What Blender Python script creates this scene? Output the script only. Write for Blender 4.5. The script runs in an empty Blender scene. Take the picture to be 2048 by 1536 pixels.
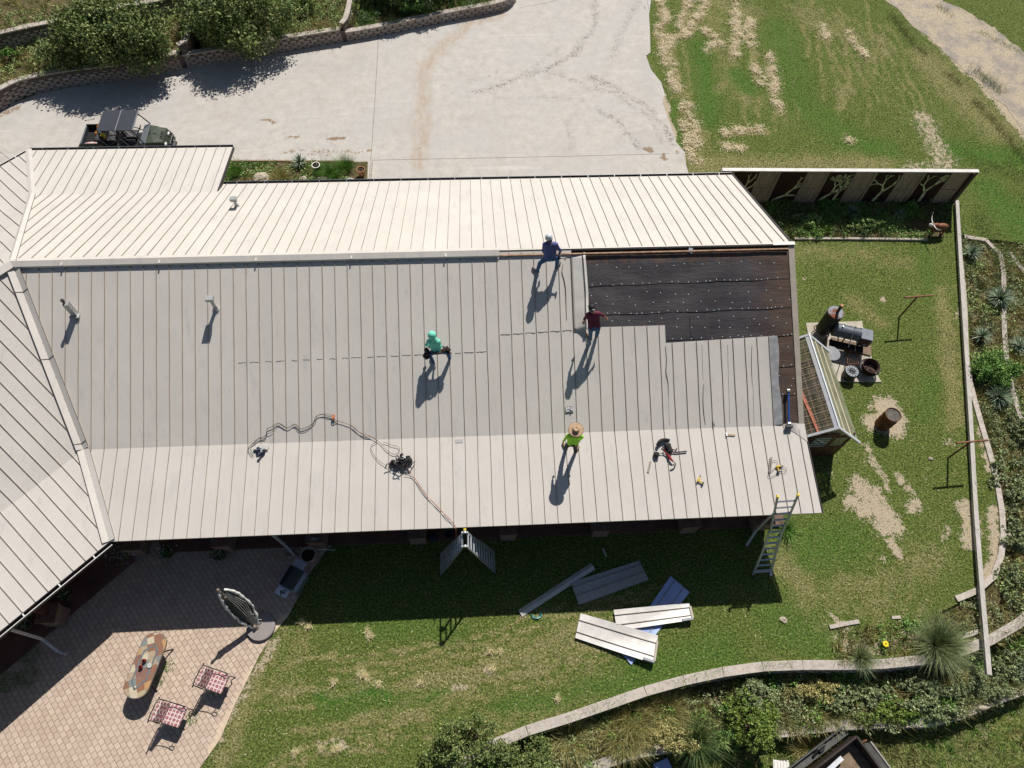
import bpy, math, random
import numpy as np
from mathutils import Vector, Matrix, geometry
rad = math.radians
S = bpy.context.scene
# ---------------------------------------------------------------- camera
CAMH = 24.2
F = 1420.0
def _unit(v):
    v = np.array(v, float); return v / np.linalg.norm(v)
_down = _unit([-39, -787, -F])
_E = _unit([33476, 1098, -F]); _E = _unit(_E - _E.dot(_down) * _down)
_N = np.cross(-_down, _E)
ROT = np.array([_E, _N, -_down])          # camera axes in world
cam_d = bpy.data.cameras.new("Camera"); cam = bpy.data.objects.new("Camera", cam_d)
S.collection.objects.link(cam)
m = Matrix([list(r) + [0] for r in ROT.tolist()] + [[0, 0, 0, 1]])
m.translation = (0, 0, CAMH)
cam.matrix_world = m
cam_d.sensor_width = 36.0; cam_d.lens = 36.0 * F / 2048.0
cam_d.clip_start = 0.1; cam_d.clip_end = 6000
S.camera = cam
# ---------------------------------------------------------------- light
SUNV = Vector((0.30, 0.78, 1.0)).normalized()
SUN_EL = math.asin(SUNV.z); SUN_AZ = math.atan2(SUNV.x, SUNV.y)
W = bpy.data.worlds.new("World"); S.world = W; W.use_nodes = True
wn = W.node_tree; bg = wn.nodes["Background"]
sky = wn.nodes.new("ShaderNodeTexSky"); sky.sky_type = 'NISHITA'; sky.sun_disc = False
sky.sun_elevation = SUN_EL; sky.sun_rotation = SUN_AZ
wn.links.new(sky.outputs[0], bg.inputs[0]); bg.inputs[1].default_value = 0.05
sd = bpy.data.lights.new("Sun", 'SUN'); so = bpy.data.objects.new("Sun", sd); S.collection.objects.link(so)
sd.energy = 5.0; sd.angle = rad(0.5); sd.color = (1.0, 0.95, 0.885)
so.rotation_euler = SUNV.to_track_quat('Z', 'Y').to_euler(); so.location = (10, 25, 40)
S.view_settings.view_transform = 'Standard'; S.view_settings.look = 'None'
S.view_settings.gamma = 1.0; S.view_settings.exposure = 0.0; S.view_settings.use_curve_mapping = False

random.seed(7); rng = np.random.default_rng(7)
# ---------------------------------------------------------------- pixel -> place on a world plane
def ray(px, py): return ROT @ np.array([px - 1024, -(py - 768), -F])
def G(px, py, z=0.0):
    r = ray(px, py); t = (z - CAMH) / r[2]; return Vector((r[0] * t, r[1] * t, z))
RY, RZ, TU, TP = 15.10, 5.87, 0.4748, 0.1763     # ridge, pitches
BY = 9.67; BZ = RZ - (RY - BY) * TU              # bend on the south side
EY = 6.82; EZ = BZ - (BY - EY) * TP
NEY = 21.33; NEZ = RZ - (NEY - RY) * TU
def roof_z(y):
    if y > RY: return RZ - (y - RY) * TU
    if y > BY: return RZ - (RY - y) * TU
    return BZ - (BY - y) * TP
def _pl(px, py, y0, z0, s, h):                   # plane z = z0 + s*(y-y0) + h
    r = ray(px, py); t = (z0 - s * y0 + h - CAMH) / (r[2] - s * r[1])
    return Vector((r[0] * t, r[1] * t, CAMH + r[2] * t))
def RS(px, py, h=0.0): return _pl(px, py, RY, RZ, TU, h)
def RP(px, py, h=0.0): return _pl(px, py, BY, BZ, TP, h)
def RN(px, py, h=0.0): return _pl(px, py, RY, RZ, -TU, h)
# ---------------------------------------------------------------- objects
def link(o):
    S.collection.objects.link(o); return o
def tag(o, label=None, cat=None, group=None, kind=None):
    if label: o['label'] = label
    if cat: o['category'] = cat
    if group: o['group'] = group
    if kind: o['kind'] = kind
    return o
def thing(name, label, cat, loc=(0, 0, 0), group=None):
    o = link(bpy.data.objects.new(name, None)); o.location = loc; o.empty_display_size = 0.2
    return tag(o, label, cat, group)
class M:
    def __init__(s): s.v = []; s.f = []; s.m = []
    def add(s, vs, fs, mi=0):
        b = len(s.v); s.v += [tuple(v) for v in vs]
        for f in fs: s.f.append(tuple(i + b for i in f)); s.m.append(mi)
        return s
    def hexa(s, p, mi=0):        # 8 points: bottom 4 ccw, top 4 ccw
        return s.add(p, [(3, 2, 1, 0), (4, 5, 6, 7), (0, 1, 5, 4), (1, 2, 6, 5), (2, 3, 7, 6), (3, 0, 4, 7)], mi)
    def box(s, c, d, rz=0.0, mi=0, R=None):
        hx, hy, hz = d[0] / 2, d[1] / 2, d[2] / 2
        R = R or Matrix.Rotation(rz, 3, 'Z'); c = Vector(c)
        P = [(-hx, -hy, -hz), (hx, -hy, -hz), (hx, hy, -hz), (-hx, hy, -hz), (-hx, -hy, hz), (hx, -hy, hz), (hx, hy, hz), (-hx, hy, hz)]
        return s.hexa([c + R @ Vector(q) for q in P], mi)
    def beam(s, p, q, w, h, up=(0, 0, 1), mi=0):
        p = Vector(p); q = Vector(q); d = (q - p).normalized(); up = Vector(up)
        x = d.cross(up)
        if x.length < 1e-4: x = d.cross(Vector((1, 0, 0)))
        x.normalize(); z = x.cross(d)
        x *= w / 2; z *= h / 2
        return s.hexa([p - x - z, p + x - z, q + x - z, q - x - z, p - x + z, p + x + z, q + x + z, q - x + z], mi)
    def prism(s, poly, z0, z1, mi=0):
        n = len(poly); a = 0
        for i in range(n):
            x0, y0 = poly[i][0], poly[i][1]; x1, y1 = poly[(i + 1) % n][0], poly[(i + 1) % n][1]; a += x0 * y1 - x1 * y0
        if a < 0: poly = poly[::-1]
        vs = [(p[0], p[1], z0) for p in poly] + [(p[0], p[1], z1) for p in poly]
        return s.add(vs, [tuple(range(n - 1, -1, -1)), tuple(range(n, 2 * n))] + [(i, (i + 1) % n, n + (i + 1) % n, n + i) for i in range(n)], mi)
    def slab(s, poly, t, mi=0):   # 3-d polygon thickened downward
        n = len(poly); vs = [tuple(p) for p in poly] + [(p[0], p[1], p[2] - t) for p in poly]
        return s.add(vs, [tuple(range(n)), tuple(range(2 * n - 1, n - 1, -1))] + [((i + 1) % n, i, n + i, n + (i + 1) % n) for i in range(n)], mi)
    def tube(s, pts, r, n=8, mi=0, cap=True):
        pts = [Vector(p) for p in pts]; k = len(pts); b = len(s.v)
        rr = r if isinstance(r, (list, tuple)) else [r] * k
        up = None
        for i, p in enumerate(pts):
            d = (pts[min(i + 1, k - 1)] - pts[max(i - 1, 0)])
            if d.length < 1e-7: d = Vector((0, 0, 1))
            d.normalize()
            if up is None:
                up = d.orthogonal().normalized()
            up = (up - d * up.dot(d))
            if up.length < 1e-5: up = d.orthogonal()
            up.normalize(); sd_ = d.cross(up)
            for j in range(n):
                a = 2 * math.pi * j / n; s.v.append(tuple(p + (up * math.cos(a) + sd_ * math.sin(a)) * rr[i]))
        for i in range(k - 1):
            for j in range(n):
                s.f.append((b + i * n + j, b + i * n + (j + 1) % n, b + (i + 1) * n + (j + 1) % n, b + (i + 1) * n + j)); s.m.append(mi)
        if cap:
            s.f.append(tuple(b + j for j in range(n - 1, -1, -1))); s.m.append(mi)
            s.f.append(tuple(b + (k - 1) * n + j for j in range(n))); s.m.append(mi)
        return s
    def cyl(s, p, q, r, r2=None, n=24, mi=0): return s.tube([p, q], [r, r if r2 is None else r2], n, mi)
    def lathe(s, c, prof, n=24, mi=0, ax=(0, 0, 1)):   # prof [(r,z)]
        c = Vector(c); Q = Vector((0, 0, 1)).rotation_difference(Vector(ax)).to_matrix(); b = len(s.v)
        for r, z in prof:
            for j in range(n):
                a = 2 * math.pi * j / n; s.v.append(tuple(c + Q @ Vector((r * math.cos(a), r * math.sin(a), z))))
        for i in range(len(prof) - 1):
            for j in range(n):
                s.f.append((b + i * n + j, b + i * n + (j + 1) % n, b + (i + 1) * n + (j + 1) % n, b + (i + 1) * n + j)); s.m.append(mi)
        return s
    def ell(s, c, r, n=12, k=8, mi=0, R=None, jit=0.0):
        c = Vector(c); R = R or Matrix.Identity(3); b = len(s.v)
        if not isinstance(r, (tuple, list)): r = (r, r, r)
        for i in range(k + 1):
            t = math.pi * i / k
            for j in range(n):
                a = 2 * math.pi * j / n; q = 1 + random.uniform(-jit, jit)
                s.v.append(tuple(c + R @ Vector((r[0] * math.sin(t) * math.cos(a) * q, r[1] * math.sin(t) * math.sin(a) * q, r[2] * math.cos(t) * q))))
        for i in range(k):
            for j in range(n):
                s.f.append((b + (i + 1) * n + j, b + (i + 1) * n + (j + 1) % n, b + i * n + (j + 1) % n, b + i * n + j)); s.m.append(mi)
        return s
    def build(s, name, mats, parent=None, smooth=False, bevel=0.0):
        me = bpy.data.meshes.new(name)
        off = Vector(parent_origin(parent)) if parent else Vector((0, 0, 0))
        me.from_pydata([(v[0] - off[0], v[1] - off[1], v[2] - off[2]) for v in s.v], [], s.f)
        if not isinstance(mats, (list, tuple)): mats = [mats]
        for mm in mats: me.materials.append(mm)
        me.polygons.foreach_set('material_index', np.array(s.m, dtype=np.int32))
        if smooth: me.polygons.foreach_set('use_smooth', np.ones(len(s.f), dtype=bool))
        me.update(); me.validate()
        o = link(bpy.data.objects.new(name, me))
        if parent: o.parent = parent
        if bevel:
            b = o.modifiers.new('bevel', 'BEVEL'); b.width = bevel; b.segments = 2; b.limit_method = 'ANGLE'; b.angle_limit = rad(40)
        return o
def parent_origin(p):
    v = Vector((0, 0, 0))
    while p is not None: v += p.location; p = p.parent
    return v
def solo(mesh, name, mats, label, cat, loc, group=None, smooth=False, kind=None, bevel=0.0):
    """a thing that is one mesh, its origin at loc"""
    l = Vector(loc); mesh.v = [(v[0] - l[0], v[1] - l[1], v[2] - l[2]) for v in mesh.v]
    o = mesh.build(name, mats, None, smooth, bevel); o.location = l
    return tag(o, label, cat, group, kind)
def struct(o): o['kind'] = 'structure'; return o
def smoothpath(pts, k=4):
    pts = [Vector(p) for p in pts]; out = []
    for i in range(len(pts) - 1):
        p0 = pts[max(i - 1, 0)]; p1 = pts[i]; p2 = pts[i + 1]; p3 = pts[min(i + 2, len(pts) - 1)]
        for j in range(k):
            t = j / k
            out.append(0.5 * ((2 * p1) + (p2 - p0) * t + (2 * p0 - 5 * p1 + 4 * p2 - p3) * t * t + (3 * p1 - p0 - 3 * p2 + p3) * t ** 3))
    out.append(pts[-1]); return out
# ---------------------------------------------------------------- materials
MATS = {}
def lin(c): return tuple((x / 12.92 if x <= 0.04045 else ((x + 0.055) / 1.055) ** 2.4) for x in c)
class NT:
    def __init__(s, name):
        s.mat = bpy.data.materials.new(name); s.mat.use_nodes = True; s.t = s.mat.node_tree
        s.b = s.t.nodes['Principled BSDF']; s.pos = s.n('ShaderNodeNewGeometry').outputs['Position']
    def n(s, ty, **k):
        nd = s.t.nodes.new(ty)
        for a, b in k.items(): setattr(nd, a, b)
        return nd
    def l(s, a, b): s.t.links.new(a, b)
    def inp(s, nd, i, v):
        if v is None: return
        if hasattr(v, 'is_output') or isinstance(v, bpy.types.NodeSocket): s.l(v, nd.inputs[i])
        else: nd.inputs[i].default_value = v
    def noise(s, scale, detail=4, vec=None, rough=0.55, dist=0.0):
        nd = s.n('ShaderNodeTexNoise'); nd.inputs['Scale'].default_value = scale; nd.inputs['Detail'].default_value = detail
        nd.inputs['Roughness'].default_value = rough; nd.inputs['Distortion'].default_value = dist
        s.l(vec or s.pos, nd.inputs['Vector']); return nd.outputs['Fac']
    def ramp(s, f, stops, const=False):
        nd = s.n('ShaderNodeValToRGB'); s.l(f, nd.inputs[0]); e = nd.color_ramp.elements
        if const: nd.color_ramp.interpolation = 'CONSTANT'
        while len(e) < len(stops): e.new(0.5)
        for i, (p, c) in enumerate(stops):
            e[i].position = p; e[i].color = (c, c, c, 1) if isinstance(c, (int, float)) else (c[0], c[1], c[2], 1)
        return nd.outputs[0]
    def mix(s, f, a, b, mode='MIX'):
        nd = s.n('ShaderNodeMixRGB', blend_type=mode); s.inp(nd, 0, f)
        for i, v in ((1, a), (2, b)):
            if isinstance(v, (tuple, list)): v = (v[0], v[1], v[2], 1)
            s.inp(nd, i, v)
        return nd.outputs[0]
    def math(s, op, a, b=None, clamp=False):
        nd = s.n('ShaderNodeMath', operation=op, use_clamp=clamp); s.inp(nd, 0, a); s.inp(nd, 1, b); return nd.outputs[0]
    def attr(s, name):
        nd = s.n('ShaderNodeAttribute'); nd.attribute_name = name; return nd.outputs['Fac']
    def mapping(s, rot=(0, 0, 0), scale=(1, 1, 1), loc=(0, 0, 0), vec=None):
        nd = s.n('ShaderNodeMapping'); nd.inputs['Rotation'].default_value = rot; nd.inputs['Scale'].default_value = scale
        nd.inputs['Location'].default_value = loc; s.l(vec or s.pos, nd.inputs['Vector']); return nd.outputs[0]
    def obj(s): return s.n('ShaderNodeTexCoord').outputs['Object']
    def bump(s, h, st=0.5, dist=0.02):
        nd = s.n('ShaderNodeBump'); nd.inputs['Strength'].default_value = st; nd.inputs['Distance'].default_value = dist
        s.l(h, nd.inputs['Height']); s.l(nd.outputs[0], s.b.inputs['Normal']); return nd
    def col(s, c):
        if isinstance(c, (tuple, list)): s.b.inputs['Base Color'].default_value = (c[0], c[1], c[2], 1)
        else: s.l(c, s.b.inputs['Base Color'])
    def set(s, rough=0.6, metal=0.0, spec=0.5):
        s.inp(s.b, 'Roughness', rough); s.b.inputs['Metallic'].default_value = metal; s.b.inputs['Specular IOR Level'].default_value = spec
        return s.mat
def simple(name, c, rough=0.6, metal=0.0, var=0.12, scale=6.0, spec=0.4, bump=0.0, bscale=60.0):
    if name in MATS: return MATS[name]
    t = NT(name); o = t.obj(); f = t.noise(scale, 5, o)
    lo = tuple(x * (1 - var) for x in c); hi = tuple(min(1, x * (1 + var)) for x in c)
    t.col(t.ramp(f, [(0.3, lo), (0.7, hi)]))
    if bump: t.bump(t.noise(bscale, 3, o), bump, 0.01)
    MATS[name] = t.set(rough, metal, spec); return MATS[name]
# ---------------------------------------------------------------- ground attributes (real wear, dry grass, bare soil)
_lat = np.random.default_rng(99).uniform(-1, 1, (2, 4, 128, 128))
def vnoise(P, s, k):
    q = P / s + 37.3 * (k + 1); i = np.floor(q).astype(int); f = q - i; f = f * f * (3 - 2 * f); a, b = i[:, 0] % 128, i[:, 1] % 128; a1, b1 = (a + 1) % 128, (b + 1) % 128
    L = _lat[:, k]; return ((L[:, a, b] * (1 - f[:, 0]) + L[:, a1, b] * f[:, 0]) * (1 - f[:, 1]) + (L[:, a, b1] * (1 - f[:, 0]) + L[:, a1, b1] * f[:, 0]) * f[:, 1]).T
def seg_field(P, lines):
    P = P + vnoise(P, 1.1, 0) * .12 + vnoise(P, .42, 1) * .10 + vnoise(P, .17, 2) * .07
    """P (n,2); lines [(pts, radius, strength)] -> max of soft falloffs"""
    out = np.zeros(len(P))
    for pts, r, st in lines:
        pts = [np.array(p[:2]) for p in pts]
        if len(pts) == 1: pts = pts * 2
        for a, b in zip(pts[:-1], pts[1:]):
            d = b - a; L = max(d.dot(d), 1e-9); t = np.clip(((P - a) @ d) / L, 0, 1)
            q = np.linalg.norm(P - (a + t[:, None] * d), axis=1)
            out = np.maximum(out, st * np.clip(1.25 - q / r, 0, 1) / 1.0)
    return np.clip(out, 0, 1)
def g2(*pp, z=0): return [G(x, y, z)[:2] for x, y in pp]
STRAW = [
    (g2((1322, -40), (1326, 30), (1322, 75), (1335, 110)), .30, .9), (g2((1340, 120), (1350, 170), (1365, 190)), .28, .8),
    (g2((1388, -30), (1372, 30), (1362, 50), (1366, 66)), .26, .95), (g2((1425, -30), (1408, 20), (1378, 62), (1352, 74)), .28, .9),
    (g2((1476, -60), (1470, 30), (1474, 70), (1468, 118)), .30, 1), (g2((1405, 55), (1440, 90), (1412, 104)), .25, .8),
    (g2((1500, 40), (1505, 120), (1518, 170)), .25, .8), (g2((1538, 105), (1548, 150), (1556, 225)), .22, .8),
    (g2((1375, 205), (1385, 260), (1392, 320)), .38, .75), (g2((1452, 268), (1480, 262), (1528, 262)), .26, .95), (g2((1445, 288), (1490, 292)), .24, .9),
    (g2((1360, 240), (1380, 300)), .25, .8), (g2((1420, 185), (1450, 170)), .3, .6), (g2((1340, 70), (1330, 130)), .25, .8),
    (g2((1640, 50), (1655, 85)), .25, .7), (g2((1700, 60), (1720, 100), (1740, 120)), .28, .7), (g2((1760, 75), (1770, 110)), .35, .6), (g2((1690, 170), (1680, 215)), .28, .6), (g2((1693, 270), (1700, 283)), .22, .9),
    (g2((1400, 330), (1600, 335), (1760, 325)), .9, .55), (g2((1330, -40), (1500, 30)), 1.4, .35), (g2((1365, 190), (1395, 330)), .9, .4),
    (g2((1600, 20), (1720, 80)), 1.0, .35), (g2((1850, 120), (2000, 260)), 1.3, .5),
    (g2((1420, 0), (1440, 100), (1500, 200)), .9, .3),
    # lower lawn: mowing arcs
    (g2((560, 1395), (640, 1385), (760, 1381), (850, 1368), (930, 1340), (1010, 1312)), .15, .75),
    (g2((850, 1362), (960, 1330), (1060, 1290), (1180, 1250)), .16, .6), (g2((700, 1430), (820, 1405), (900, 1370), (1020, 1350), (1150, 1320)), .16, .6),
    (g2((760, 1456), (850, 1420), (930, 1380)), .13, .7), (g2((900, 1500), (1000, 1440), (1120, 1400), (1230, 1360)), .45, .35),
    (g2((980, 1310), (1100, 1300), (1200, 1290)), .5, .35), (g2((620, 1462), (760, 1460)), .15, .4), (g2((540, 1290), (500, 1400), (440, 1530)), .35, .5),
    (g2((560, 1270), (600, 1290), (540, 1400)), .5, .25), (g2((1590, 1080), (1560, 1130), (1620, 1180)), .5, .5), (g2((820, 1330), (1000, 1390), (1150, 1380)), 1.0, .18),
    (g2((1600, 1200), (1750, 1180), (1860, 1120)), .9, .3), (g2((1640, 1250), (1700, 1290)), .5, .5),
    (g2((1880, 580), (1900, 700), (1910, 850)), .5, .45), (g2((1600, 500), (1800, 520)), .8, .25), (g2((1700, 600), (1760, 640)), .5, .3),
]
BARE = [
    (g2((1770, 815), (1790, 855), (1755, 845)), .60, 1), (g2((1738, 893), (1745, 925), (1775, 960), (1785, 985)), .2, .6), (g2((1720, 975), (1750, 995), (1735, 1020)), .60, .72),
    (g2((1700, 1000), (1770, 1030), (1790, 1060), (1760, 1045)), .42, .8), (g2((1785, 1085), (1800, 1110)), .22, .9), (g2((1800, 950), (1830, 985)), .24, .7),
    (g2((1825, 1020), (1835, 1010)), .28, .7), (g2((1930, 1010), (1945, 1060), (1940, 1080)), .42, .8), (g2((1890, 880), (1905, 885)), .2, .7), (g2((1897, 1060), (1890, 1080)), .2, .6),
    (g2((1985, 1020), (1990, 1120), (1960, 1170)), .28, .8), (g2((1955, 800), (1965, 860), (1980, 940)), .2, .8), (g2((1920, 480), (1935, 520)), .2, .7),
    (g2((1766, 598),), .2, .8), (g2((1612, 500),), .2, .7), (g2((1610, 560),), .15, .6), (g2((1813, 575),), .15, .5), (g2((1930, 600), (1920, 650)), .25, .5),
    (g2((1845, 235), (1865, 280), (1890, 325)), .9, .55), (g2((1850, 60), (1920, 120), (2000, 200), (2080, 300)), .55, .9), (g2((1880, 330), (1820, 335)), .6, .5),
    (g2((1600, 1010),), .1, .3), (g2((690, 1500), (670, 1490)), .2, .6), (g2((655, 1495), (640, 1500)), .15, .5),
    (g2((820, 1272), (830, 1262)), .14, .5), (g2((730, 1350), (720, 1362)), .16, .5), (g2((666, 1365),), .12, .5), (g2((975, 1335), (985, 1345)), .16, .6),
    (g2((1670, 1240), (1700, 1260)), .25, .6), (g2((1110, 1398),), .12, .5), (g2((1140, 1350),), .1, .4), (g2((905, 1376), (930, 1380)), .15, .6),
    (g2((545, 1275), (520, 1330), (480, 1400), (420, 1500)), .22, .6),
    (g2((1310, 180), (1330, 210), (1345, 290)), .25, .8),
]
BARE = [(p, r * 1.12, s) for p, r, s in BARE]
rs_ = random.Random(3)
for k in range(10):      # fine rows of cut grass left by the mower, south lawn then north-east field
    base = [(440 + k * 6, 1470), (560, 1425), (660, 1402), (800, 1388), (950, 1348), (1100, 1298), (1230, 1262), (1330, 1240)]; dy = (k - 4) * 27
    i0 = rs_.randint(0, 3); i1 = rs_.randint(i0 + 2, 7); STRAW.append((g2(*[(x, y + dy * (.6 + .4 * (1 - x / 1400))) for x, y in base[i0:i1 + 1]]), .075, rs_.uniform(.5, .8)))
for k in range(16):
    x = 1325 + k * 27; y0 = rs_.randint(-40, 120); STRAW.append((g2((x + y0 * .12, y0), (x + 12 + y0 * .1, y0 + 60), (x + 26 + y0 * .1, y0 + rs_.randint(110, 200))), .12, rs_.uniform(.25, .55)))
for k in range(9):
    x = 1600 + k * 22; STRAW.append((g2((x, 10 + k * 5), (x + 60, 100 + k * 6), (x + 110, 190 + k * 8)), .12, rs_.uniform(.25, .5)))
for k in range(7): STRAW.append((g2((1560 + k * 45, 1080 + k * 4), (1620 + k * 40, 1180), (1600 + k * 38, 1260)), .10, .35))
BARE += [(g2(*[(x + rs_.uniform(-30, 30), y + rs_.uniform(-30, 30))]), rs_.uniform(.1, .25), rs_.uniform(.5, .8)) for x, y in [(1745, 960), (1790, 1000), (1700, 1040), (1820, 1090), (1760, 900), (1890, 900), (1930, 1000), (1900, 1100), (1780, 1130), (1750, 1010), (1690, 940), (1850, 960)]]
BARE += [(g2((1690, 1285), (1750, 1290), (1840, 1265)), .45, .55), (g2((1930, 1270), (1960, 1250)), .3, .8)]
LUSH = [
    (g2((640, 1395), (700, 1392), (770, 1388)), .22, 1), (g2((860, 1398), (900, 1380)), .2, .7), (g2((640, 1410), (880, 1400)), .3, .4),
    (g2((1250, 1370), (1300, 1340), (1450, 1310)), .8, .6), (g2((1000, 1420), (1300, 1350)), .3, .6), (g2((1400, 90), (1410, 160), (1420, 240)), .7, .9), (g2((1480, 150), (1500, 180)), .6, .9), (g2((1345, 200), (1360, 300)), .22, .8),
    (g2((1560, 60), (1600, 200), (1700, 280)), 1.1, .6), (g2((1900, 300), (2048, 320)), .8, .9), (g2((1980, 380), (2048, 460)), 1.0, .8), (g2((1730, 290), (1770, 300)), .7, .8),
    (g2((1600, 1100), (1700, 1080)), .9, .6), (g2((1560, 1240), (1700, 1300)), .9, .5), (g2((720, 1250), (900, 1260)), .5, .4), (g2((1860, 760), (1840, 830)), .4, .4),
    (g2((1830, 420), (1860, 600)), .4, .3), (g2((620, 60), (1000, 20)), .1, 0),
]
def in_poly(P, poly):
    x, y = P[:, 0], P[:, 1]; ins = np.zeros(len(P), bool); n = len(poly)
    for i in range(n):
        x0, y0 = poly[i][:2]; x1, y1 = poly[(i + 1) % n][:2]
        if y0 == y1: continue
        c = ((y0 > y) != (y1 > y)) & (x < (x1 - x0) * (y - y0) / (y1 - y0) + x0); ins ^= c
    return ins
def sheet(name, poly, z, spacing, mat, fields=None, view_only=True, relief=0.0, skirt=0.0):
    """ground sheet: constrained triangulation of an outline with interior points, vertex attributes"""
    poly = [Vector(p[:2]) for p in poly]; out = []
    for i, p in enumerate(poly):
        q = poly[(i + 1) % len(poly)]; k = max(1, min(400, int((q - p).length / max(spacing * 2, .3))))
        for j in range(k): out.append(p.lerp(q, j / k))
    A = np.array([tuple(p) for p in out]); x0, y0 = np.maximum(A.min(0), [-30, -6]); x1, y1 = np.minimum(A.max(0), [34, 44])
    gx, gy = np.meshgrid(np.arange(x0, x1, spacing), np.arange(y0, y1, spacing)); P = np.stack([gx.ravel(), gy.ravel()], 1)
    P += rng.uniform(-.25, .25, P.shape) * spacing; P = P[in_poly(P, out)]
    verts = out + [Vector(p) for p in P.tolist()]; n = len(out)
    r = geometry.delaunay_2d_cdt(verts, [(i, (i + 1) % n) for i in range(n)], [], 1, 1e-5)
    V = np.array([tuple(v) for v in r[0]]); fs = [tuple(f) for f in r[2]]
    zz = np.full(len(V), z)
    if relief:
        ins = np.ones(len(V)); zz = zz + relief * (np.sin(V[:, 0] * 1.3 + V[:, 1] * .7) * .5 + np.sin(V[:, 0] * .5 - V[:, 1] * 1.1)) * .5
    me = bpy.data.meshes.new(name); vs = np.column_stack([V, zz]).tolist()
    if skirt:
        # side walls so the sheet reads as a solid terrace
        from collections import Counter
        c = Counter()
        for f in fs:
            for i in range(3): c[tuple(sorted((f[i], f[(i + 1) % 3])))] += 1
        b = len(vs); vs += [(v[0], v[1], v[2] - skirt) for v in vs]
        fs = fs + [(e[0], e[1], e[1] + b, e[0] + b) for e, k in c.items() if k == 1]
    me.from_pydata(vs, [], fs); me.materials.append(mat)
    if fields:
        for k, lines in fields.items():
            a = me.attributes.new(k, 'FLOAT', 'POINT'); d = seg_field(V, lines)
            if skirt: d = np.concatenate([d, d])
            a.data.foreach_set('value', d.astype(np.float32))
    me.update(); o = link(bpy.data.objects.new(name, me)); return struct(o)

def lawn_nodes(t, dark=1.0):
    st = t.attr('straw'); ba = t.attr('bare'); lu = t.attr('lush')
    f1 = t.noise(1.1, 5); f2 = t.noise(4.5, 6, rough=.75); f3 = t.noise(15.0, 5, rough=.9)
    green = t.ramp(f3, [(0.36, (.012, .022, .004)), (0.46, (.07, .105, .022)), (0.54, (.17, .225, .05)), (0.61, (.32, .39, .10)), (.70, (.55, .52, .24))])
    dry = t.ramp(f3, [(0.36, (.035, .035, .01)), (0.46, (.17, .17, .055)), (0.56, (.42, .38, .17)), (0.66, (.78, .68, .42))])
    k = t.math('ADD', t.math('MULTIPLY', f2, 1.75), t.math('MULTIPLY', f1, 0.85))
    k = t.math('ADD', k, t.math('MULTIPLY', st, 1.15)); k = t.math('SUBTRACT', k, t.math('MULTIPLY', lu, .45))
    k = t.ramp(t.math('SUBTRACT', k, 1.30), [(0.05, 0.0), (0.62, 1.0)])
    c = t.mix(k, green, dry)
    lush = t.ramp(f3, [(.33, (.012, .05, .008)), (.48, (.06, .17, .022)), (.6, (.12, .27, .04)), (.75, (.25, .38, .09))])
    c = t.mix(t.math('MULTIPLY', lu, t.ramp(f2, [(.35, .2), (.6, 1.0)])), c, lush)
    soil = t.ramp(t.noise(30, 5, rough=.8), [(.3, (.28, .21, .12)), (.45, (.52, .42, .28)), (.6, (.74, .64, .48))])
    kb = t.ramp(t.math('ADD', ba, t.math('MULTIPLY', t.math('SUBTRACT', t.math('ADD', t.math('MULTIPLY', f2, .55), t.math('MULTIPLY', f3, .45)), .5), 3.4)), [(.46, 0.0), (.60, 1.0)])
    kb = t.math('MULTIPLY', kb, t.ramp(ba, [(.0, 0.0), (.2, 1.0)]))
    return t.mix(kb, c, soil), f3, f2
def make_lawn_mat():
    t = NT('lawn_turf'); c, f3, f2 = lawn_nodes(t); t.col(c)
    t.bump(t.math('ADD', f3, t.math('MULTIPLY', f2, .6)), 1.0, .07); return t.set(.9, 0, .15)
LAWN = make_lawn_mat()
def make_blade_mat():
    t = NT('grass_blades'); st = t.attr('straw')
    r = t.n('ShaderNodeNewGeometry').outputs['Random Per Island']; r = t.math('ADD', t.math('MULTIPLY', r, .5), t.math('MULTIPLY', t.math('SUBTRACT', t.math('MULTIPLY', t.noise(11, 4, rough=.9), 3.2), 1.1), .6))
    g = t.ramp(r, [(0.1, (.015, .035, .005)), (.38, (.105, .16, .024)), (.66, (.27, .34, .075)), (.95, (.60, .60, .24))])
    d = t.ramp(r, [(0.05, (.14, .13, .05)), (.45, (.44, .38, .19)), (.9, (.80, .70, .45))])
    t.col(t.mix(st, g, d)); t.b.inputs['Transmission Weight'].default_value = 0
    return t.set(.75, 0, .2)
BLADE = make_blade_mat()
def make_bed_mat():
    t = NT('bed_soil'); f = t.noise(3, 6, rough=.7); f3 = t.noise(30, 4, rough=.8)
    a = t.ramp(f3, [(.3, (.035, .035, .012)), (.5, (.10, .10, .035)), (.7, (.26, .22, .10))])
    b = t.ramp(f3, [(.3, (.08, .06, .03)), (.5, (.22, .17, .09)), (.7, (.42, .34, .21))])
    t.col(t.mix(t.ramp(f, [(.38, 0.), (.62, 1.)]), a, b)); t.bump(f3, 1, .08); return t.set(.95, 0, .1)
BEDSOIL = make_bed_mat()
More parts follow.
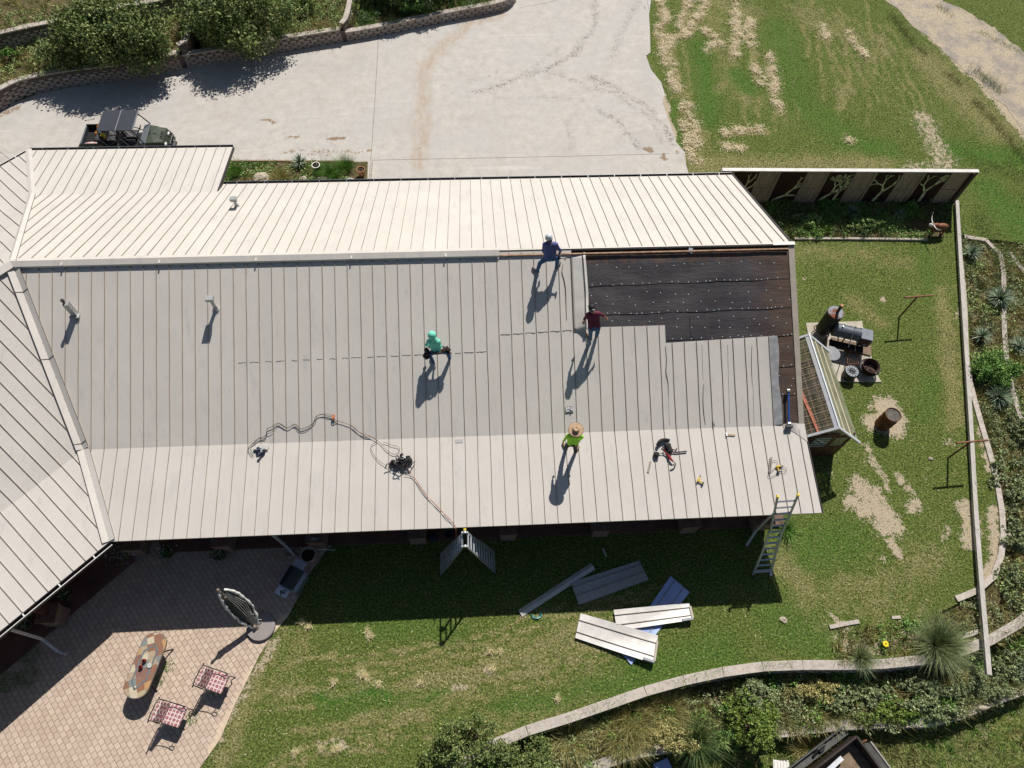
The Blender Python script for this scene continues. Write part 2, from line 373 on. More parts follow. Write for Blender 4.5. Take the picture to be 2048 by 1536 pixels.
def make_concrete_drive():
    t = NT('driveway_concrete')
    big = t.noise(.35, 4, rough=.6); mid = t.noise(2.2, 6, rough=.7); fine = t.noise(38, 5, rough=.8)
    c = t.ramp(mid, [(.25, (.44, .41, .37)), (.5, (.55, .515, .465)), (.75, (.64, .60, .545))])
    c = t.mix(t.ramp(big, [(.4, 0.), (.65, .55)]), c, (.49, .485, .475))
    c = t.mix(t.math('MULTIPLY', t.attr('rust'), t.ramp(t.noise(1.7, 7, t.mapping(scale=(2.2, .7, 1)), rough=.75), [(.40, .25), (.58, 1.)])), c, (.43, .33, .235))
    c = t.mix(t.math('MULTIPLY', t.attr('wear'), .6), c, (.42, .41, .38))
    k = t.math('MULTIPLY', t.attr('tyre'), t.ramp(t.noise(7, 5, rough=.95), [(.49, 0.), (.56, 1.)]))
    c = t.mix(k, c, (.075, .055, .04))
    mud = t.ramp(t.math('ADD', t.attr('mud'), t.math('MULTIPLY', t.math('SUBTRACT', t.noise(8, 5, rough=.8), .5), 2.)), [(.5, 0.), (.62, 1.)])
    c = t.mix(t.math('MULTIPLY', mud, t.ramp(t.attr('mud'), [(0, 0.), (.15, 1.)])), c, (.27, .19, .12))
    c = t.mix(t.ramp(t.noise(.55, 8, rough=.8, dist=.6), [(.5, 0.), (.62, .4)]), c, (.44, .40, .35))
    c = t.mix(t.ramp(t.noise(10, 3), [(.69, 0.), (.72, .7)]), c, (.2, .17, .13))
    c = t.mix(t.ramp(fine, [(.35, .25), (.6, 0.)]), c, (.25, .23, .2))
    # thin curved scuffs
    w = t.n('ShaderNodeTexNoise'); w.inputs['Scale'].default_value = .8; w.inputs['Detail'].default_value = 3; t.l(t.mapping(rot=(0, 0, .5), scale=(.25, 3, 1)), w.inputs['Vector'])
    c = t.mix(t.ramp(w.outputs['Fac'], [(.62, 0.), (.72, .35)]), c, (.66, .64, .6))
    t.col(c); t.bump(fine, .25, .01); return t.set(.85, 0, .25)
DRIVE = make_concrete_drive()
def make_paver():
    t = NT('brick_pavers'); mp = t.mapping(rot=(0, 0, rad(52)))
    b = t.n('ShaderNodeTexBrick'); t.l(mp, b.inputs['Vector']); b.offset = .5
    for i, v in (('Scale', 1.0), ('Mortar Size', .008), ('Mortar Smooth', .3), ('Bias', 0.0), ('Brick Width', .205), ('Row Height', .155)): b.inputs[i].default_value = v
    b.inputs['Color1'].default_value = (.50, .385, .305, 1); b.inputs['Color2'].default_value = (.62, .50, .39, 1); b.inputs['Mortar'].default_value = (.20, .16, .125, 1)
    c = t.mix(t.math('MULTIPLY', t.ramp(t.noise(1.2, 5), [(.35, 0.), (.7, .8)]), 1.0), b.outputs['Color'], (.56, .45, .38), 'MIX')
    c = t.mix(.45, b.outputs['Color'], c)
    c = t.mix(t.ramp(t.noise(40, 4), [(.3, .3), (.6, 0.)]), c, (.2, .15, .11))
    sand = t.ramp(t.math('ADD', t.attr('sand'), t.math('SUBTRACT', t.noise(5, 5, rough=.7), .5)), [(.4, 0.), (.6, 1.)])
    c = t.mix(t.math('MULTIPLY', sand, t.ramp(t.attr('sand'), [(0, 0.), (.2, 1.)])), c, (.62, .50, .36))
    t.col(c)
    h = t.math('SUBTRACT', t.math('MULTIPLY', t.noise(30, 3), .3), b.outputs['Fac'])
    t.bump(h, .7, .015); return t.set(.85, 0, .2)
PAVER = make_paver()
def make_path():
    t = NT('path_gravel'); f = t.noise(.9, 6, rough=.75); f3 = t.noise(11, 7, rough=.95)
    c = t.ramp(f3, [(.32, (.17, .13, .08)), (.44, (.47, .39, .27)), (.56, (.64, .55, .41)), (.68, (.92, .88, .80))])
    c = t.mix(t.ramp(f, [(.45, 0.), (.6, .8)]), c, (.34, .31, .29))
    t.col(c); t.bump(f3, 1, .06); return t.set(.95, 0, .1)
PATHM = make_path()
# ---------------------------------------------------------------- terrain
def R2(pp, z=0): return [G(x, y, z)[:2] for x, y in pp]
# lowest ground, reaching the horizon
gm = M(); n = 48
gm.v = [(0, 0, -1.35)] + [(3000 * math.cos(2 * math.pi * i / n), 3000 * math.sin(2 * math.pi * i / n), -1.35) for i in range(n)]
gm.f = [(0, 1 + i, 1 + (i + 1) % n) for i in range(n)]; gm.m = [0] * n
t = NT('far_grass'); t.col(t.ramp(t.noise(.05, 8, rough=.7), [(.3, (.07, .10, .03)), (.7, (.26, .24, .12))])); FAR = t.set(.95, 0, .1)
struct(gm.build('ground', FAR))
FL = dict(straw=STRAW, bare=BARE, lush=LUSH)
# outlines of the walls in the picture plane of the lawn
W_IN = [(1905, 476), (1918, 520), (1936, 600), (1940, 700), (1946, 770), (1962, 830), (1985, 910), (2003, 980), (2012, 1040), (2012, 1090), (1998, 1145), (1965, 1183), (1920, 1205), (1880, 1225)]
W_MID = [(2075, 1225), (2048, 1248), (2010, 1282), (1950, 1308), (1890, 1325), (1800, 1334), (1700, 1337), (1620, 1336), (1540, 1343), (1450, 1352), (1380, 1371), (1300, 1393), (1200, 1428), (1100, 1462), (1040, 1480), (960, 1518), (900, 1560)]
W_LOW = [(2100, 1360), (2048, 1388), (1980, 1412), (1930, 1436), (1870, 1450), (1760, 1452), (1660, 1460), (1540, 1473)]
W_LOW2 = [(1380, 1498), (1300, 1505), (1200, 1536), (1120, 1570)]
lawn_poly = R2([(960, 1520), (1040, 1480), (1100, 1462), (1200, 1428), (1300, 1393), (1380, 1371), (1450, 1352), (1540, 1343), (1620, 1336), (1700, 1337), (1800, 1334), (1880, 1322), (1880, 1225), (1920, 1205), (1965, 1183), (1998, 1145), (2012, 1090), (2012, 1040), (2003, 980), (1985, 910), (1962, 830), (1946, 770), (1940, 700), (1936, 600), (1918, 520), (1908, 478), (1925, 470)])
lawn_poly += [(24.2, 19.8), (27.5, 18.8), (60, 14), (90, 90), (-90, 90), (-90, -8), (-4, -8), (-2.2, -1.5)]
sheet('lawn', lawn_poly, 0.0, .13, LAWN, FL, skirt=1.3)
# planting bed east of the lawn wall, one step down
bed_e = R2([(1880, 1225), (1920, 1205), (1965, 1183), (1998, 1145), (2012, 1090), (2012, 1040), (2003, 980), (1985, 910), (1962, 830), (1946, 770), (1940, 700), (1936, 600), (1918, 520), (1908, 478), (1925, 470)]) + [(24.2, 19.8), (27.5, 18.8), (60, 14), (60, 6)] + R2([(2300, 1060), (2075, 1225), (2048, 1248), (2010, 1282), (1950, 1308), (1890, 1325), (1880, 1322)])
FB = dict(straw=STRAW, bare=BARE, lush=LUSH)
sheet('bed_ground', bed_e, -.12, .35, BEDSOIL, skirt=1.2)
bed_m = R2([(900, 1560), (960, 1518), (1040, 1480), (1100, 1462), (1200, 1428), (1300, 1393), (1380, 1371), (1450, 1352), (1540, 1343), (1620, 1336), (1700, 1337), (1800, 1334), (1890, 1325), (1950, 1308), (2010, 1282), (2048, 1248), (2300, 1060)]) + [(60, 6), (60, -1)] + R2([(2100, 1360), (2048, 1388), (1980, 1412), (1930, 1436), (1870, 1450), (1760, 1452), (1660, 1460), (1540, 1473), (1460, 1487), (1380, 1498), (1300, 1505), (1200, 1536), (1120, 1570)]) + [(1.4, -6), (-4, -8), (-2.2, -1.5)]
sheet('terrace_ground', bed_m, -.62, .35, BEDSOIL, skirt=1.2)
low = R2([(1120, 1570), (1200, 1536), (1300, 1505), (1380, 1498), (1460, 1487), (1540, 1473), (1660, 1460), (1760, 1452), (1870, 1450), (1930, 1436), (1980, 1412), (2048, 1388), (2100, 1360)]) + [(60, -1), (60, -40), (1.4, -40), (1.4, -6)]
o = sheet('lower_lawn', low, -1.12, .3, LAWN, dict(straw=[([(0, -10), (60, 0)], 30, .15)], bare=[(g2((1990, 1440), (2010, 1460)), .4, .5)], lush=[([(0, 0)], .1, 0)]), skirt=.4)
# driveway
drive_poly = R2([(0, 224), (32, 205), (82, 186), (140, 175), (256, 160), (375, 136), (512, 114), (600, 99), (694, 84), (768, 71), (887, 46), (1000, 24), (1030, 8), (1036, -10), (1030, -60)]) + [(2.6, 46), (10.5, 46)]
edge = [(1300, -40), (1302, 0), (1298, 30), (1300, 70), (1301, 105), (1292, 112), (1302, 140), (1322, 165), (1330, 190), (1325, 205), (1335, 235), (1345, 262), (1352, 285), (1370, 305), (1372, 330), (1378, 350), (1378, 380)]
drive_poly += R2(edge) + [(9.9, 18.5), (-22, 15.0), (-40, 8), (-60, 20), (-45, 36)] + R2([(-200, 290), (-60, 245)])
DF = dict(
    rust=[(g2((1000, 30), (940, 48), (900, 80), (865, 110), (845, 145), (842, 200), (850, 260), (838, 330)), .42, .8), (g2((830, 250), (830, 290)), .4, .45), (g2((700, 100), (640, 170)), 1.5, .18), (g2((560, 190), (460, 220)), 1.2, .15)],
    tyre=[(g2((1190, -20), (1188, 50), (1150, 105), (1100, 140), (1040, 155), (990, 175), (940, 185)), .16, .9), (g2((1180, 155), (1230, 175), (1290, 210), (1330, 260), (1345, 290)), .15, .9), (g2((1090, 145), (1180, 170), (1240, 190), (1300, 245), (1325, 290)), .13, .7),
          (g2((1200, 215), (1240, 250), (1265, 280), (1275, 297)), .13, .8), (g2((1135, 235), (1140, 260), (1148, 295)), .14, .6), (g2((1275, -10), (1250, 50), (1220, 115)), .22, .5), (g2((1000, 200), (1100, 195), (1170, 202)), .12, .5), (g2((640, 270), (700, 268)), .1, .3), (g2((1050, 150), (1120, 95)), .08, .6), (g2((940, 165), (1040, 120)), .06, .5)],
    mud=[(g2((575, 277), (595, 278)), .18, .9), (g2((665, 278), (690, 275)), .2, .9), (g2((560, 305), (640, 303), (720, 308)), .28, .55), (g2((610, 312), (740, 300)), .25, .5), (g2((840, 299),), .16, 1.), (g2((520, 245), (545, 243)), .16, .8), (g2((1195, 168),), .14, 1.1), (g2((1290, 302), (1303, 303)), .2, 1.1), (g2((1328, 310), (1330, 318)), .18, 1.1), (g2((1355, 305),), .25, .8), (g2((1300, 115), (1312, 140), (1320, 155)), .25, 1.), (g2((1335, 195), (1352, 210)), .3, .9), (g2((1285, 12),), .2, .7), (g2((514, 203), (530, 200)), .12, .7), (g2((716, 170),), .12, .6), (g2((540, 246),), .12, .7), (g2((230, 290), (380, 285)), .2, .4), (g2((740, 300),), .22, .9), (g2((5, 228), (40, 215)), .3, .7)],
    wear=[(g2((720, 90), (725, 130)), .35, .6), (g2((1285, 100), (1290, 150), (1300, 195)), .35, .6), (g2((780, 335), (770, 360)), .3, .5), (g2((450, 130), (600, 110)), 1.0, .3), (g2((20, 240), (60, 215)), .5, .4)])
sheet('driveway', drive_poly, .02, .17, DRIVE, DF)
# expansion joints: narrow recessed-looking timber strips let into the slab
t = NT('joint_filler'); t.col(t.ramp(t.noise(5, 5), [(.35, (.09, .075, .055)), (.65, (.28, .25, .2))])); JM = t.set(.9)
jm = M()
def strip(mesh, pts, w, z, mi=0):
    for a, b in zip(pts[:-1], pts[1:]):
        a = Vector(a[:2]); b = Vector(b[:2]); d = (b - a).normalized(); q = Vector((-d.y, d.x)) * w / 2
        mesh.add([(a - q).to_3d() + Vector((0, 0, z)), (b - q).to_3d() + Vector((0, 0, z)), (b + q).to_3d() + Vector((0, 0, z)), (a + q).to_3d() + Vector((0, 0, z))], [(0, 1, 2, 3)], mi)
strip(jm, R2([(757, 72), (754, 130), (750, 200), (744, 290), (740, 340), (738, 370)]), .022, .0245)
strip(jm, R2([(742, 321), (1000, 316), (1180, 312), (1340, 308)]), .018, .0245)
strip(jm, R2([(1037, 17), (1100, 5), (1180, -20)]), .015, .0245); strip(jm, R2([(0, 304), (60, 350)]), .02, .0245)
strip(jm, R2([(1290, -20), (1297, 18)]), .014, .0245)
struct(jm.build('driveway_joint', JM))
# patio
patio_poly = R2([(400, 1536), (440, 1480), (470, 1410), (500, 1350), (520, 1310), (545, 1270), (575, 1235), (600, 1190), (618, 1150), (640, 1120), (655, 1098)]) + [(-5.1, 7.3), (-5.1, 8.6), (-14, 8.6), (-26, -2), (-20, -10), (-12.5, -6)]
sheet('patio', patio_poly, .03, .2, PAVER, dict(sand=[(g2((580, 1235), (550, 1275), (525, 1320), (500, 1370), (470, 1430), (430, 1500)), .32, .95)]))
# dirt path, north-east
pp = [(1640, -120), (1745, -30), (1790, 20), (1850, 70), (1900, 115), (1960, 165), (2010, 215), (2048, 262), (2200, 420)]
pq = [(2300, 260), (2120, 140), (2048, 104), (1995, 62), (1960, 38), (1900, 8), (1850, -30), (1760, -120)]
def wob(pts, a): return [(x + random.uniform(-a, a), y + random.uniform(-a, a)) for x, y in pts]
def dens(pts, k=5):
    o = []
    for (a, b), (c, d) in zip(pts[:-1], pts[1:]):
        for i in range(k): o.append((a + (c - a) * i / k, b + (d - b) * i / k))
    return o + [pts[-1]]
sheet('dirt_path', R2(wob(dens(pp), 4) + wob(dens(pq), 4)), .012, .3, PATHM)
# ---------------------------------------------------------------- house materials
def make_roof_metal():
    t = NT('roof_metal'); o = t.pos
    big = t.noise(.6, 5, rough=.6); fine = t.noise(14, 6, rough=.75)
    c = t.ramp(big, [(.3, (.59, .553, .503)), (.7, (.645, .607, .555))])
    # each pan has aged a little differently
    sep = t.n('ShaderNodeSeparateXYZ'); t.l(o, sep.inputs[0])
    k = t.math('FLOOR', t.math('DIVIDE', t.math('ADD', sep.outputs[0], .538), .406))
    wn_ = t.n('ShaderNodeTexWhiteNoise', noise_dimensions='1D'); t.l(k, wn_.inputs['W'])
    c = t.mix(t.math('MULTIPLY', wn_.outputs['Value'], .14), c, (.50, .47, .43))
    c = t.mix(t.ramp(fine, [(.55, 0.), (.75, .35)]), c, (.50, .47, .43))
    sm = t.noise(1.4, 6, t.mapping(scale=(2.2, .45, 1)), rough=.8)
    c = t.mix(t.ramp(sm, [(.54, 0.), (.70, .6)]), c, (.46, .44, .42))
    c = t.mix(t.ramp(t.noise(46, 2), [(.68, 0.), (.73, .7)]), c, (.75, .74, .72))
    st2 = t.noise(1.0, 7, t.mapping(scale=(9, .5, 1)), rough=.85)
    c = t.mix(t.ramp(st2, [(.62, 0.), (.75, .3)]), c, (.42, .40, .38))
    c = t.mix(t.ramp(t.noise(2.6, 8, rough=.9, dist=1.2), [(.60, 0.), (.68, .4)]), c, (.74, .72, .68))
    c = t.mix(t.ramp(t.noise(19, 2), [(.73, 0.), (.76, .6)]), c, (.2, .18, .15))
    t.col(c)
    oil = t.noise(.8, 3, t.mapping(scale=(2.0, .9, 1)))
    t.bump(t.math('ADD', oil, t.math('MULTIPLY', fine, .05)), .45, .03)
    return t.set(t.ramp(fine, [(.3, .50), (.7, .62)]), 0.0, .35)
METAL = make_roof_metal()
CREAM = simple('cream_flashing', (.64, .60, .55), .45, var=.07, scale=2)
TAN = simple('rake_tan', (.40, .35, .29), .6, var=.12, scale=3)
SEAMDK = simple('dark_marking', (.10, .085, .07), .8)  # plain dark brown for the valley lines and the beam's screw marks
RIB = simple('rib_metal', (.32, .28, .235), .55, var=.2, scale=1.5)
LAPM = simple('lap_edge', (.23, .215, .2), .7, var=.4, scale=8)
DARKG = simple('gutter_dark', (.045, .042, .045), .5); WHITEP = simple('white_paint', (.74, .73, .70), .4, var=.05)
REDBR = simple('red_brown_paint', (.085, .032, .024), .6, var=.25, scale=3)
WALLM = simple('stucco_wall', (.30, .24, .18), .9, var=.15, scale=2, bump=.4)
STONE = None
def make_stone():
    t = NT('stone_veneer'); o = t.obj(); v = t.n('ShaderNodeTexVoronoi'); v.inputs['Scale'].default_value = 4.5; t.l(t.mapping(scale=(1, 1, 2.2), vec=o), v.inputs['Vector'])
    c = t.mix(.55, v.outputs['Color'], (.33, .24, .17), 'MIX'); c = t.mix(.75, c, (.22, .12, .08)); c = t.mix(t.ramp(v.outputs['Distance'], [(.0, 0.), (.6, .6)]), c, (.16, .12, .1))
    t.col(c); t.bump(v.outputs['Distance'], .6, .03); return t.set(.9)
STONE = make_stone()
def make_felt():
    t = NT('roofing_felt'); o = t.pos
    w = t.noise(1.2, 6, t.mapping(scale=(1.0, 4.0, 1.0)), rough=.6, dist=.5); w2 = t.noise(3.0, 5, t.mapping(scale=(.9, 5.0, 1)), dist=1.2)
    c = t.ramp(t.noise(.8, 5), [(.35, (.038, .034, .038)), (.7, (.066, .059, .064))])
    sep = t.n('ShaderNodeSeparateXYZ'); t.l(o, sep.inputs[0])
    # rusty water stains: below the ridge and along the east edge
    top = t.math('SUBTRACT', t.math('MULTIPLY', t.math('SUBTRACT', sep.outputs[1], 14.35), 1.5), 0.0)
    ss = t.noise(1.0, 5, t.mapping(scale=(5, .7, 1)), rough=.7)
    k = t.ramp(t.math('MULTIPLY', t.math('ADD', top, 0.0, ), ss), [(.25, 0.), (.6, .9)])
    east = t.math('MULTIPLY', t.math('SUBTRACT', sep.outputs[0], 8.6), .42)
    k2 = t.ramp(t.math('ADD', east, t.math('MULTIPLY', t.math('SUBTRACT', t.noise(1.7, 6, rough=.7), .5), 1.2)), [(.15, 0.), (.75, .85)])
    c = t.mix(k, c, (.20, .10, .05)); c = t.mix(k2, c, (.105, .062, .042))
    # faint old seam lines every pan
    fr = t.math('FRACT', t.math('DIVIDE', t.math('ADD', sep.outputs[0], .538), .406)); ln = t.math('LESS_THAN', fr, .05)
    c = t.mix(t.math('MULTIPLY', ln, t.ramp(t.noise(1.5, 4), [(.4, 0.), (.7, .55)])), c, (.13, .085, .045))
    t.col(c); t.bump(t.math('ADD', w, w2), .4, .03); return t.set(.6, 0, .35)
FELT = make_felt()
WOODP = simple('plank_wood', (.21, .15, .10), .85, var=.35, scale=4, bump=.3)
# ---------------------------------------------------------------- house
house = thing('house', 'long house with pale standing seam metal roof, partly stripped to black felt', 'house', (0, 11, 0))
PITCH = .406; PH = -.538
JX, JY = -14.79, RY
SQ = math.sqrt(.5)
def main_pt(a, b, z): return Vector((a, b, z))
def roofseg(mesh, poly, ztop, ribs, t=.05, ribh=.032, ribw=.016):
    """poly: plan outline, ztop(x,y); ribs: list of plan segments"""
    mesh.slab([(p[0], p[1], ztop(p[0], p[1])) for p in poly], t, 0)
    for a, b in ribs:
        A = Vector((a[0], a[1], ztop(*a))); B = Vector((b[0], b[1], ztop(*b)))
        n = max(2, int((B - A).length / .5)); pts = []
        L = []
        for i in range(n + 1):
            p = A.lerp(B, i / n)
            off = math.sin(i * 1.7 + a[0] * 9) * .004 if 0 < i < n else 0
            L.append(p + Vector((off, 0, 0)))
        for p, q in zip(L[:-1], L[1:]):
            d = (q - p).normalized(); s_ = d.cross(Vector((0, 0, 1))).normalized() * ribw / 2; u = s_.cross(d).normalized() * ribh
            mesh.add([p - s_, p + s_, q + s_, q - s_, p - s_ * .8 + u, p + s_ * .8 + u, q + s_ * .8 + u, q - s_ * .8 + u], [(4, 5, 6, 7), (0, 1, 5, 4), (1, 2, 6, 5), (2, 3, 7, 6), (3, 0, 4, 7)], 1)
def mit(y): return JX + (RY - y) * .4142          # valley/hip line in plan, main side
kx = lambda k: PH + k * PITCH
zS = lambda x, y: RZ - (RY - y) * TU
zP = lambda x, y: BZ - (BY - y) * TP
zN = lambda x, y: RZ - (y - RY) * TU
XE = 10.62
LOOSE_X = 3.42
# upper south slope
us = M(); ribs = []
yA, yB = 12.77, 12.24
poly = [(mit(RY), RY), (3.14, RY), (3.14, yA), (6.15, yA), (6.15, yB), (9.79, yB + .12), (9.79, BY), (mit(BY), BY)]
us_poly = poly
for k in range(-40, 40):
    x = kx(k)
    if x < mit(BY) + .02 or x > 9.7: continue
    ymax = RY - .02
    if x < mit(RY) + 5 and x < JX + (RY - BY) * .4142:   # cut by the valley
        ymax = RY
    # valley: metal exists where x > mit(y) -> y > RY-(x-JX)/.4142
    ylo = max(BY, RY - (x - JX) / .4142) if x < mit(BY) else BY
    if x > 3.1: ymax = yA if x < 6.1 else yB + .12 * (x - 6.15) / 3.64
    ribs.append(((x, ylo), (x, ymax)))
for k in range(-40, 0):
    x = kx(k)
    if JX < x < mit(BY): ribs.append(((x, RY - (x - JX) / .4142 + .0), (x, RY)))
# ribs left of mit(BY) run from ridge down to the valley line
ribs = [((x0, y0), (x1, y1)) for (x0, y0), (x1, y1) in ribs if y1 - y0 > .1]
seen = {}; 
for r in ribs: seen[round(r[0][0], 3)] = r
roofseg(us, poly, zS, list(seen.values()))
for x0, x1, y0, y1 in ((-8.2, .2, 12.02, 12.14), (.3, 3.42, 12.62, 12.72)):   # horizontal laps
    k0 = math.ceil((x0 - PH) / PITCH); x = kx(k0)
    while x < x1 - PITCH + .1:
        y = y0 + (y1 - y0) * (x - x0) / (x1 - x0); pts = []
        L = PITCH - .04; st = .04 + (random.random() * .15 if x < -.8 else 0)
        for j in range(7): 
            xx = x + st + (L - st) * j / 6; pts.append((xx, y + random.uniform(-.010, .010), zS(0, y) + .008))
        us.tube(pts, .005 if x < -.8 else .008, 4, 2); x += PITCH
us.build('upper_roof', [METAL, RIB, LAPM], house)
# porch roof, south
pr = M(); ribs = []
poly = [(mit(BY), BY), (10.6, BY), (10.68, EY), (mit(EY), EY)]
for k in range(-40, 40):
    x = kx(k)
    if x < mit(BY) + .02: continue
    if x > 10.55: continue
    ymin = EY
    if x < mit(EY): ymin = RY - (x - JX) / .4142
    if BY - ymin > .05: ribs.append(((x, ymin), (x, BY)))
roofseg(pr, poly, zP, ribs)
o = pr.build('porch_roof', [METAL, RIB], house)
# north slope + north-west porch
BNY = 20.6; BNZ = RZ - (BNY - RY) * TU; ENY = 23.62; ENZ = BNZ - (ENY - BNY) * TP; NWX = -10.05
zNP = lambda x, y: BNZ - (y - BNY) * TP
nr = M(); ribs = []
hipx = lambda y: JX - (y - RY) * .4142
poly = [(hipx(RY), RY + .06), (XE, RY + .06), (10.7, NEY), (NWX, NEY), (NWX, BNY), (hipx(BNY), BNY)]
for k in range(-50, 40):
    x = kx(k)
    if x < hipx(BNY) or x > 10.55: continue
    y0 = RY + .06 if x > JX else RY + (JX - x) / .4142
    y1 = NEY if x > NWX else BNY
    if y1 - y0 > .1: ribs.append(((x, y0), (x, y1)))
roofseg(nr, poly, zN, ribs)
nr.build('north_roof', [METAL, RIB], house)
npf = M(); ribs = []
poly = [(hipx(BNY), BNY), (NWX, BNY), (NWX + .02, ENY), (hipx(ENY), ENY)]
for k in range(-60, 0):
    x = kx(k)
    if x < hipx(ENY) + .02 or x > NWX - .05: continue
    y0 = BNY if x > hipx(BNY) else RY + (JX - x) / .4142
    if ENY - y0 > .1: ribs.append(((x, y0), (x, ENY)))
roofseg(npf, poly, zNP, ribs)
npf.build('north_porch_roof', [METAL, RIB], house)
# west wing, turned 45 degrees: a along the ridge, b across
def wp(a, b, side): # side +1 = south-east slope, -1 = north-west
    return (JX - SQ * a + side * SQ * b, JY - SQ * a - side * SQ * b)
WL = 16.0
def wing(side, b0, b1, z0, tp, name):
    mm = M()
    q = .4142 if side > 0 else -.4142
    P = [wp(q * b0, b0, side), wp(WL, b0, side), wp(WL, b1, side), wp(q * b1, b1, side)]
    if side < 0: P = P[::-1]
    P = P[::-1] if side > 0 else P[::-1]
    def zf(x, y):
        b = ((x - JX) * SQ - (y - JY) * SQ) * side
        return z0 - (b - b0) * tp
    rb = []
    for k in range(-30, 45):
        a = .17 + k * PITCH
        if a > WL - .05: continue
        lo, hi = b0, b1
        if side > 0:
            if a < q * b0: continue
            hi = min(b1, a / q)
        else:
            if a < q * b1: continue
            if a < q * b0: lo = a / q
        if hi - lo > .08: rb.append((wp(a, lo, side), wp(a, hi, side)))
    a_ = 0
    for i in range(4):
        x0, y0 = P[i]; x1, y1 = P[(i + 1) % 4]; a_ += x0 * y1 - x1 * y0
    if a_ < 0: P = P[::-1]
    roofseg(mm, P, zf, rb); return mm.build(name, [METAL, RIB], house)
wing(1, 0.06, RY - BY, RZ - .03, TU, 'wing_roof'); wing(1, RY - BY, RY - EY, BZ, TP, 'wing_porch_roof')
wing(-1, 0.06, BNY - RY, RZ - .03, TU, 'wing_north_roof'); wing(-1, BNY - RY, ENY - RY, BNZ, TP, 'wing_north_porch_roof')
# valley flashing (south), hip cap (north), ridge caps
def bandstrip(mesh, line, w, lift, fold=.0, mi=0, t=.006):
    """line of 3-d points; strip of width w, folded about its middle"""
    for (p, q) in zip(line[:-1], line[1:]):
        d = (q - p); h = Vector((d.x, d.y, 0)).normalized(); s_ = Vector((h.y, -h.x, 0))
        for sg in (-1, 1):
            e = s_ * sg * w / 2; dz = Vector((0, 0, fold)); L = Vector((0, 0, lift))
            a, b, c, dd = p + L, q + L, q + e + dz + L, p + e + dz + L
            mesh.slab([a, b, c, dd] if sg > 0 else [a, dd, c, b], t, mi)
vf = M(); dz = .10
vl = [Vector((mit(RY), RY, RZ)), Vector((mit(BY), BY, BZ)), Vector((mit(EY), EY, EZ))]
bandstrip(vf, [vl[0], vl[1]], .36, .030, TU * .18 * .924 + .012); bandstrip(vf, [vl[1], vl[2]], .36, .030, TP * .18 * .924 + .012)
vf2 = M()
for p, q, f in ((vl[0], vl[1], TU), (vl[1], vl[2], TP)):
    d = (q - p); h = Vector((d.x, d.y, 0)).normalized(); s_ = Vector((h.y, -h.x, 0))
    for sg in (-1, 1):
        o_ = s_ * sg * .185 + Vector((0, 0, f * .17 + .04)); vf.beam(p + o_, q + o_, .009, .012, mi=1)
for tt in (.16, .52, .97):
    p = vl[0].lerp(vl[1], tt); h = Vector((.383, -.924, 0)); s_ = Vector((h.y, -h.x, 0))
    vf.beam(p - s_ * .2 + Vector((0, 0, .14)), p + Vector((0, 0, .045)), .012, .01, mi=1); vf.beam(p + s_ * .2 + Vector((0, 0, .14)), p + Vector((0, 0, .045)), .012, .01, mi=1)
vf.build('valley_flashing', [METAL, SEAMDK], house)
hc = M(); hl = [Vector((hipx(RY), RY, RZ)), Vector((hipx(BNY), BNY, BNZ)), Vector((hipx(ENY), ENY, ENZ))]
bandstrip(hc, [hl[0], hl[1]], .24, .12, -TU * .15 * .924 - .0); bandstrip(hc, [hl[1], hl[2]], .24, .075, -TP * .15 * .924)
hc.build('hip_cap', [METAL], house)
rc = M()
x0, x1 = JX - .0, .76
for sg, yy in ((1, .17), (-1, -.17)):
    a = Vector((x0, RY, RZ + .115)); b = Vector((x1, RY, RZ + .115)); e = Vector((0, yy, -.085))
    rc.slab([a, a + e, b + e, b] if sg < 0 else [a, b, b + e, a + e], .008)
    l = Vector((0, 0, -.07))
    rc.slab([a + e, a + e + l + Vector((0, .004 * sg, 0)), b + e + l + Vector((0, .004 * sg, 0)), b + e] if sg < 0 else [a + e, b + e, b + e + l + Vector((0, .004, 0)), a + e + l + Vector((0, .004, 0))], .004)
for i in range(5): 
    x = x0 + 1.6 + i * 3.05; rc.box((x, RY - .1, RZ + .078), (.05, .19, .006), mi=0)
def wv(a, b, side, z): p = wp(a, b, side); return Vector((p[0], p[1], z))
for side in (1, -1):
    a = wv(0, 0, side, RZ + .112); b = wv(WL, 0, side, RZ + .112); c = wv(WL, .20, side, RZ + .03); d = wv(side * .08, .20, side, RZ + .03)
    rc.slab([a, b, c, d] if side < 0 else [a, d, c, b], .008)
    c2 = c - Vector((0, 0, .06)); d2 = d - Vector((0, 0, .06)); rc.slab([d, c, c2, d2] if side < 0 else [d, d2, c2, c], .004)
rc.build('ridge_cap', [METAL], house)
# stripped part: felt over deck, battens, nails, open ridge
dk = M(); dk.slab([(2.9, RY - .1, zS(0, RY - .1) - .055), (2.9, BY - .0, BZ - .055), (10.50, BY, BZ - .055), (10.50, RY - .1, zS(0, RY - .1) - .055)], .02)
dk.build('roof_deck', [WOODP], house)
fe = M()
cols = 60; rows = 34
for i in range(cols + 1):
    for j in range(rows + 1):
        x = 3.0 + (10.47 - 3.0) * i / cols; y = RY - .12 - (RY - .12 - BY - .01) * j / rows
        fe.v.append((x, y, zS(x, y) - .038 + .006 * math.sin(y * 9 + math.sin(x * 1.3) * 2) + random.uniform(0, .004)))
for i in range(cols):
    for j in range(rows):
        a = i * (rows + 1) + j; fe.f.append((a, a + 1, a + rows + 2, a + rows + 1)); fe.m.append(0)
lap_ys = [14.05, 13.17, 12.33, 11.4, 10.55]
def lapy(y, x): return y + .012 * math.sin(x * 3.1 + y) + (x - 6.5) * .012
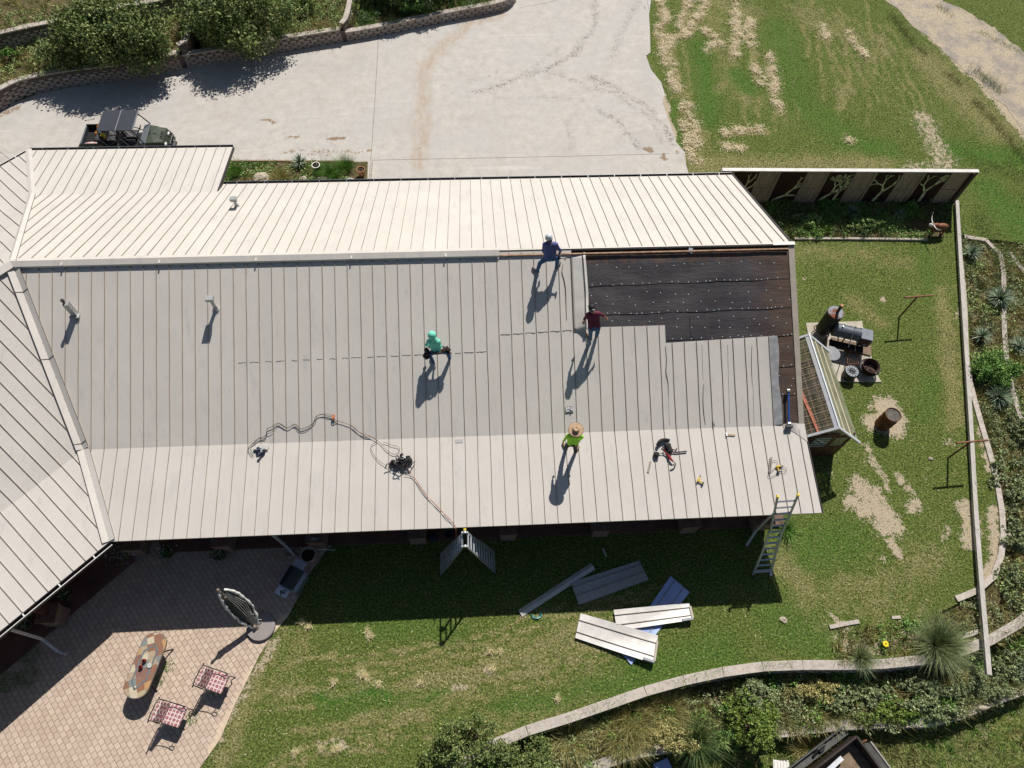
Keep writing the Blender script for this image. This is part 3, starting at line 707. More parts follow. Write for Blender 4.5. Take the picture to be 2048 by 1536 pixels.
for y in lap_ys:      # overlap edges of the felt
    pts = [(3.05 + .18 * i, lapy(y, 3.05 + .18 * i) + random.uniform(-.006, .006), zS(0, lapy(y, 3.05 + .18 * i)) - .026) for i in range(42)]
    fe.tube([p for p in pts if p[0] < 10.46], .008, 4, 2)
pts = [(7.0 + .01 * math.sin(j), 13.0 - .07 * j, zS(0, 13.0 - .07 * j) - .026) for j in range(9)] + [(7.1, 12.36, zS(0, 12.36) - .026), (7.3, 12.34, zS(0, 12.34) - .026)]
fe.tube(pts, .008, 4, 2)
def capnail(x, y):
    if x < 3.5 or x > 10.42 or y > RY - .3: return
    if y < 12.8 and x < 6.2: return
    if y < 12.35 and x < 9.85: return
    c = Vector((x, y, zS(x, y) - .026)); r = .016; vs = [c + Vector((r * math.cos(a), r * math.sin(a), r * math.sin(a) * TU)) for a in [i * math.pi / 3 for i in range(6)]]
    fe.add([v + Vector((0, 0, .006)) for v in vs], [tuple(range(6))], 1)
for y in lap_ys:
    x = 3.6
    while x < 10.45:
        capnail(x, lapy(y, x) + random.uniform(.01, .05)); x += random.uniform(.12, .42)
for y in (14.6, 13.75, 13.45, 12.95, 12.7, 12.0, 11.75, 11.1, 10.85, 10.2, 9.9):
    x = 3.6 + random.random() * .4
    while x < 10.45:
        capnail(x, y + random.uniform(-.07, .07)); x += random.uniform(.35, .75)
fe.build('roofing_felt', [FELT, simple('nail_cap', (.62, .72, .70), .4), simple('felt_edge', (.012, .012, .013), .7)], house, smooth=False)
rt = M(); rt.slab([(10.46, RY + .0, RZ + .0), (10.46, BY, BZ + .0), (10.64, BY, BZ + .0), (10.66, RY, RZ)], .12)
rt.build('rake_trim', [TAN], house)
for a_, b_, w_ in (((10.63, RY, RZ - .02), (10.71, NEY, NEZ - .02), .05), ((10.64, BY, BZ - .06), (10.72, EY, EZ - .06), .03), ((NWX + .02, BNY, BNZ - .05), (NWX + .04, ENY, ENZ - .05), .05)):
    rn = M(); rn.beam(a_, b_, w_, .12); rn.build('rake_trim', [DARKG], house)
og = M()      # open ridge: dark slot, cut battens, z-closure with teeth
og.box((5.7, RY - .03, RZ - .10), (9.9, .2, .04), mi=0)
og.beam((.76, RY + .055, RZ + .02), (10.5, RY + .055, RZ + .02), .03, .05, mi=1)
og.beam((.76, RY - .13, RZ - .02), (10.44, RY - .13, RZ - .02), .05, .035, mi=2)
x = .8
while x < 9.6:
    og.box((x, RY + .09, RZ + .008), (.05, .022, .018), mi=0); x += .085
og.box((10.3, RY + .05, RZ + .05), (.75, .13, .02), mi=1)
og.build('ridge_opening', [simple('slot_dark', (.01, .007, .006), .9), CREAM, simple('raw_batten', (.33, .2, .12), .8, var=.4, scale=6)], house)
# vents
VENTM = simple('vent_metal', (.42, .43, .42), .35, .3, var=.1)
for (bp, h, kind) in ((RS(151, 629), .55, 0), (RS(432, 618), .5, 1), (RN(474, 413), .33, 1)):
    v = M(); b = bp
    if kind == 0:
        v.box(b + Vector((0, 0, h / 2)), (.17, .15, h + .1)); v.box(b + Vector((0, 0, .02)), (.3, .3, .03), mi=0)
        v.cyl(b + Vector((-.05, .03, h)), b + Vector((-.05, .03, h + .14)), .04, mi=1); v.cyl(b + Vector((-.05, .03, h + .14)), b + Vector((-.05, .03, h + .2)), .055, mi=1)
    else:
        v.cyl(b, b + Vector((0, 0, h)), .055, n=16); v.lathe(b, [(.11, .01), (.08, .03), (.065, .10)], 16)
        v.hexa([b + Vector(q) for q in ((-.12, -.09, h), (.12, -.09, h), (.1, .1, h), (-.1, .1, h), (-.13, -.12, h + .16), (.13, -.12, h + .16), (.1, .08, h + .13), (-.1, .08, h + .13))])
    v.build('roof_vent', [VENTM, DARKG], house)
# gutters
gu = M()
def gutter(mesh, p, q, out, w=.13, h=.11):
    out = Vector(out).normalized(); p = Vector(p); q = Vector(q)
    a = out * .02; b = out * w; z = Vector((0, 0, -h))
    mesh.slab([p + z + a, q + z + a, q + z + b, p + z + b], .004, 0); mesh.beam(p + b + z * .5, q + b + z * .5, .012, h, mi=0); mesh.beam(p + b, q + b, .022, .012, mi=1)
    L = (q - p).length; n = int(L / 1.15)
    for i in range(n + 1):
        c = p.lerp(q, (i + .5) / (n + 1)); mesh.beam(c, c + b, .035, .014, up=(0, 0, 1), mi=1)
gutter(gu, (NWX, ENY, ENZ), (hipx(ENY), ENY, ENZ), (0, 1, 0)); gutter(gu, (NWX, NEY, NEZ), (10.7, NEY, NEZ), (0, 1, 0))
gu.build('gutter', [DARKG, simple('gutter_edge', (.10, .12, .15), .4)], house)
gw = M(); A = wv(.4142 * (RY - EY), RY - EY, 1, EZ - .02); B = wv(WL, RY - EY, 1, EZ - .02); gutter(gw, A, B, (SQ, -SQ, 0))
gw.build('gutter', [DARKG, WHITEP], house)
gw = M(); A = wv(-.4142 * (ENY - RY), ENY - RY, -1, ENZ - .02); B = wv(WL, ENY - RY, -1, ENZ - .02); gutter(gw, A, B, (-SQ, SQ, 0))
gw.build('gutter', [DARKG, WHITEP], house)
# walls under the roof
wl = M()
ins = lambda b: b
wl.prism([(mit(9.75), 9.75), (10.35, 9.75), (10.35, 20.9), (-10.4, 20.9), (-10.4, 21.6), (hipx(21.6), 21.6)], 0, 2.72, 0)
wl.prism([wp(-.4142 * 6.5, 6.5, -1), wp(WL - .3, 6.5, -1), wp(WL - .3, 5.35, 1), wp(.4142 * 5.35, 5.35, 1)], 0, 2.74, 0)
# gable ends
wl.add([(10.33, 9.8, 2.7), (10.33, 20.9, 2.7), (10.33, 15.1, RZ - .1), (10.28, 9.8, 2.7), (10.28, 20.9, 2.7), (10.28, 15.1, RZ - .1)], [(0, 1, 2), (5, 4, 3), (0, 3, 4, 1), (1, 4, 5, 2), (2, 5, 3, 0)], 0)
wl.build('wall', [WALLM], house)
pf = M(); pf.prism([(-10.9, 7.22), (10.6, 7.26), (10.6, 9.74), (-12.5, 9.74)], 0, .10); pf.prism([wp(3.6, 7.85, 1), wp(WL, 7.85, 1), wp(WL, 5.36, 1), wp(2.2, 5.36, 1)], 0, .096)
pf.build('porch_floor', [simple('stained_concrete', (.16, .085, .065), .7, var=.3, scale=1.2)], house)
bm = M(); bm.beam((-11.0, 7.1, EZ - .2), (10.5, 7.12, EZ - .2), .14, .2); bm.beam(wv(3.6, 8.0, 1, EZ - .2), wv(WL, 8.0, 1, EZ - .2), .14, .2)
bm.build('porch_beam', [REDBR], house)
for cx, cy in [(G(x, y, .1).x, 7.4) for x, y in ((283, 1100), (456, 1092), (640, 1085), (838, 1079), (1016, 1071), (1197, 1064), (1372, 1055), (1515, 1050))] + [wp(a, 7.7, 1) for a in (6.3, 10.4, 14.2)]:
    col = M(); col.prism([(cx - .27, cy - .27), (cx + .27, cy - .27), (cx + .27, cy + .27), (cx - .27, cy + .27)], .1, .85)
    c_ = col.build('column', [STONE], house)
    q = M(); q.prism([(cx - .31, cy - .31), (cx + .31, cy - .31), (cx + .31, cy + .31), (cx - .31, cy + .31)], .85, .92); q.build('stone_cap', [simple('column_cap', (.20, .12, .085), .85, var=.3)], c_)
    q = M(); q.box((cx, cy, 1.65), (.16, .16, 1.46)); q.build('post', [REDBR], c_)
# downspouts
def spout(pts, w=.085):
    d = M()
    for p, q in zip(pts[:-1], pts[1:]): d.beam(p, q, w, w * .8, up=(0.1, 0, 1))
    d.build('downspout', [simple('spout_paint', (.56, .55, .53), .4)], house, bevel=.01)
spout([(-7.05, 7.05, 2.5), (-6.95, 7.25, 2.2), (-6.75, 7.2, .5), (-6.45, 6.9, .15)])
p0 = wv(7.05, 8.3, 1, 2.6); spout([p0, p0 + Vector((-.1, .25, -.4)), p0 + Vector((-.08, .25, -2.1)), p0 + Vector((.35, -.1, -2.42)), p0 + Vector((.6, -.2, -2.45))])
spout([(9.55, 6.95, 2.6), (9.42, 7.1, 2.3), (9.4, 7.05, .45), (9.05, 6.6, .12)])
# doors and windows in the shade of the porch (south wall)
for x in (-8.5, -4.0, 1.5, 6.0):
    f_ = M(); f_.box((x, 9.73, 1.45), (1.3, .06, 1.2)); w_ = f_.build('window', [WHITEP], house)
    g_ = M(); g_.box((x, 9.69, 1.45), (1.12, .03, 1.02)); g_.build('pane', [simple('window_glass', (.03, .04, .05), .08)], w_)
for x in (-1.5, 8.6):
    f_ = M(); f_.box((x, 9.73, 1.13), (.95, .06, 2.06)); f_.build('door', [REDBR], house, bevel=.01)
# ---------------------------------------------------------------- retaining walls
def make_block():
    t = NT('split_face_block'); o = t.pos
    r = t.n('ShaderNodeNewGeometry').outputs['Random Per Island']
    c = t.ramp(r, [(0, (.42, .35, .30)), (.5, (.50, .43, .375)), (1, (.56, .50, .44))])
    c = t.mix(t.ramp(t.noise(18, 5, rough=.8), [(.3, .45), (.6, 0.)]), c, (.28, .235, .20)); t.col(c); t.bump(t.noise(22, 5, rough=.8), .9, .03); return t.set(.92, 0, .15)
BLOCK = make_block()
def make_cap():
    t = NT('cap_stone'); f = t.noise(9, 6, rough=.8)
    c = t.ramp(f, [(.3, (.38, .33, .27)), (.5, (.54, .48, .42)), (.7, (.68, .62, .55))]); r = t.n('ShaderNodeNewGeometry').outputs['Random Per Island']
    c = t.mix(t.math('MULTIPLY', r, .3), c, (.36, .33, .30)); c = t.mix(t.ramp(t.noise(1.6, 6, rough=.8), [(.5, 0.), (.7, .6)]), c, (.25, .22, .18))
    t.col(c); t.bump(t.noise(40, 4, rough=.8), .8, .015); return t.set(.9, 0, .15)
CAPM = make_cap()
def resample(pts, step):
    pts = [Vector(p[:2]) for p in pts]; out = [pts[0].copy()]; need = step
    for a, b in zip(pts[:-1], pts[1:]):
        L = (b - a).length
        if L < 1e-6: continue
        d = (b - a) / L; pos = 0
        while pos + need <= L: pos += need; out.append(a + d * pos); need = step
        need -= (L - pos)
    return out
def block_wall(base, z0, h, label, inward, name='retaining_wall', ch=.13, bl=.42, cap=.30, batter=.02, face=True, capname=True, loc=None, capstep=.44, flip=False):
    """base: plan polyline of the foot of the face; inward: +1/-1 side the wall leans to"""
    n = max(1, round(h / ch)); ch = h / n; root = thing(name, label, 'wall', (base[len(base) // 2][0], base[len(base) // 2][1], z0))
    mm = M()
    sm = [p.to_2d() for p in smoothpath([Vector((p[0], p[1], 0)) for p in base], 5)]
    def off(pts, d):
        o = []
        for i, p in enumerate(pts):
            t_ = (pts[min(i + 1, len(pts) - 1)] - pts[max(i - 1, 0)]).normalized(); o.append(p + Vector((-t_.y, t_.x)) * d * inward)
        return o
    for c in range(n):
        line = resample(off(sm, batter * c), bl)
        if c % 2: line = [line[0]] + [(a + b) / 2 for a, b in zip(line[:-1], line[1:])] + [line[-1]]
        for a, b in zip(line[:-1], line[1:]):
            if (b - a).length < .08: continue
            d = (b - a); L = d.length; d /= L; nn = Vector((-d.y, d.x)) * inward; g = .014
            z = z0 + c * ch; zt = z + ch - .02
            prof = [(g, .075), (L * .16, .02), (L * .5, 0 + random.uniform(-.008, .012)), (L * .84, .02), (L - g, .075)]
            vs = []
            for u, w_ in prof: q = a + d * u + nn * (w_ + .018); vs.append((q.x, q.y, z))
            for u, w_ in prof: q = a + d * u + nn * w_; vs.append((q.x, q.y, z + ch * .5))
            for u, w_ in prof: q = a + d * u + nn * (w_ + .03); vs.append((q.x, q.y, zt))
            for u in (g, L - g): q = a + d * u + nn * .26; vs += [(q.x, q.y, z), (q.x, q.y, zt)]
            fs = []
            for r_ in (0, 5):
                for i in range(4): fs.append((r_ + i, r_ + i + 1, r_ + 6 + i, r_ + 5 + i))
            fs += [(10, 11, 12, 13, 14, 18, 16), (0, 5, 10, 16, 15), (4, 17, 18, 14, 9)]
            if inward < 0: fs = [f[::-1] for f in fs]
            mm.add(vs, fs, 0)
    body = mm.build('block_face', [BLOCK], root)
    # backing so that no light leaks between blocks
    bk = M(); f1 = off(sm, .10); f2 = off(sm, .24)
    for i in range(len(sm) - 1):
        bk.hexa([(*f1[i], z0 - .3), (*f1[i + 1], z0 - .3), (*f2[i + 1], z0 - .3), (*f2[i], z0 - .3), (*f1[i], z0 + h - .03), (*f1[i + 1], z0 + h - .03), (*f2[i + 1], z0 + h - .03), (*f2[i], z0 + h - .03)])
    bk.build('backing', [simple('wall_backing', (.12, .10, .085), .95)], root)
    cp = M(); f1 = off(sm, batter * n - .02); line = resample(f1, capstep)
    for i, (a, b) in enumerate(zip(line[:-1], line[1:])):
        d = (b - a).normalized(); q = line[min(i + 2, len(line) - 1)] - b
        nn = Vector((-d.y, d.x)) * inward; g = d * .002
        dz = random.uniform(-.004, .004); P = [a + g, b - g, b - g + nn * cap, a + g + nn * cap]
        if inward < 0: P = P[::-1]
        cp.prism([tuple(p) for p in P], z0 + h, z0 + h + .07 + dz)
    cp.build('cap_stone', [CAPM], root, bevel=.008)
    return root, off(sm, cap * .6)
HA, HB, HC = .76, .62, .45
north_base = [Vector((-60, 20)), Vector((-34, 27))] + [Vector(p) for p in R2([(-120, 255), (-40, 238), (0, 224), (32, 205), (60, 192), (82, 187), (140, 175), (256, 160), (375, 137)])]
segA = north_base
segB = [Vector(p) for p in R2([(375, 137), (512, 114), (600, 99), (694, 84)])]
segC = [Vector(p) for p in R2([(694, 84), (768, 71), (887, 46), (990, 26), (1020, 16), (1033, 4), (1037, -14), (1032, -50), (1015, -90)])]
ra, la = block_wall(segA, 0, HA, 'tan block retaining wall beside the utility vehicle, tallest stretch', 1)
rb_, lb = block_wall(segB, 0, HB, 'tan block retaining wall stretch in the middle of the driveway edge', 1)
rc_, lc = block_wall(segC, 0, HC, 'lowest tan block retaining wall curving round at the end by the driveway', 1)
def P3(px, py, z): return G(px, py, z).to_2d()
s1 = [segA[-1] + Vector((.05, .1)), P3(384, 95, .8), P3(389, 70, .9), P3(390, 40, .9), P3(386, 0, .9), P3(380, -60, .9)]
s2 = [segB[-1] + Vector((.05, .1)), P3(701, 45, .7), P3(706, 20, .8), P3(709, 0, .8), P3(712, -60, .8)]
block_wall(s1, 0.2, .9, 'side wall of tan blocks stepping back behind the tall retaining wall', 1, cap=.26)
block_wall(s2, 0.1, .78, 'side wall of tan blocks running back between the two grassy terraces', 1, cap=.26)
up_b = [P3(-200, 130, .75), P3(-100, 118, .75), P3(0, 102, .75), P3(75, 85, .75), P3(150, 70, .75), P3(260, 45, .75), P3(330, 32, .75), P3(372, 18, .75), P3(384, -5, .75)]
block_wall(up_b, .7, .75, 'upper tan block retaining wall partly hidden behind the big bushy tree', 1)
TERR = simple('terrace_soil', (.13, .12, .05), .95, var=.5, scale=3)
tm = M()
tA = [tuple(p) for p in la] + [tuple(s1[1]), tuple(s1[2]), tuple(s1[3]), tuple(s1[4]), (-14, 80), (-90, 80), (-90, 22)]
sheet('upper_terrace', [Vector(p) for p in tA], HA - .03, .5, BEDSOIL, skirt=.9)
tB = [tuple(p) for p in lb] + [tuple(p) for p in s2[1:]] + [(-6, 80), (-14.02, 80), tuple(s1[4] + Vector((.25, 0))), tuple(s1[3] + Vector((.25, 0))), tuple(s1[2] + Vector((.25, 0))), tuple(s1[1] + Vector((.25, 0)))]
sheet('middle_terrace', [Vector(p) for p in tB], HB - .03, .5, BEDSOIL, skirt=.9)
tC = [tuple(p) for p in lc] + [(2.6, 80), (-5.9, 80)] + [tuple(p + Vector((.25, 0))) for p in s2[:0:-1]]
sheet('east_terrace', [Vector(p) for p in tC], HC - .03, .5, BEDSOIL, skirt=.9)
tU = [tuple(p + Vector((0, .2))) for p in up_b] + [(-14, 80), (-90, 80), (-90, 30)]
sheet('top_terrace', [Vector(p) for p in tU], 1.40, .6, BEDSOIL, skirt=.9)
# south walls and concrete edgings
def conc_wall(px, z, w, h, name, label, inward=1, mat=None, step=.9):
    pts = [G(x, y, z).to_2d() for x, y in px]; sm = [p.to_2d() for p in smoothpath([p.to_3d() for p in pts], 5)]; line = resample(sm, step)
    mm = M(); l0 = line[len(line) // 2]; L = []
    for i, p in enumerate(line):
        t_ = (line[min(i + 1, len(line) - 1)] - line[max(i - 1, 0)]).normalized(); L.append((p, p + Vector((-t_.y, t_.x)) * w * inward))
    for (a, b), (c, d) in zip(L[:-1], L[1:]):
        e = (c - a).normalized() * .004; P = [a + e, c - e, d - e, b + e]
        if inward < 0: P = P[::-1]
        mm.prism([tuple(q) for q in P], z - h, z + random.uniform(-.004, .004))
    return solo(mm, name, [mat or CAPM], label, 'wall', (l0.x, l0.y, z - h))
mid_px = [(x, y) for x, y in W_MID]; 
def stacked(px, z, h, label):
    base = [G(x, y + 16, z).to_2d() for x, y in px][::-1]
    return block_wall(base, z - h, h - .03, label, 1, cap=.30, ch=.15, batter=.02, capstep=1.3)
stacked([(900, 1536), (960, 1502), (1040, 1466), (1100, 1448), (1200, 1414), (1300, 1379), (1380, 1357), (1450, 1342), (1540, 1330), (1620, 1328), (1700, 1328), (1800, 1324), (1890, 1310), (1950, 1293), (2010, 1266), (2060, 1232), (2110, 1190)][::-1], .02, .66, 'long curving pale stone retaining wall below the south lawn')
stacked([(1530, 1466), (1600, 1458), (1660, 1450), (1760, 1443), (1870, 1440), (1930, 1424), (1980, 1402), (2048, 1378), (2110, 1345)][::-1], -.60, .54, 'lower pale stone retaining wall just above the parked trailer')
stacked([(1120, 1560), (1200, 1528), (1290, 1500), (1380, 1487)][::-1], -.60, .54, 'short length of low stone wall at the bottom edge below the bushes')
EDG = make_cap()
inner = [(1922, 488), (1927, 530), (1934, 600), (1937, 680), (1942, 745), (1955, 800), (1972, 860), (1990, 920), (2002, 975), (2011, 1030), (2013, 1085), (2003, 1135), (1985, 1168), (1960, 1186), (1920, 1202), (1878, 1222)]
conc_wall(inner, .06, .20, .30, 'garden_edging', 'narrow concrete edging wall curving round the east side of the lawn', -1)
conc_wall([(1930, 476), (1965, 480), (1988, 492), (2000, 520), (2003, 560), (2003, 620), (2006, 690), (2016, 760), (2032, 820), (2060, 880)], .0, .20, .35, 'garden_edging', 'pale concrete edging between the yuccas and the tree-side bed', 1)
conc_wall([(2015, 505), (2030, 525), (2048, 548), (2075, 590)], -.05, .20, .3, 'garden_edging', 'short concrete edging at the right edge above the yuccas', 1)
conc_wall([(1590, 478), (1700, 478), (1800, 479), (1885, 480)], .09, .10, .14, 'garden_edging', 'pale timber edging between the lawn and the bed under the tree fence', 1, step=1.2)
conc_wall([(1661, 1258), (1700, 1250), (1736, 1244)], .06, .13, .1, 'garden_edging', 'short pale stone edging at the corner of the flower bed', 1, step=.35)
conc_wall([(1785, 1238), (1818, 1236)], .05, .1, .08, 'garden_edging', 'short broken stone edging half hidden by dry grass', 1, step=.3)
conc_wall([(1900, 1285), (1935, 1275), (1972, 1262)], .04, .14, .1, 'garden_edging', 'pale edging stones beside the big spiky sotol', 1, step=.4)
# north bed frame beside the driveway
conc_wall([(447, 322), (560, 322), (690, 323), (738, 322)], .10, .08, .1, 'garden_edging', 'thin rusty metal edging of the small north flower bed', 1, mat=simple('bed_edge_rust', (.30, .22, .16), .8), step=2)
conc_wall([(741, 322), (739, 345), (737, 366)], .12, .10, .12, 'garden_edging', 'pale stone edging closing the east end of the north flower bed', 1, step=.3)
# ---------------------------------------------------------------- vegetation
def np_mesh(name, V, faces_n, k, mat, parent=None, attrs=None, loc=None):
    """V (n*k,3): n polygons with k corners each"""
    me = bpy.data.meshes.new(name); n = len(V) // k
    o_ = Vector(loc) if loc is not None else parent_origin(parent)
    V = V - np.array(tuple(o_))
    me.vertices.add(len(V)); me.vertices.foreach_set('co', V.astype(np.float32).ravel())
    me.loops.add(n * k); me.loops.foreach_set('vertex_index', np.arange(n * k, dtype=np.int32))
    me.polygons.add(n); me.polygons.foreach_set('loop_start', np.arange(0, n * k, k, dtype=np.int32))
    try: me.polygons.foreach_set('loop_total', np.full(n, k, dtype=np.int32))
    except Exception: pass
    me.materials.append(mat)
    if attrs:
        for a, d in attrs.items():
            t_ = me.attributes.new(a, 'FLOAT', 'POINT'); t_.data.foreach_set('value', d.astype(np.float32))
    me.update(calc_edges=True); me.validate()
    o = link(bpy.data.objects.new(name, me))
    if parent: o.parent = parent
    elif loc is not None: o.location = loc
    return o
def blades_np(P, h, w, lean, az=None, segs=1):
    """P (n,3) roots -> triangles"""
    n = len(P); a = rng.uniform(0, 2 * np.pi, n) if az is None else az; b = rng.uniform(0, 2 * np.pi, n)
    h = h * rng.uniform(.55, 1.25, n); ln = lean * rng.uniform(.2, 1.4, n)
    d = np.stack([np.cos(b), np.sin(b), np.zeros(n)], 1) * (w * .5)
    if np.isscalar(w) is False: d = np.stack([np.cos(b), np.sin(b), np.zeros(n)], 1) * (w[:, None] * .5)
    tip = P + np.stack([np.cos(a) * ln * h, np.sin(a) * ln * h, h * np.sqrt(np.clip(1 - .35 * ln * ln, .12, 1))], 1)
    V = np.empty((n, 3, 3)); V[:, 0] = P - d; V[:, 1] = P + d; V[:, 2] = tip
    return V.reshape(-1, 3)
def leaves_np(C, size, flat=1.3):
    n = len(C); u = rng.normal(size=(n, 3)); u /= np.linalg.norm(u, axis=1)[:, None]
    nrm = rng.normal(size=(n, 3)) + np.array([0, 0, flat]); v = np.cross(nrm, u); v /= np.linalg.norm(v, axis=1)[:, None] + 1e-9
    s = size * rng.uniform(.6, 1.4, n)[:, None]; u *= s; v *= s * .5
    V = np.empty((n, 4, 3)); V[:, 0] = C - u; V[:, 1] = C - v; V[:, 2] = C + u; V[:, 3] = C + v
    return V.reshape(-1, 3)
def leafmat(name, stops, rough=.55):
    t = NT(name); r = t.n('ShaderNodeNewGeometry').outputs['Random Per Island']
    f = t.noise(2.5, 3); c = t.ramp(r, [(p, tuple(min(.9, x * 1.7) for x in q)) for p, q in stops])
    t.col(c); t.b.inputs['Subsurface Weight'].default_value = 0
    return t.set(rough, 0, .25)
L_MESQ = leafmat('leaf_mesquite', [(0, (.035, .06, .018)), (.6, (.09, .125, .035)), (1, (.20, .22, .075))])
L_BRIGHT = leafmat('leaf_bright', [(0, (.035, .085, .018)), (.6, (.09, .18, .035)), (1, (.19, .29, .07))])
L_DARK = leafmat('leaf_dark', [(0, (.022, .045, .014)), (.6, (.06, .10, .03)), (1, (.12, .15, .055))])
L_GREY = leafmat('leaf_grey', [(0, (.065, .085, .035)), (.6, (.15, .185, .085)), (1, (.28, .31, .16))])
L_DRY = leafmat('leaf_dry', [(0, (.10, .085, .03)), (.6, (.25, .225, .085)), (1, (.42, .385, .17))])
L_YG = leafmat('leaf_yellow_green', [(0, (.035, .055, .01)), (.6, (.10, .15, .025)), (1, (.20, .26, .06))])
L_YUC = leafmat('leaf_yucca', [(0, (.055, .08, .05)), (.6, (.13, .17, .11)), (1, (.30, .34, .23))], .45)
L_REED = leafmat('leaf_reed', [(0, (.06, .10, .03)), (.6, (.16, .23, .07)), (1, (.36, .40, .16))])
L_OLIVE = leafmat('leaf_olive', [(0, (.07, .08, .03)), (.6, (.16, .17, .06)), (1, (.33, .31, .14))])
TWIG = simple('twig_bark', (.13, .095, .065), .9, var=.3)
def in_lobe(n, c, r):
    d = rng.normal(size=(n, 3)); d /= np.linalg.norm(d, axis=1)[:, None]; q = rng.uniform(.25, 1, n) ** .55
    return np.array(tuple(c)) + d * q[:, None] * np.array(r)
def foliage_pts(c, R, H, n, lobes=14, zmin=.1, clump=.17):
    c = np.array(tuple(c)); out = []
    L = []
    for i in range(lobes):
        a = random.uniform(0, 2 * math.pi); q = random.uniform(.1, .85) ** .7
        L.append((c + np.array([math.cos(a) * q * R[0], math.sin(a) * q * R[1], H * random.uniform(zmin + .1, .85 - .35 * q)]), random.uniform(.22, .42)))
    for p, s in L:
        m_ = n // lobes; k = max(3, m_ // 22); cc = in_lobe(k, p, (s * R[0], s * R[1], s * H * .9))
        idx = rng.integers(0, k, m_); out.append(cc[idx] + rng.normal(size=(m_, 3)) * clump * min(R[0], H) * .33)
    P = np.concatenate(out); P[:, 2] = np.maximum(P[:, 2], c[2] + .03); return P, L
def shrub(name, label, cat, c, R, H, n, mat, leaf=.05, lobes=14, trunk=True, group=None, trunk_r=.05, zmin=.1, crown='foliage'):
    c = Vector(c); root = thing(name, label, cat, c, group)
    P, L = foliage_pts(c, R, H, n, lobes, zmin)
    np_mesh(crown, leaves_np(P, leaf), n, 4, mat, root)
    if trunk:
        tk = M()
        for p, s in L:
            p = Vector(p.tolist()); q = c + (p - c) * .45 + Vector((random.uniform(-.1, .1), random.uniform(-.1, .1), .0)); q.z = c.z + (p.z - c.z) * .55
            tk.tube([c + Vector((random.uniform(-.05, .05), random.uniform(-.05, .05), -.05)), q, p, p + (p - q) * .35], [trunk_r, trunk_r * .6, trunk_r * .3, .006], 5)
        tk.build('stems' if name != 'tree' else 'trunk', [TWIG], root)
    return root
def yucca(label, c, r, n, mat=None, h=.55, w=.035, group=None, name='yucca', dry=True, cat='yucca'):
    c = Vector(c); root = thing(name, label, cat, c, group); mm = M()
    for i in range(n):
        a = i * 2.399963 + random.uniform(-.2, .2); e = math.asin(min(1, max(-.15, random.uniform(-.12, 1.0) ** 1.0))) if random.random() < .5 else random.uniform(-.1, 1.25)
        L = r * random.uniform(.75, 1.1) * (1 if e < 1 else .85); d = Vector((math.cos(a) * math.cos(e), math.sin(a) * math.cos(e), math.sin(e)))
        s_ = Vector((-math.sin(a), math.cos(a), 0)) * w * .5; base = c + Vector((0, 0, h * .35)) + d * .04; md = base + d * L * .45 + Vector((0, 0, -.01)); tip = base + d * L - Vector((0, 0, L * .12 * math.cos(e)))
        u = s_.cross(d).normalized() * w * .18
        mm.add([base - s_ * .7, base + s_ * .7, md + s_, md - s_, tip, md + u * -1], [(0, 1, 5), (1, 2, 5), (0, 5, 3), (2, 4, 5), (3, 5, 4)])
    mm.build('leaves', [mat or L_YUC], root)
    q = M(); q.ell(c + Vector((0, 0, h * .2)), (.09, .09, h * .3), 8, 6, jit=.1)
    q.build('trunk', [simple('yucca_trunk', (.17, .13, .09), .95, var=.4, scale=20)], root)
    return root
def tuft(label, c, r, n, mat, h=.5, w=.012, group=None, name='grass_clump', cat='grass clump', lean=.8, spread=.25):
    c = Vector(c); root = thing(name, label, cat, c, group)
    a = rng.uniform(0, 2 * np.pi, n); q = np.sqrt(rng.uniform(0, 1, n)) * r * spread
    P = np.stack([c.x + np.cos(a) * q, c.y + np.sin(a) * q, np.full(n, c.z)], 1)
    V = blades_np(P, h, w, lean, az=a + rng.normal(size=n) * .5).reshape(-1, 3, 3)
    np_mesh('blades', V.reshape(-1, 3), n, 3, mat, root); return root
# lawn blades (nobody could count them)
def scatter_poly(poly, dens_, box=None):
    A = np.array([tuple(p[:2]) for p in poly]); x0, y0 = A.min(0); x1, y1 = A.max(0)
    if box: x0, y0, x1, y1 = max(x0, box[0]), max(y0, box[1]), min(x1, box[2]), min(y1, box[3])
    n = int((x1 - x0) * (y1 - y0) * dens_); P = rng.uniform((x0, y0), (x1, y1), (n, 2)); return P[in_poly(P, poly)]
vis = R2([(380, 1580), (520, 1310), (600, 1190), (640, 1095), (1500, 1050), (1640, 1040), (1600, 470), (1380, 350), (1300, 100), (1300, -60), (2100, -60), (2140, 1400), (900, 1580)])
P = scatter_poly(lawn_poly, 235, (-9, -1, 32, 40)); P = P[in_poly(P, vis)]
pth = R2([(1745, -60), (1790, 20), (1850, 70), (1960, 165), (2048, 262), (2200, 420), (2300, 260), (2048, 104), (1900, 8), (1800, -60)])
P = P[~in_poly(P, pth)]
ba = seg_field(P, BARE); st = seg_field(P, STRAW); keep = rng.uniform(0, 1, len(P)) > ba * 1.0 - .04; P, st = P[keep], st[keep]
ns = np.sin(P[:, 0] * 2.1 + np.sin(P[:, 1] * 1.7) * 2) * np.sin(P[:, 1] * 2.7 + np.cos(P[:, 0] * 1.3) * 2) * .5 + np.sin(P[:, 0] * .7 + P[:, 1] * .9) * .3
keep = rng.uniform(0, 1, len(P)) < np.clip(.75 + ns * .45, .15, 1); P, st, ns = P[keep], st[keep], ns[keep]
stv = np.clip((rng.uniform(0, 1, len(P)) < (.24 + st * .8 - ns * .10)).astype(float) * rng.uniform(.6, 1, len(P)), 0, 1)
P3_ = np.column_stack([P, np.zeros(len(P))])
hh = .06 * (1 + .5 * (st > .5)); 
V = blades_np(P3_, hh, .024, 1.0)
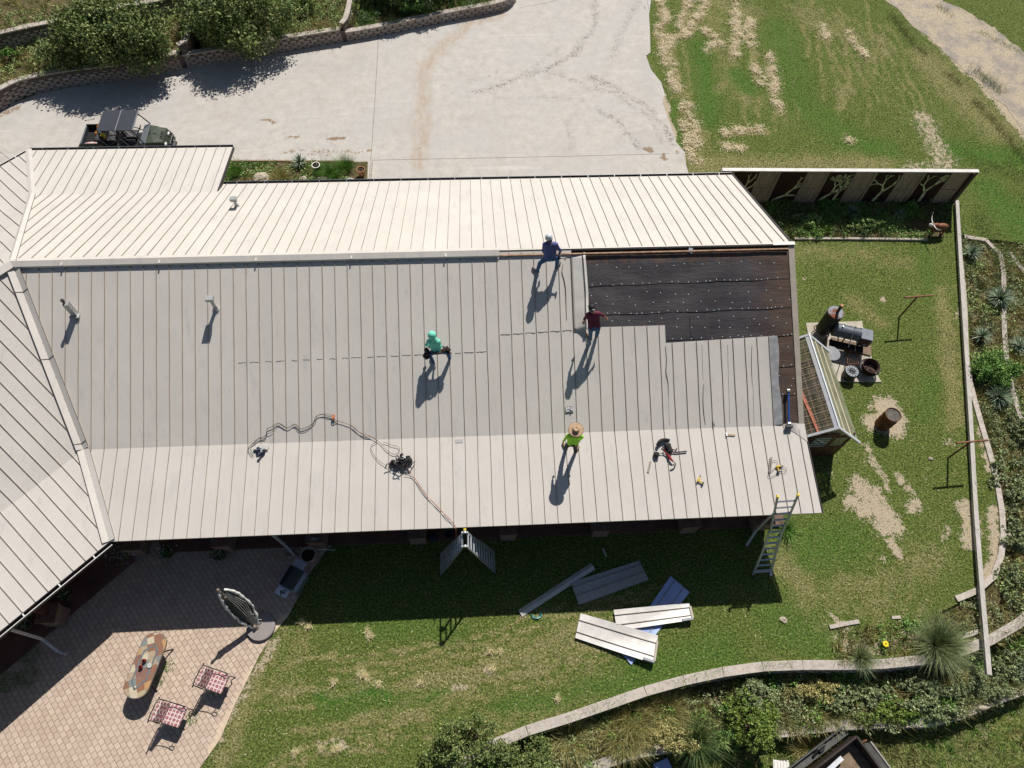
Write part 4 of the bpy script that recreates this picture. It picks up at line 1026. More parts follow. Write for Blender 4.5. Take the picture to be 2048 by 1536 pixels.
np_mesh('lawn_grass', V, len(P), 3, BLADE, attrs={'straw': np.repeat(stv, 3)})
S.objects['lawn_grass']['kind'] = 'stuff'
# raked hay lying on the field
hay_lines = [l for l in STRAW[:20] if l[2] >= .69]
HP = []
for pts, r, s_ in hay_lines:
    pts = [np.array(tuple(p[:2])) for p in pts]
    for a, b in zip(pts[:-1], pts[1:]):
        L = np.linalg.norm(b - a); n = int(L * 430 * s_); m_ = max(2, n // 45); cc = a + (b - a) * rng.uniform(0, 1, m_)[:, None]; cc = cc + vnoise(cc, .9, 3) * .22 + rng.normal(size=(m_, 2)) * r * .38
        HP.append(cc[rng.integers(0, m_, n)] + rng.normal(size=(n, 2)) * rng.uniform(.03, .20, n)[:, None])
HP = np.concatenate(HP); HP = HP[~in_poly(HP, drive_poly)]
n = len(HP); z = rng.uniform(.01, .09, n); C = np.column_stack([HP, z]); a = rng.uniform(0, 2 * np.pi, n); L = rng.uniform(.05, .16, n)
d = np.stack([np.cos(a) * L, np.sin(a) * L, rng.uniform(-.02, .03, n)], 1); q = np.stack([-np.sin(a), np.cos(a), np.zeros(n)], 1) * .011
V = np.empty((n, 3, 3)); V[:, 0] = C - q; V[:, 1] = C + q; V[:, 2] = C + d
HAYM = leafmat('hay', [(0, (.22, .17, .10)), (.5, (.40, .33, .21)), (1, (.56, .48, .34))], .8)
np_mesh('raked_hay', V.reshape(-1, 3), n, 3, HAYM)['kind'] = 'stuff'
# weeds filling the beds
def weedbed(name, poly, z, dens_, box, mats=(L_DRY, L_OLIVE, L_GREY, L_BRIGHT), hmax=.4, w=.022, freq=.8, excl=None):
    P = scatter_poly(poly, dens_, box)
    if excl: P = P[~in_poly(P, excl)]
    n = len(P)
    f = np.sin(P[:, 0] * freq * 2.3 + np.sin(P[:, 1] * 1.9) * 1.5) + np.sin(P[:, 1] * freq * 3.1 + P[:, 0] * .8) + rng.normal(size=n) * .55
    g = np.sin(P[:, 0] * 1.1 - P[:, 1] * 1.7) + np.sin(P[:, 0] * 3.2 + 1) * .6
    keep = rng.uniform(0, 1, n) < np.clip(.85 + .3 * g, .25, 1); P, f, g = P[keep], f[keep], g[keep]
    me_parts = []
    q = np.clip(((f + 2.2) / 4.4 * len(mats)).astype(int), 0, len(mats) - 1)
    root = None
    Vs = []; mi = []
    for i in range(len(mats)):
        p = P[q == i]; 
        if not len(p): continue
        h = hmax * (.55 + .4 * np.clip(g[q == i], -1, 1))
        if i % 2 == 0 or mats[i] in (L_DRY, L_OLIVE):
            # tussocks: blades grouped round centres
            k = max(1, len(p) // 26); cc = p[rng.integers(0, len(p), k)]; idx = rng.integers(0, k, len(p)); a = rng.uniform(0, 2 * np.pi, len(p)); r = rng.uniform(0, .10, len(p))
            pp_ = cc[idx] + np.stack([np.cos(a) * r, np.sin(a) * r], 1)
            B = blades_np(np.column_stack([pp_, np.full(len(p), z)]), h, w, .85, az=a).reshape(-1, 3, 3)
        else:
            k = max(1, len(p) // 30); cc = p[rng.integers(0, len(p), k)]; idx = rng.integers(0, k, len(p)); hz = rng.uniform(.15, .8, k)[idx] * hmax
            C = np.column_stack([cc[idx] + rng.normal(size=(len(p), 2)) * .10, z + hz * rng.uniform(.3, 1.1, len(p))]); Q = leaves_np(C, .042).reshape(-1, 4, 3); B = Q[:, :3]
            B = np.concatenate([Q[:, (0, 1, 2)], Q[:, (0, 2, 3)]])
        Vs.append(B); mi.append(np.full(len(B), i))
    V = np.concatenate(Vs); mi = np.concatenate(mi)
    o = np_mesh(name, V.reshape(-1, 3), len(V), 3, mats[0])
    for mm_ in mats[1:]: o.data.materials.append(mm_)
    o.data.polygons.foreach_set('material_index', mi.astype(np.int32)); o['kind'] = 'stuff'; return o
VB = (-31, -6, 32, 42)
weedbed('bed_weeds', [Vector(p[:2]) for p in bed_e], -.12, 1000, (13, 1, 28, 22), (L_OLIVE, L_GREY, L_DRY, L_REED), .32)
weedbed('terrace_weeds', [Vector(p[:2]) for p in bed_m], -.62, 1300, (-3, -1.5, 24, 7), (L_OLIVE, L_GREY, L_DRY, L_BRIGHT, L_REED), .38)
lowv = R2([(1120, 1570), (1200, 1536), (1300, 1505), (1380, 1498), (1460, 1487), (1540, 1473), (1660, 1460), (1760, 1452), (1870, 1450), (1930, 1436), (1980, 1412), (2048, 1388), (2300, 1300), (2300, 1650), (1120, 1650)])
weedbed('lower_weeds', lowv, -1.12, 900, (0, -3, 22, 4), (L_OLIVE, L_OLIVE, L_BRIGHT, L_DRY), .22, .018)
weedbed('terrace_grass', [Vector(p) for p in tA], HA - .03, 620, (-30, 26, -8, 40), (L_OLIVE, L_REED, L_DRY, L_REED), .42)
weedbed('middle_terrace_grass', [Vector(p) for p in tB], HB - .03, 800, (-14, 32, -5, 42), (L_DRY, L_REED, L_OLIVE, L_BRIGHT), .42)
weedbed('east_terrace_grass', [Vector(p) for p in tC], HC - .03, 800, (-6, 34, 4, 44), (L_DARK, L_OLIVE, L_BRIGHT, L_DARK), .45)
weedbed('top_terrace_grass', [Vector(p) for p in tU], 1.4, 420, (-31, 28, -13, 44), (L_REED, L_REED, L_DRY, L_OLIVE), .42)
nb = R2([(449, 325), (560, 325), (690, 326), (736, 325), (735, 372), (445, 372)])
sheet('north_bed_ground', nb, .06, .25, BEDSOIL)
weedbed('north_bed_weeds', nb, .06, 1400, None, (L_BRIGHT, L_REED, L_BRIGHT, L_DRY), .12, excl=R2([(705, 322), (740, 322), (740, 372), (700, 372)]))
fb = R2([(1520, 408), (1895, 412), (1888, 476), (1570, 476)])
sheet('fence_bed_ground', fb, .03, .25, BEDSOIL)
weedbed('fence_bed_weeds', fb, .03, 1600, None, (L_REED, L_BRIGHT, L_OLIVE, L_DARK), .42, excl=R2([(1800, 440), (1890, 440), (1890, 470), (1800, 470)]))
cb = R2([(1664, 1262), (1820, 1240), (1900, 1222), (1950, 1240), (1900, 1318), (1800, 1326), (1670, 1332)])
weedbed('flower_bed_weeds', cb, .0, 1000, None, (L_DRY, L_OLIVE, L_DRY, L_BRIGHT), .24)
# grasses along the path and the far eastern slope
def stamp(name, pxs, rad_, mats, dens_, h, z=0.0):
    pts = [G(x, y, z) for x, y in pxs]; P = []
    for a, b in zip(pts[:-1], pts[1:]):
        L = (b - a).length; n = int(L * rad_ * 2 * dens_); t_ = rng.uniform(0, 1, n)[:, None]; P.append(np.array(tuple(a.xy)) + (np.array(tuple(b.xy)) - np.array(tuple(a.xy))) * t_ + rng.normal(size=(n, 2)) * rad_ * .5)
    P = np.concatenate(P); g = np.sin(P[:, 0] * 2.2) + np.sin(P[:, 1] * 2.9 + P[:, 0]); P = P[g > -.5]; n = len(P)
    V = blades_np(np.column_stack([P, np.full(n, z)]), h, .013, .85)
    o = np_mesh(name, V, n, 3, mats); o['kind'] = 'stuff'
stamp('verge_grass', [(1780, 30), (1830, 90), (1900, 150), (1960, 215), (2010, 270), (2060, 330)], .28, L_OLIVE, 300, .28)
stamp('verge_grass', [(1950, 140), (1990, 175), (2010, 190)], .45, L_GREY, 300, .35)
stamp('verge_grass', [(1870, 10), (1930, 50), (2000, 85), (2060, 115)], .25, L_REED, 240, .2)
stamp('slope_grass', [(1940, 300), (2000, 340), (2060, 380), (2100, 430)], 1.3, L_REED, 150, .26)
stamp('slope_grass', [(1945, 420), (1990, 500), (2040, 560)], .8, L_REED, 200, .22)
# trees and shrubs by the retaining walls
tr = [((-17.45, 32.4, HA), (3.1, 1.9), 2.9, 30000, 30, 'big bushy green tree behind the tall retaining wall, left of the grassy gap'),
      ((-11.6, 34.2, HB), (2.8, 2.3), 2.8, 26000, 28, 'dark leafy tree behind the middle retaining wall beside the block steps'),
      ((-3.2, 37.0, HC), (2.6, 1.4), 1.6, 13000, 18, 'low dark shrubby tree at the top edge behind the lowest retaining wall')]
for c, R, H, n, lb_, lab in tr:
    shrub('tree', lab, 'tree', c, R, H, n, L_MESQ if lb_ > 18 else L_DARK, .075, lb_, crown='crown', trunk_r=.09, zmin=.05)
shrub('bush', 'small bright green bush at the left edge above the retaining wall', 'bush', G(28, 120, HA), (.5, .5), .7, 1600, L_BRIGHT, .045, 8)
for (x, y), R, H, lab in (((420, 55), 1.0, 1.0, 'dark round bush just right of the wall steps'), ((600, 20), 1.1, .9, 'pale feathery bush on the middle terrace near the top edge'), ((820, 8), 1.0, .8, 'bright green bush behind the lowest wall near the top edge')):
    shrub('bush', lab, 'bush', G(x, y, HB), (R, R * .8), H, 3000, L_DARK if x == 420 else (L_REED if x == 600 else L_BRIGHT), .05, 10)
# shrubs, bottom and right
shrub('bush', 'bright leafy bush at the bottom edge growing over the curved stone wall', 'bush', G(935, 1500, .0), (1.15, .9), 1.25, 8200, L_MESQ, .036, 16)
shrub('bush', 'round dark green bush right of the leafy bush at the bottom edge', 'bush', G(1045, 1525, -.62) , (1.0, .8), 1.1, 8200, L_MESQ, .035, 15)
shrub('bush', 'rounded bright green bush on the right between the yuccas and the timber beam', 'bush', G(1984, 754, -.12), (.95, .85), 1.1, 10000, L_BRIGHT, .036, 18)
shrub('bush', 'upright yellow green bush between the two southern stone walls', 'bush', G(1497, 1445, -.62), (.75, 1.0), 1.3, 9500, L_YG, .032, 18)
shrub('bush', 'greyish green bush touching the upper side of the yellow green bush', 'bush', G(1510, 1398, -.62), (.65, .5), .9, 4600, L_GREY, .030, 12)
shrub('bush', 'grey green spreading shrub below the long curved wall, left of the sotol', 'bush', G(1700, 1395, -.62), (1.5, .45), .45, 5200, L_GREY, .04, 14, trunk=False)
shrub('bush', 'large grey green shrub mound under the end of the timber beam', 'bush', G(1880, 1400, -.62), (1.6, .6), .55, 7500, L_GREY, .04, 16, trunk=False)
shrub('bush', 'low grey green shrub at the right edge below the beam end', 'bush', G(2020, 1330, -.62), (.8, .7), .5, 3600, L_GREY, .04, 10, trunk=False)
for (x, y), r, lab in (((2020, 960), .9, 'grey green feathery shrub outside the curved edging at the right edge'), ((2040, 860), .7, 'pale feathery shrub beside the lower yucca at the right edge'), ((2035, 1180), .8, 'grey shrub right of the curved edging near the bend'), ((2030, 1080), .6, 'low grey shrub beside the curve of the edging')):
    shrub('bush', lab, 'bush', G(x, y, -.12), (r, r * 1.1), .5, 3600, L_GREY, .038, 12, trunk=False)
for (x, y), R, H, mt, lab in (((1815, 425), (.5, .35), .5, L_BRIGHT, 'leafy bush below the right end of the tree cut-out fence'), ((1655, 408), (.55, .3), .4, L_BRIGHT, 'bright green bush against the middle of the tree cut-out fence'), ((1575, 420), (.7, .35), .4, L_MESQ, 'bush by the fence beside the corner of the white roof'),
                          ((1600, 452), (.9, .35), .5, L_REED, 'low spreading green plant in the fence bed near the roof'), ((1740, 458), (1.0, .3), .45, L_REED, 'light green low plant in the middle of the fence bed')):
    shrub('bush', lab, 'bush', G(x, y - 4, .03), R, H, 5200, mt, .045, 9, trunk=False)
yucca('grey green yucca beside the top end of the timber beam', G(1938, 512, -.05), .50, 120)
yucca('large round yucca against the pale edging on the right', G(1994, 602, -.12), .62, 220)
yucca('yucca right of the timber beam above the bright green bush', G(1958, 678, -.12), .48, 110)
yucca('dark spiky yucca just below the bright green bush on the right', G(1992, 800, -.12), .60, 210)
yucca('small yucca at the right edge level with the bright bush', G(2032, 697, -.12), .45, 90)
yucca('yucca at the right edge above the lowest stone wall', G(2046, 1345, -.62), .45, 90)
yucca('grey yucca in the middle of the fence bed', G(1700, 430, .03), .42, 80)
yucca('tiny yucca near the white roof in the fence bed', G(1795, 435, .03), .3, 50)
yucca('spiky yucca in the north flower bed beside the dark pot', G(601, 330, .06), .42, 90)
tuft('big fountain of thin sotol leaves beside the beam at the lower right', G(1876, 1290, .0), 1.0, 2600, L_GREY, .80, .014, name='sotol', cat='sotol', lean=1.15, spread=.15)
tuft('smaller dark sotol on the edge of the long curved wall', G(1722, 1318, .0), .6, 600, L_GREY, .45, .014, name='sotol', cat='sotol', lean=1.1, spread=.15)
tuft('rush like grass clump left of the yellow green bush', G(1392, 1480, -.62), .8, 800, L_DARK, .8, .013, lean=1.1, spread=.2)
tuft('grass clump growing under the foot of the long ladder', G(1575, 1062, 0), .5, 260, L_BRIGHT, .42, .022, lean=1.1, spread=.2)
for i, ((x, y), h) in enumerate((((650, 345), .5), ((690, 335), .55), ((560, 355), .35), ((665, 352), .45), ((470, 345), .35))):
    tuft(['bright green grass clump right of the dark pot', 'tall bright grass clump beside the terracotta pot', 'thin grass clump at the roof edge in the north bed', 'lush grass clump against the roof edge in the north bed', 'short grass clump at the west end of the north bed'][i], G(x, y, .06), .5, 700, L_BRIGHT if i != 2 else L_DRY, h, .014, lean=.95, spread=.5)
DRYT = ['dry tawny grass clump below the wall, leftmost', 'dry grass clump below the middle of the curved wall', 'tall dry grass clump between the two stone walls', 'straw coloured grass clump left of the rush clump', 'dry grass clump beside the trailer corner']
for i, (x, y, z) in enumerate(((1140, 1475, -.62), (1270, 1440, -.62), (1330, 1425, -.62), (1245, 1475, -.62), (1620, 1500, -1.12))):
    tuft(DRYT[i], G(x, y, z), .8, 1100, L_DRY, .62, .013, lean=.95, spread=.5)
fl = thing('flower', 'yellow flower in the corner bed above the long curved wall', 'flower', G(1771, 1288, .2)); c = G(1771, 1288, .2); q = M()
for i in range(7):
    a = i * .9; q.ell(c + Vector((math.cos(a) * .06, math.sin(a) * .06, .02)), (.045, .045, .012), 8, 4)
q.build('petals', [simple('yellow_petal', (.85, .62, .02), .5)], fl); q = M(); q.ell(c + Vector((0, 0, .03)), .025, 8, 4); q.tube([c, c - Vector((0, 0, .2))], .006, 5); q.build('stem', [L_BRIGHT], fl)
V = leaves_np(rng.normal(size=(160, 3)) * np.array([.12, .12, .04]) + np.array(tuple(c - Vector((0, 0, .08)))), .04); np_mesh('leaves', V, 160, 4, L_BRIGHT, fl)
# grass hanging over the wall tops
stamp('wall_edge_grass', [(1000, 1488), (1100, 1450), (1200, 1414), (1300, 1378), (1380, 1358), (1450, 1340), (1540, 1330), (1620, 1324), (1700, 1325), (1800, 1322), (1880, 1310)], .14, L_REED, 420, .16, .02)
stamp('wall_edge_grass', [(1890, 1312), (1950, 1290), (2010, 1264), (2060, 1230)], .2, L_OLIVE, 500, .3, -.05)
stamp('wall_edge_grass', [(1540, 1458), (1600, 1448), (1660, 1440), (1760, 1432), (1870, 1430), (1930, 1414), (1980, 1392), (2048, 1368)], .2, L_OLIVE, 700, .34, -.58)
for i, ((x, y), R, H, mt, lab) in enumerate((((1340, 1470), (.9, .5), .6, L_DRY, 'tan dry shrub between the two walls left of the yellow green bush'), ((1620, 1385), (.9, .4), .5, L_DRY, 'dry brown shrub just right of the yellow green bush'), ((1790, 1425), (1.3, .35), .45, L_OLIVE, 'olive low shrub along the lower wall above the trailer'), ((1960, 1370), (.9, .5), .5, L_GREY, 'grey shrub between the walls near the right edge'))):
    shrub('bush', lab, 'bush', G(x, y, -.62), R, H, 6200, L_YG if mt is L_OLIVE else mt, .028, 14, trunk=False)
# ---------------------------------------------------------------- objects
ALU = simple('aluminium', (.60, .62, .63), .35, .75, var=.12); ALUD = simple('aluminium_side', (.48, .50, .52), .4, .6, var=.15)
YEL = simple('yellow_plastic', (.75, .55, .04), .45); BLK = simple('black_plastic', (.018, .018, .02), .5); RUST = simple('rusty_steel', (.16, .07, .038), .85, var=.5, scale=5, bump=.4)
BLKM = simple('black_iron', (.02, .018, .018), .5, .4); DKSTEEL = simple('dark_steel', (.11, .125, .15), .5, .35, var=.3, scale=3)
GREYP = simple('grey_plastic', (.14, .15, .165), .5)
# --- metal sheets on the lawn
PANW = simple('sheet_metal_top', (.60, .58, .55), .5, .1, var=.14, scale=2.5, bump=.15, bscale=4); PANB = simple('sheet_metal_back', (.34, .45, .74), .35, .3, var=.12, scale=2)
def metal_sheet(label, quad, z, mats=None, ribs=(.25, .72), bend=.03, group='stripped roof panels lying on the lawn', lift=(0, 0, 0, 0), rib=True, endflash=False):
    # quad px: corners a,b (one long side) c,d (other)
    a, b, c, d = [G(p[0], p[1], z + l) for p, l in zip(quad, lift)]; mm = M(); nu, nv = 16, 10
    def P(u, v):
        p = a.lerp(b, u).lerp(d.lerp(c, u), v); p = p.copy(); p.z += bend * math.sin(u * 5 + v * 3) * .5 + bend * (v - .5) ** 2 * 2 + .012; return p
    b0 = len(mm.v)
    for i in range(nu + 1):
        for j in range(nv + 1): mm.v.append(tuple(P(i / nu, j / nv)))
    for i in range(nu):
        for j in range(nv):
            q = b0 + i * (nv + 1) + j; mm.f.append((q, q + nv + 1, q + nv + 2, q + 1)); mm.m.append(0)
    if rib:
        for v in ribs:
            for i in range(nu):
                p, q = P(i / nu, v) + Vector((0, 0, .018)), P((i + 1) / nu, v) + Vector((0, 0, .018)); mm.beam(p, q, .016, .036, mi=1)
    if endflash:
        for i in range(2):
            p, q = P(1.0, .2 + .0), P(1.0, .9); mm.beam(p + Vector((0, 0, .03)), q + Vector((0, 0, .03)), .07, .02, mi=2)
            break
        e = P(.86, .93) + Vector((0, 0, .03)); f_ = P(1.0, .93) + Vector((0, 0, .03)); mm.beam(e, f_, .07, .035, mi=3)
    m0 = P(.5, .5); o = solo(mm, 'roof_panel', [mats or PANW, RIB, TAN, simple('grey_trim', (.35, .36, .37), .4)], label, 'metal panel', (m0.x, m0.y, z), group)
    s_ = o.modifiers.new('solid', 'SOLIDIFY'); s_.thickness = .004; s_.offset = 0
    return o
metal_sheet('wide bent metal panel lying in the shade, topmost of the panels', [(1141, 1166), (1278, 1121), (1297, 1160), (1158, 1210)], .03, ribs=(.22, .6), mats=simple('sheet_metal_grey', (.44, .43, .42), .5, .1, var=.1))
metal_sheet('blue grey underside of a metal panel half in shade below another', [(1238, 1302), (1341, 1152), (1379, 1185), (1262, 1330)], .02, mats=PANB, ribs=(.25, .7))
metal_sheet('pale metal panel with two dark ribs lying on top of the blue one', [(1227, 1220), (1378, 1206), (1386, 1240), (1234, 1262)], .09, ribs=(.26, .72), endflash=True, lift=(0, .02, .10, .0))
metal_sheet('pale metal panel with two dark ribs at an angle, lowest on the lawn', [(1161, 1227), (1316, 1271), (1307, 1328), (1150, 1276)], .13, ribs=(.28, .75), endflash=True, lift=(-.07, .02, .06, -.07), bend=.045)
mm = M(); a, b = G(1040, 1227, .03), G(1186, 1132, .03)
dv = (b - a).normalized(); nn = Vector((-dv.y, dv.x, 0))
mm.slab([a - nn * .13, b - nn * .13, b + Vector((0, 0, .05)), a + Vector((0, 0, .05))], .004); mm.slab([a + Vector((0, 0, .05)), b + Vector((0, 0, .05)), b + nn * .12, a + nn * .12], .004)
solo(mm, 'ridge_trim', [PANW], 'long narrow folded metal trim strip lying left of the panels', 'metal trim', ((a + b) / 2).to_tuple()[:2] + (0,), 'stripped roof panels lying on the lawn')
mm = M(); a, b = G(1206, 1097, .02), G(1213, 1114, .02); mm.beam(a, b, .05, .02); solo(mm, 'metal_offcut', [PANW], 'tiny metal offcut in the shade above the panels', 'metal scrap', tuple(a))
# hose
mm = M(); c = G(1073, 1229, .03)
for r in (.13, .155, .17): mm.tube([c + Vector((math.cos(t_) * r, math.sin(t_) * r * .8, .01 * math.sin(t_ * 3) + (r - .13) * .3)) for t_ in np.linspace(3.0, 6.6, 16)], .012, 6)
solo(mm, 'garden_hose', [simple('teal_hose', (.02, .22, .20), .4)], 'curled teal garden hose piece at the end of the trim strip', 'hose', tuple(c))
# --- ladders
def ladder_side(mesh, p0, p1, q0, q1, rungs, rail=(.075, .028), mi=0, rr=.017, u0=.04, u1=.97):
    mesh.beam(p0, p1, rail[1], rail[0], up=(q0 - p0).normalized(), mi=mi); mesh.beam(q0, q1, rail[1], rail[0], up=(q0 - p0).normalized(), mi=mi)
AL = thing('step_ladder', 'folding aluminium A-frame ladder standing in the shade below the eave', 'ladder', (-.61, 6.35, 0))
apN, apS = Vector((-.61, 6.60, 2.95)), Vector((-.61, 6.17, 2.95))
for side, fx in ((-1, -1.55), (1, .32)):
    fN, fS = Vector((fx, 6.76, .02)), Vector((fx, 6.08, .02)); off = Vector((side * .05, 0, 0)); r_ = M()
    mid = .52
    for ap, ft, k in ((apN, fN, -1), (apS, fS, 1)):
        a = ap + off; mN = ap + off + (ft - ap - off) * mid
        r_.beam(a, mN, .03, .075, up=(0, 1, 0)); o2 = Vector((0, (ft.y - ap.y) * .12, 0)); r_.beam(mN + (a - mN) * .12 + o2, ft, .03, .085, up=(0, 1, 0))
    r_.build('rail', [ALUD], AL)
    rg = M()
    for i in range(11):
        u = .045 + i * .091; w_ = .0 if u < mid else .03
        A_ = (apN + off).lerp(fN, u); B_ = (apS + off).lerp(fS, u); rg.beam(A_, B_, .05, .032, up=(side * .5, 0, 1))
    rg.build('rungs', [ALU], AL)
    ft_ = M(); ft_.box(fN, (.12, .05, .05)); ft_.box(fS, (.12, .05, .05)); ft_.build('foot', [BLK], AL)
hg = M()
for ap in (apN, apS): hg.cyl(ap + Vector((0, -.03, 0)), ap + Vector((0, .03, 0)), .075, n=16); hg.box(ap + Vector((0, 0, .01)), (.2, .035, .06))
hg.build('hinge', [ALU], AL); hg = M(); hg.cyl(apN + Vector((0, .05, .03)), apN + Vector((0, .11, .03)), .045, n=12); hg.build('hinge_knob', [YEL], AL)
EL = thing('extension_ladder', 'long aluminium ladder with yellow tips leaning on the roof edge', 'ladder', (9.4, 5.6, 0))
f0, f1 = Vector((9.09, 5.60, .02)), Vector((9.72, 5.62, .02)); t0, t1 = G(1555, 993, 3.75), G(1595, 990, 3.75)
t0, t1 = Vector((9.17, 7.22, 3.62)), Vector((9.66, 7.22, 3.62)); t0 = G(1555, 993, 3.45); t1 = G(1596, 990, 3.45)
k0, k1 = Vector((9.20, 6.62, 2.35)), Vector((9.62, 6.64, 2.35))
def lp(f, t_, u): return f.lerp(t_, u)
for f, t_, nm in ((f0, t0, 0), (f1, t1, 1)):
    r_ = M(); f2 = lp(f, t_, .10)
    L1 = lp(f0, t0, .12) if nm == 0 else lp(f1, t1, .12)
    inw = Vector((.10 if nm == 0 else -.10, 0, 0)); a = f + inw * 0; 
    r_.beam(f, f.lerp(t_, .3) + inw * .8, .03, .085, up=(1, 0, 0)); r_.beam(f.lerp(t_, .3) + inw * .8, f.lerp(t_, .62) + inw * 1.1, .03, .08, up=(1, 0, 0)); r_.beam(f.lerp(t_, .58) + inw * 1.1 + Vector((0, -.03, .03)), t_, .028, .075, up=(1, 0, 0))
    r_.build('rail', [ALUD], EL); y_ = M(); y_.box(t_ + Vector((0, 0, .01)), (.07, .09, .09)); y_.build('yellow_tip', [YEL], EL, bevel=.01)
    s_ = M(); s_.box(f + Vector((0, 0, .02)), (.09, .14, .04)); s_.build('foot', [BLK if nm == 0 else WHITEP], EL)
rg = M()
for i in range(13):
    u = .06 + i * .073; inw = .8 * min(u, .3) / .3 if u < .3 else (1.1 if u < .62 else 1.1 * (1 - (u - .62) / .38)); e = Vector((.10 * inw, 0, 0))
    rg.beam(lp(f0, t0, u) + e, lp(f1, t1, u) - e, .055, .032, up=(0, -.4, 1))
rg.build('rungs', [ALU], EL)
sb = M(); sb.beam(f0 + Vector((-.0, .05, .15)), f1 + Vector((.0, .05, .15)), .04, .09); sb.build('stabiliser', [ALUD], EL)
# --- timber beam
mm = M(); bp = [G(1913, 402, .17), G(1926, 620, .17), G(1940, 840, .17), G(1953, 1060, .17), G(1977, 1350, .30)]
bb = smoothpath(bp, 5)
for i in range(len(bb) - 1): mm.beam(bb[i], bb[i + 1], .155, .12, mi=0)
for i in range(14):
    p = bb[min(len(bb) - 2, int(i / 14 * (len(bb) - 1)) + 1)]; mm.box(p + Vector((.02, 0, .062)), (.05, .012, .008), mi=1)
t = NT('weathered_beam'); c = t.ramp(t.noise(3, 6, t.mapping(scale=(6, .6, 1)), rough=.7), [(.3, (.33, .31, .27)), (.6, (.52, .49, .45)), (.8, (.62, .60, .56))]); t.col(c); t.bump(t.noise(20, 3), .3, .01); BEAMM = t.set(.75)
solo(mm, 'timber_beam', [BEAMM, SEAMDK], 'very long pale beam lying from the fence corner down to the sotol', 'beam', tuple(bb[len(bb) // 2].xy) + (.1,))
# --- clothes line posts
def tpost(label, px, arm):
    b = G(*px, 0); root = thing('clothesline_post', label, 'clothesline post', b, 'rusty clothesline posts'); q = M(); q.cyl(b - Vector((0, 0, .05)), b + Vector((0, 0, 1.46)), .032, n=12); q.build('post', [RUST], root)
    q = M(); a = arm; q.cyl(b + Vector((-.55, -.03, 1.47)), b + Vector((.63, .04, 1.47)), .036, n=12)
    q.build('crossbar', [simple('rust_bar', (.24, .10, .06), .8, var=.35)], root)
    q = M()
    for x in (-.45, -.15, .3, .55): q.cyl(b + Vector((x, 0, 1.44)), b + Vector((x, 0, 1.40)), .008, n=6)
    q.build('hooks', [RUST], root)
tpost('rusty T shaped clothesline post in the upper part of the east lawn', (1798, 635), 0); tpost('rusty T shaped clothesline post whose bar crosses the long pale beam', (1896, 916), 0)
# --- tree fence
FZ = 2.05; fl_, fr_ = Vector((10.75, 22.46)), Vector((21.98, 22.10)); FEN = thing('tree_fence', 'tall wooden screen fence with dark panels of cut-out trees', 'fence', (16.8, 22.3, 0))
def fpt(u, z, d=0): p = fl_.lerp(fr_, u); n_ = Vector((.029, 1)).normalized(); return Vector((p.x + n_.x * d, p.y + n_.y * d, z))
def panel_px(x): # pixel x along fence top -> u
    g = G(x, 346, FZ); return (g.x - fl_.x) / (fr_.x - fl_.x)
PLANK = None
t = NT('fence_planks'); c = t.ramp(t.noise(2.5, 6, t.mapping(scale=(7, 7, .6)), rough=.75), [(.3, (.20, .14, .09)), (.55, (.40, .31, .22)), (.75, (.56, .46, .35))]); t.col(c); t.bump(t.noise(12, 3), .3, .01); PLANK = t.set(.85)
DPAN = simple('rust_panel', (.045, .018, .012), .7, .2, var=.4, scale=2)
TREEC = simple('tree_inlay_lit', (.80, .76, .40), .7, var=.35, scale=7)  # solid strips; brightness of the sunlit grass behind is put into their colour
edges = [(1435, 1470, 0), (1473, 1525, 2), (1525, 1563, 0), (1563, 1621, 2), (1621, 1661, 0), (1661, 1718, 2), (1718, 1757, 0), (1757, 1813, 2), (1813, 1854, 0), (1854, 1910, 2), (1910, 1950, 0)]
def branch(mesh, u, z, ang, L, w, dep, uw, uh, org, lean):
    p = (u, z); a = ang
    for i in range(3):
        a += random.uniform(-.16, .16); q = (p[0] + math.cos(a) * L / 3, p[1] + math.sin(a) * L / 3)
        if not (abs(q[0]) < uw * .46 and .05 < q[1] < uh * .94): return
        w0 = w * (1 - .12 * i); mesh.beam(org + Vector((p[0], 0, p[1])), org + Vector((q[0], 0, q[1])), .014, max(.02, w0), up=(Vector((-(q[1] - p[1]), 0, q[0] - p[0])).normalized())); p = q
    if dep > 0:
        for sg in (-1, 1): branch(mesh, p[0], p[1], a + sg * random.uniform(.25, .62) + lean * .1, L * random.uniform(.68, .86), w * .62, dep - 1, uw, uh, org, lean)
        if random.random() < .3: branch(mesh, p[0], p[1], a, L * .6, w * .5, dep - 1, uw, uh, org, lean)
ti = 0
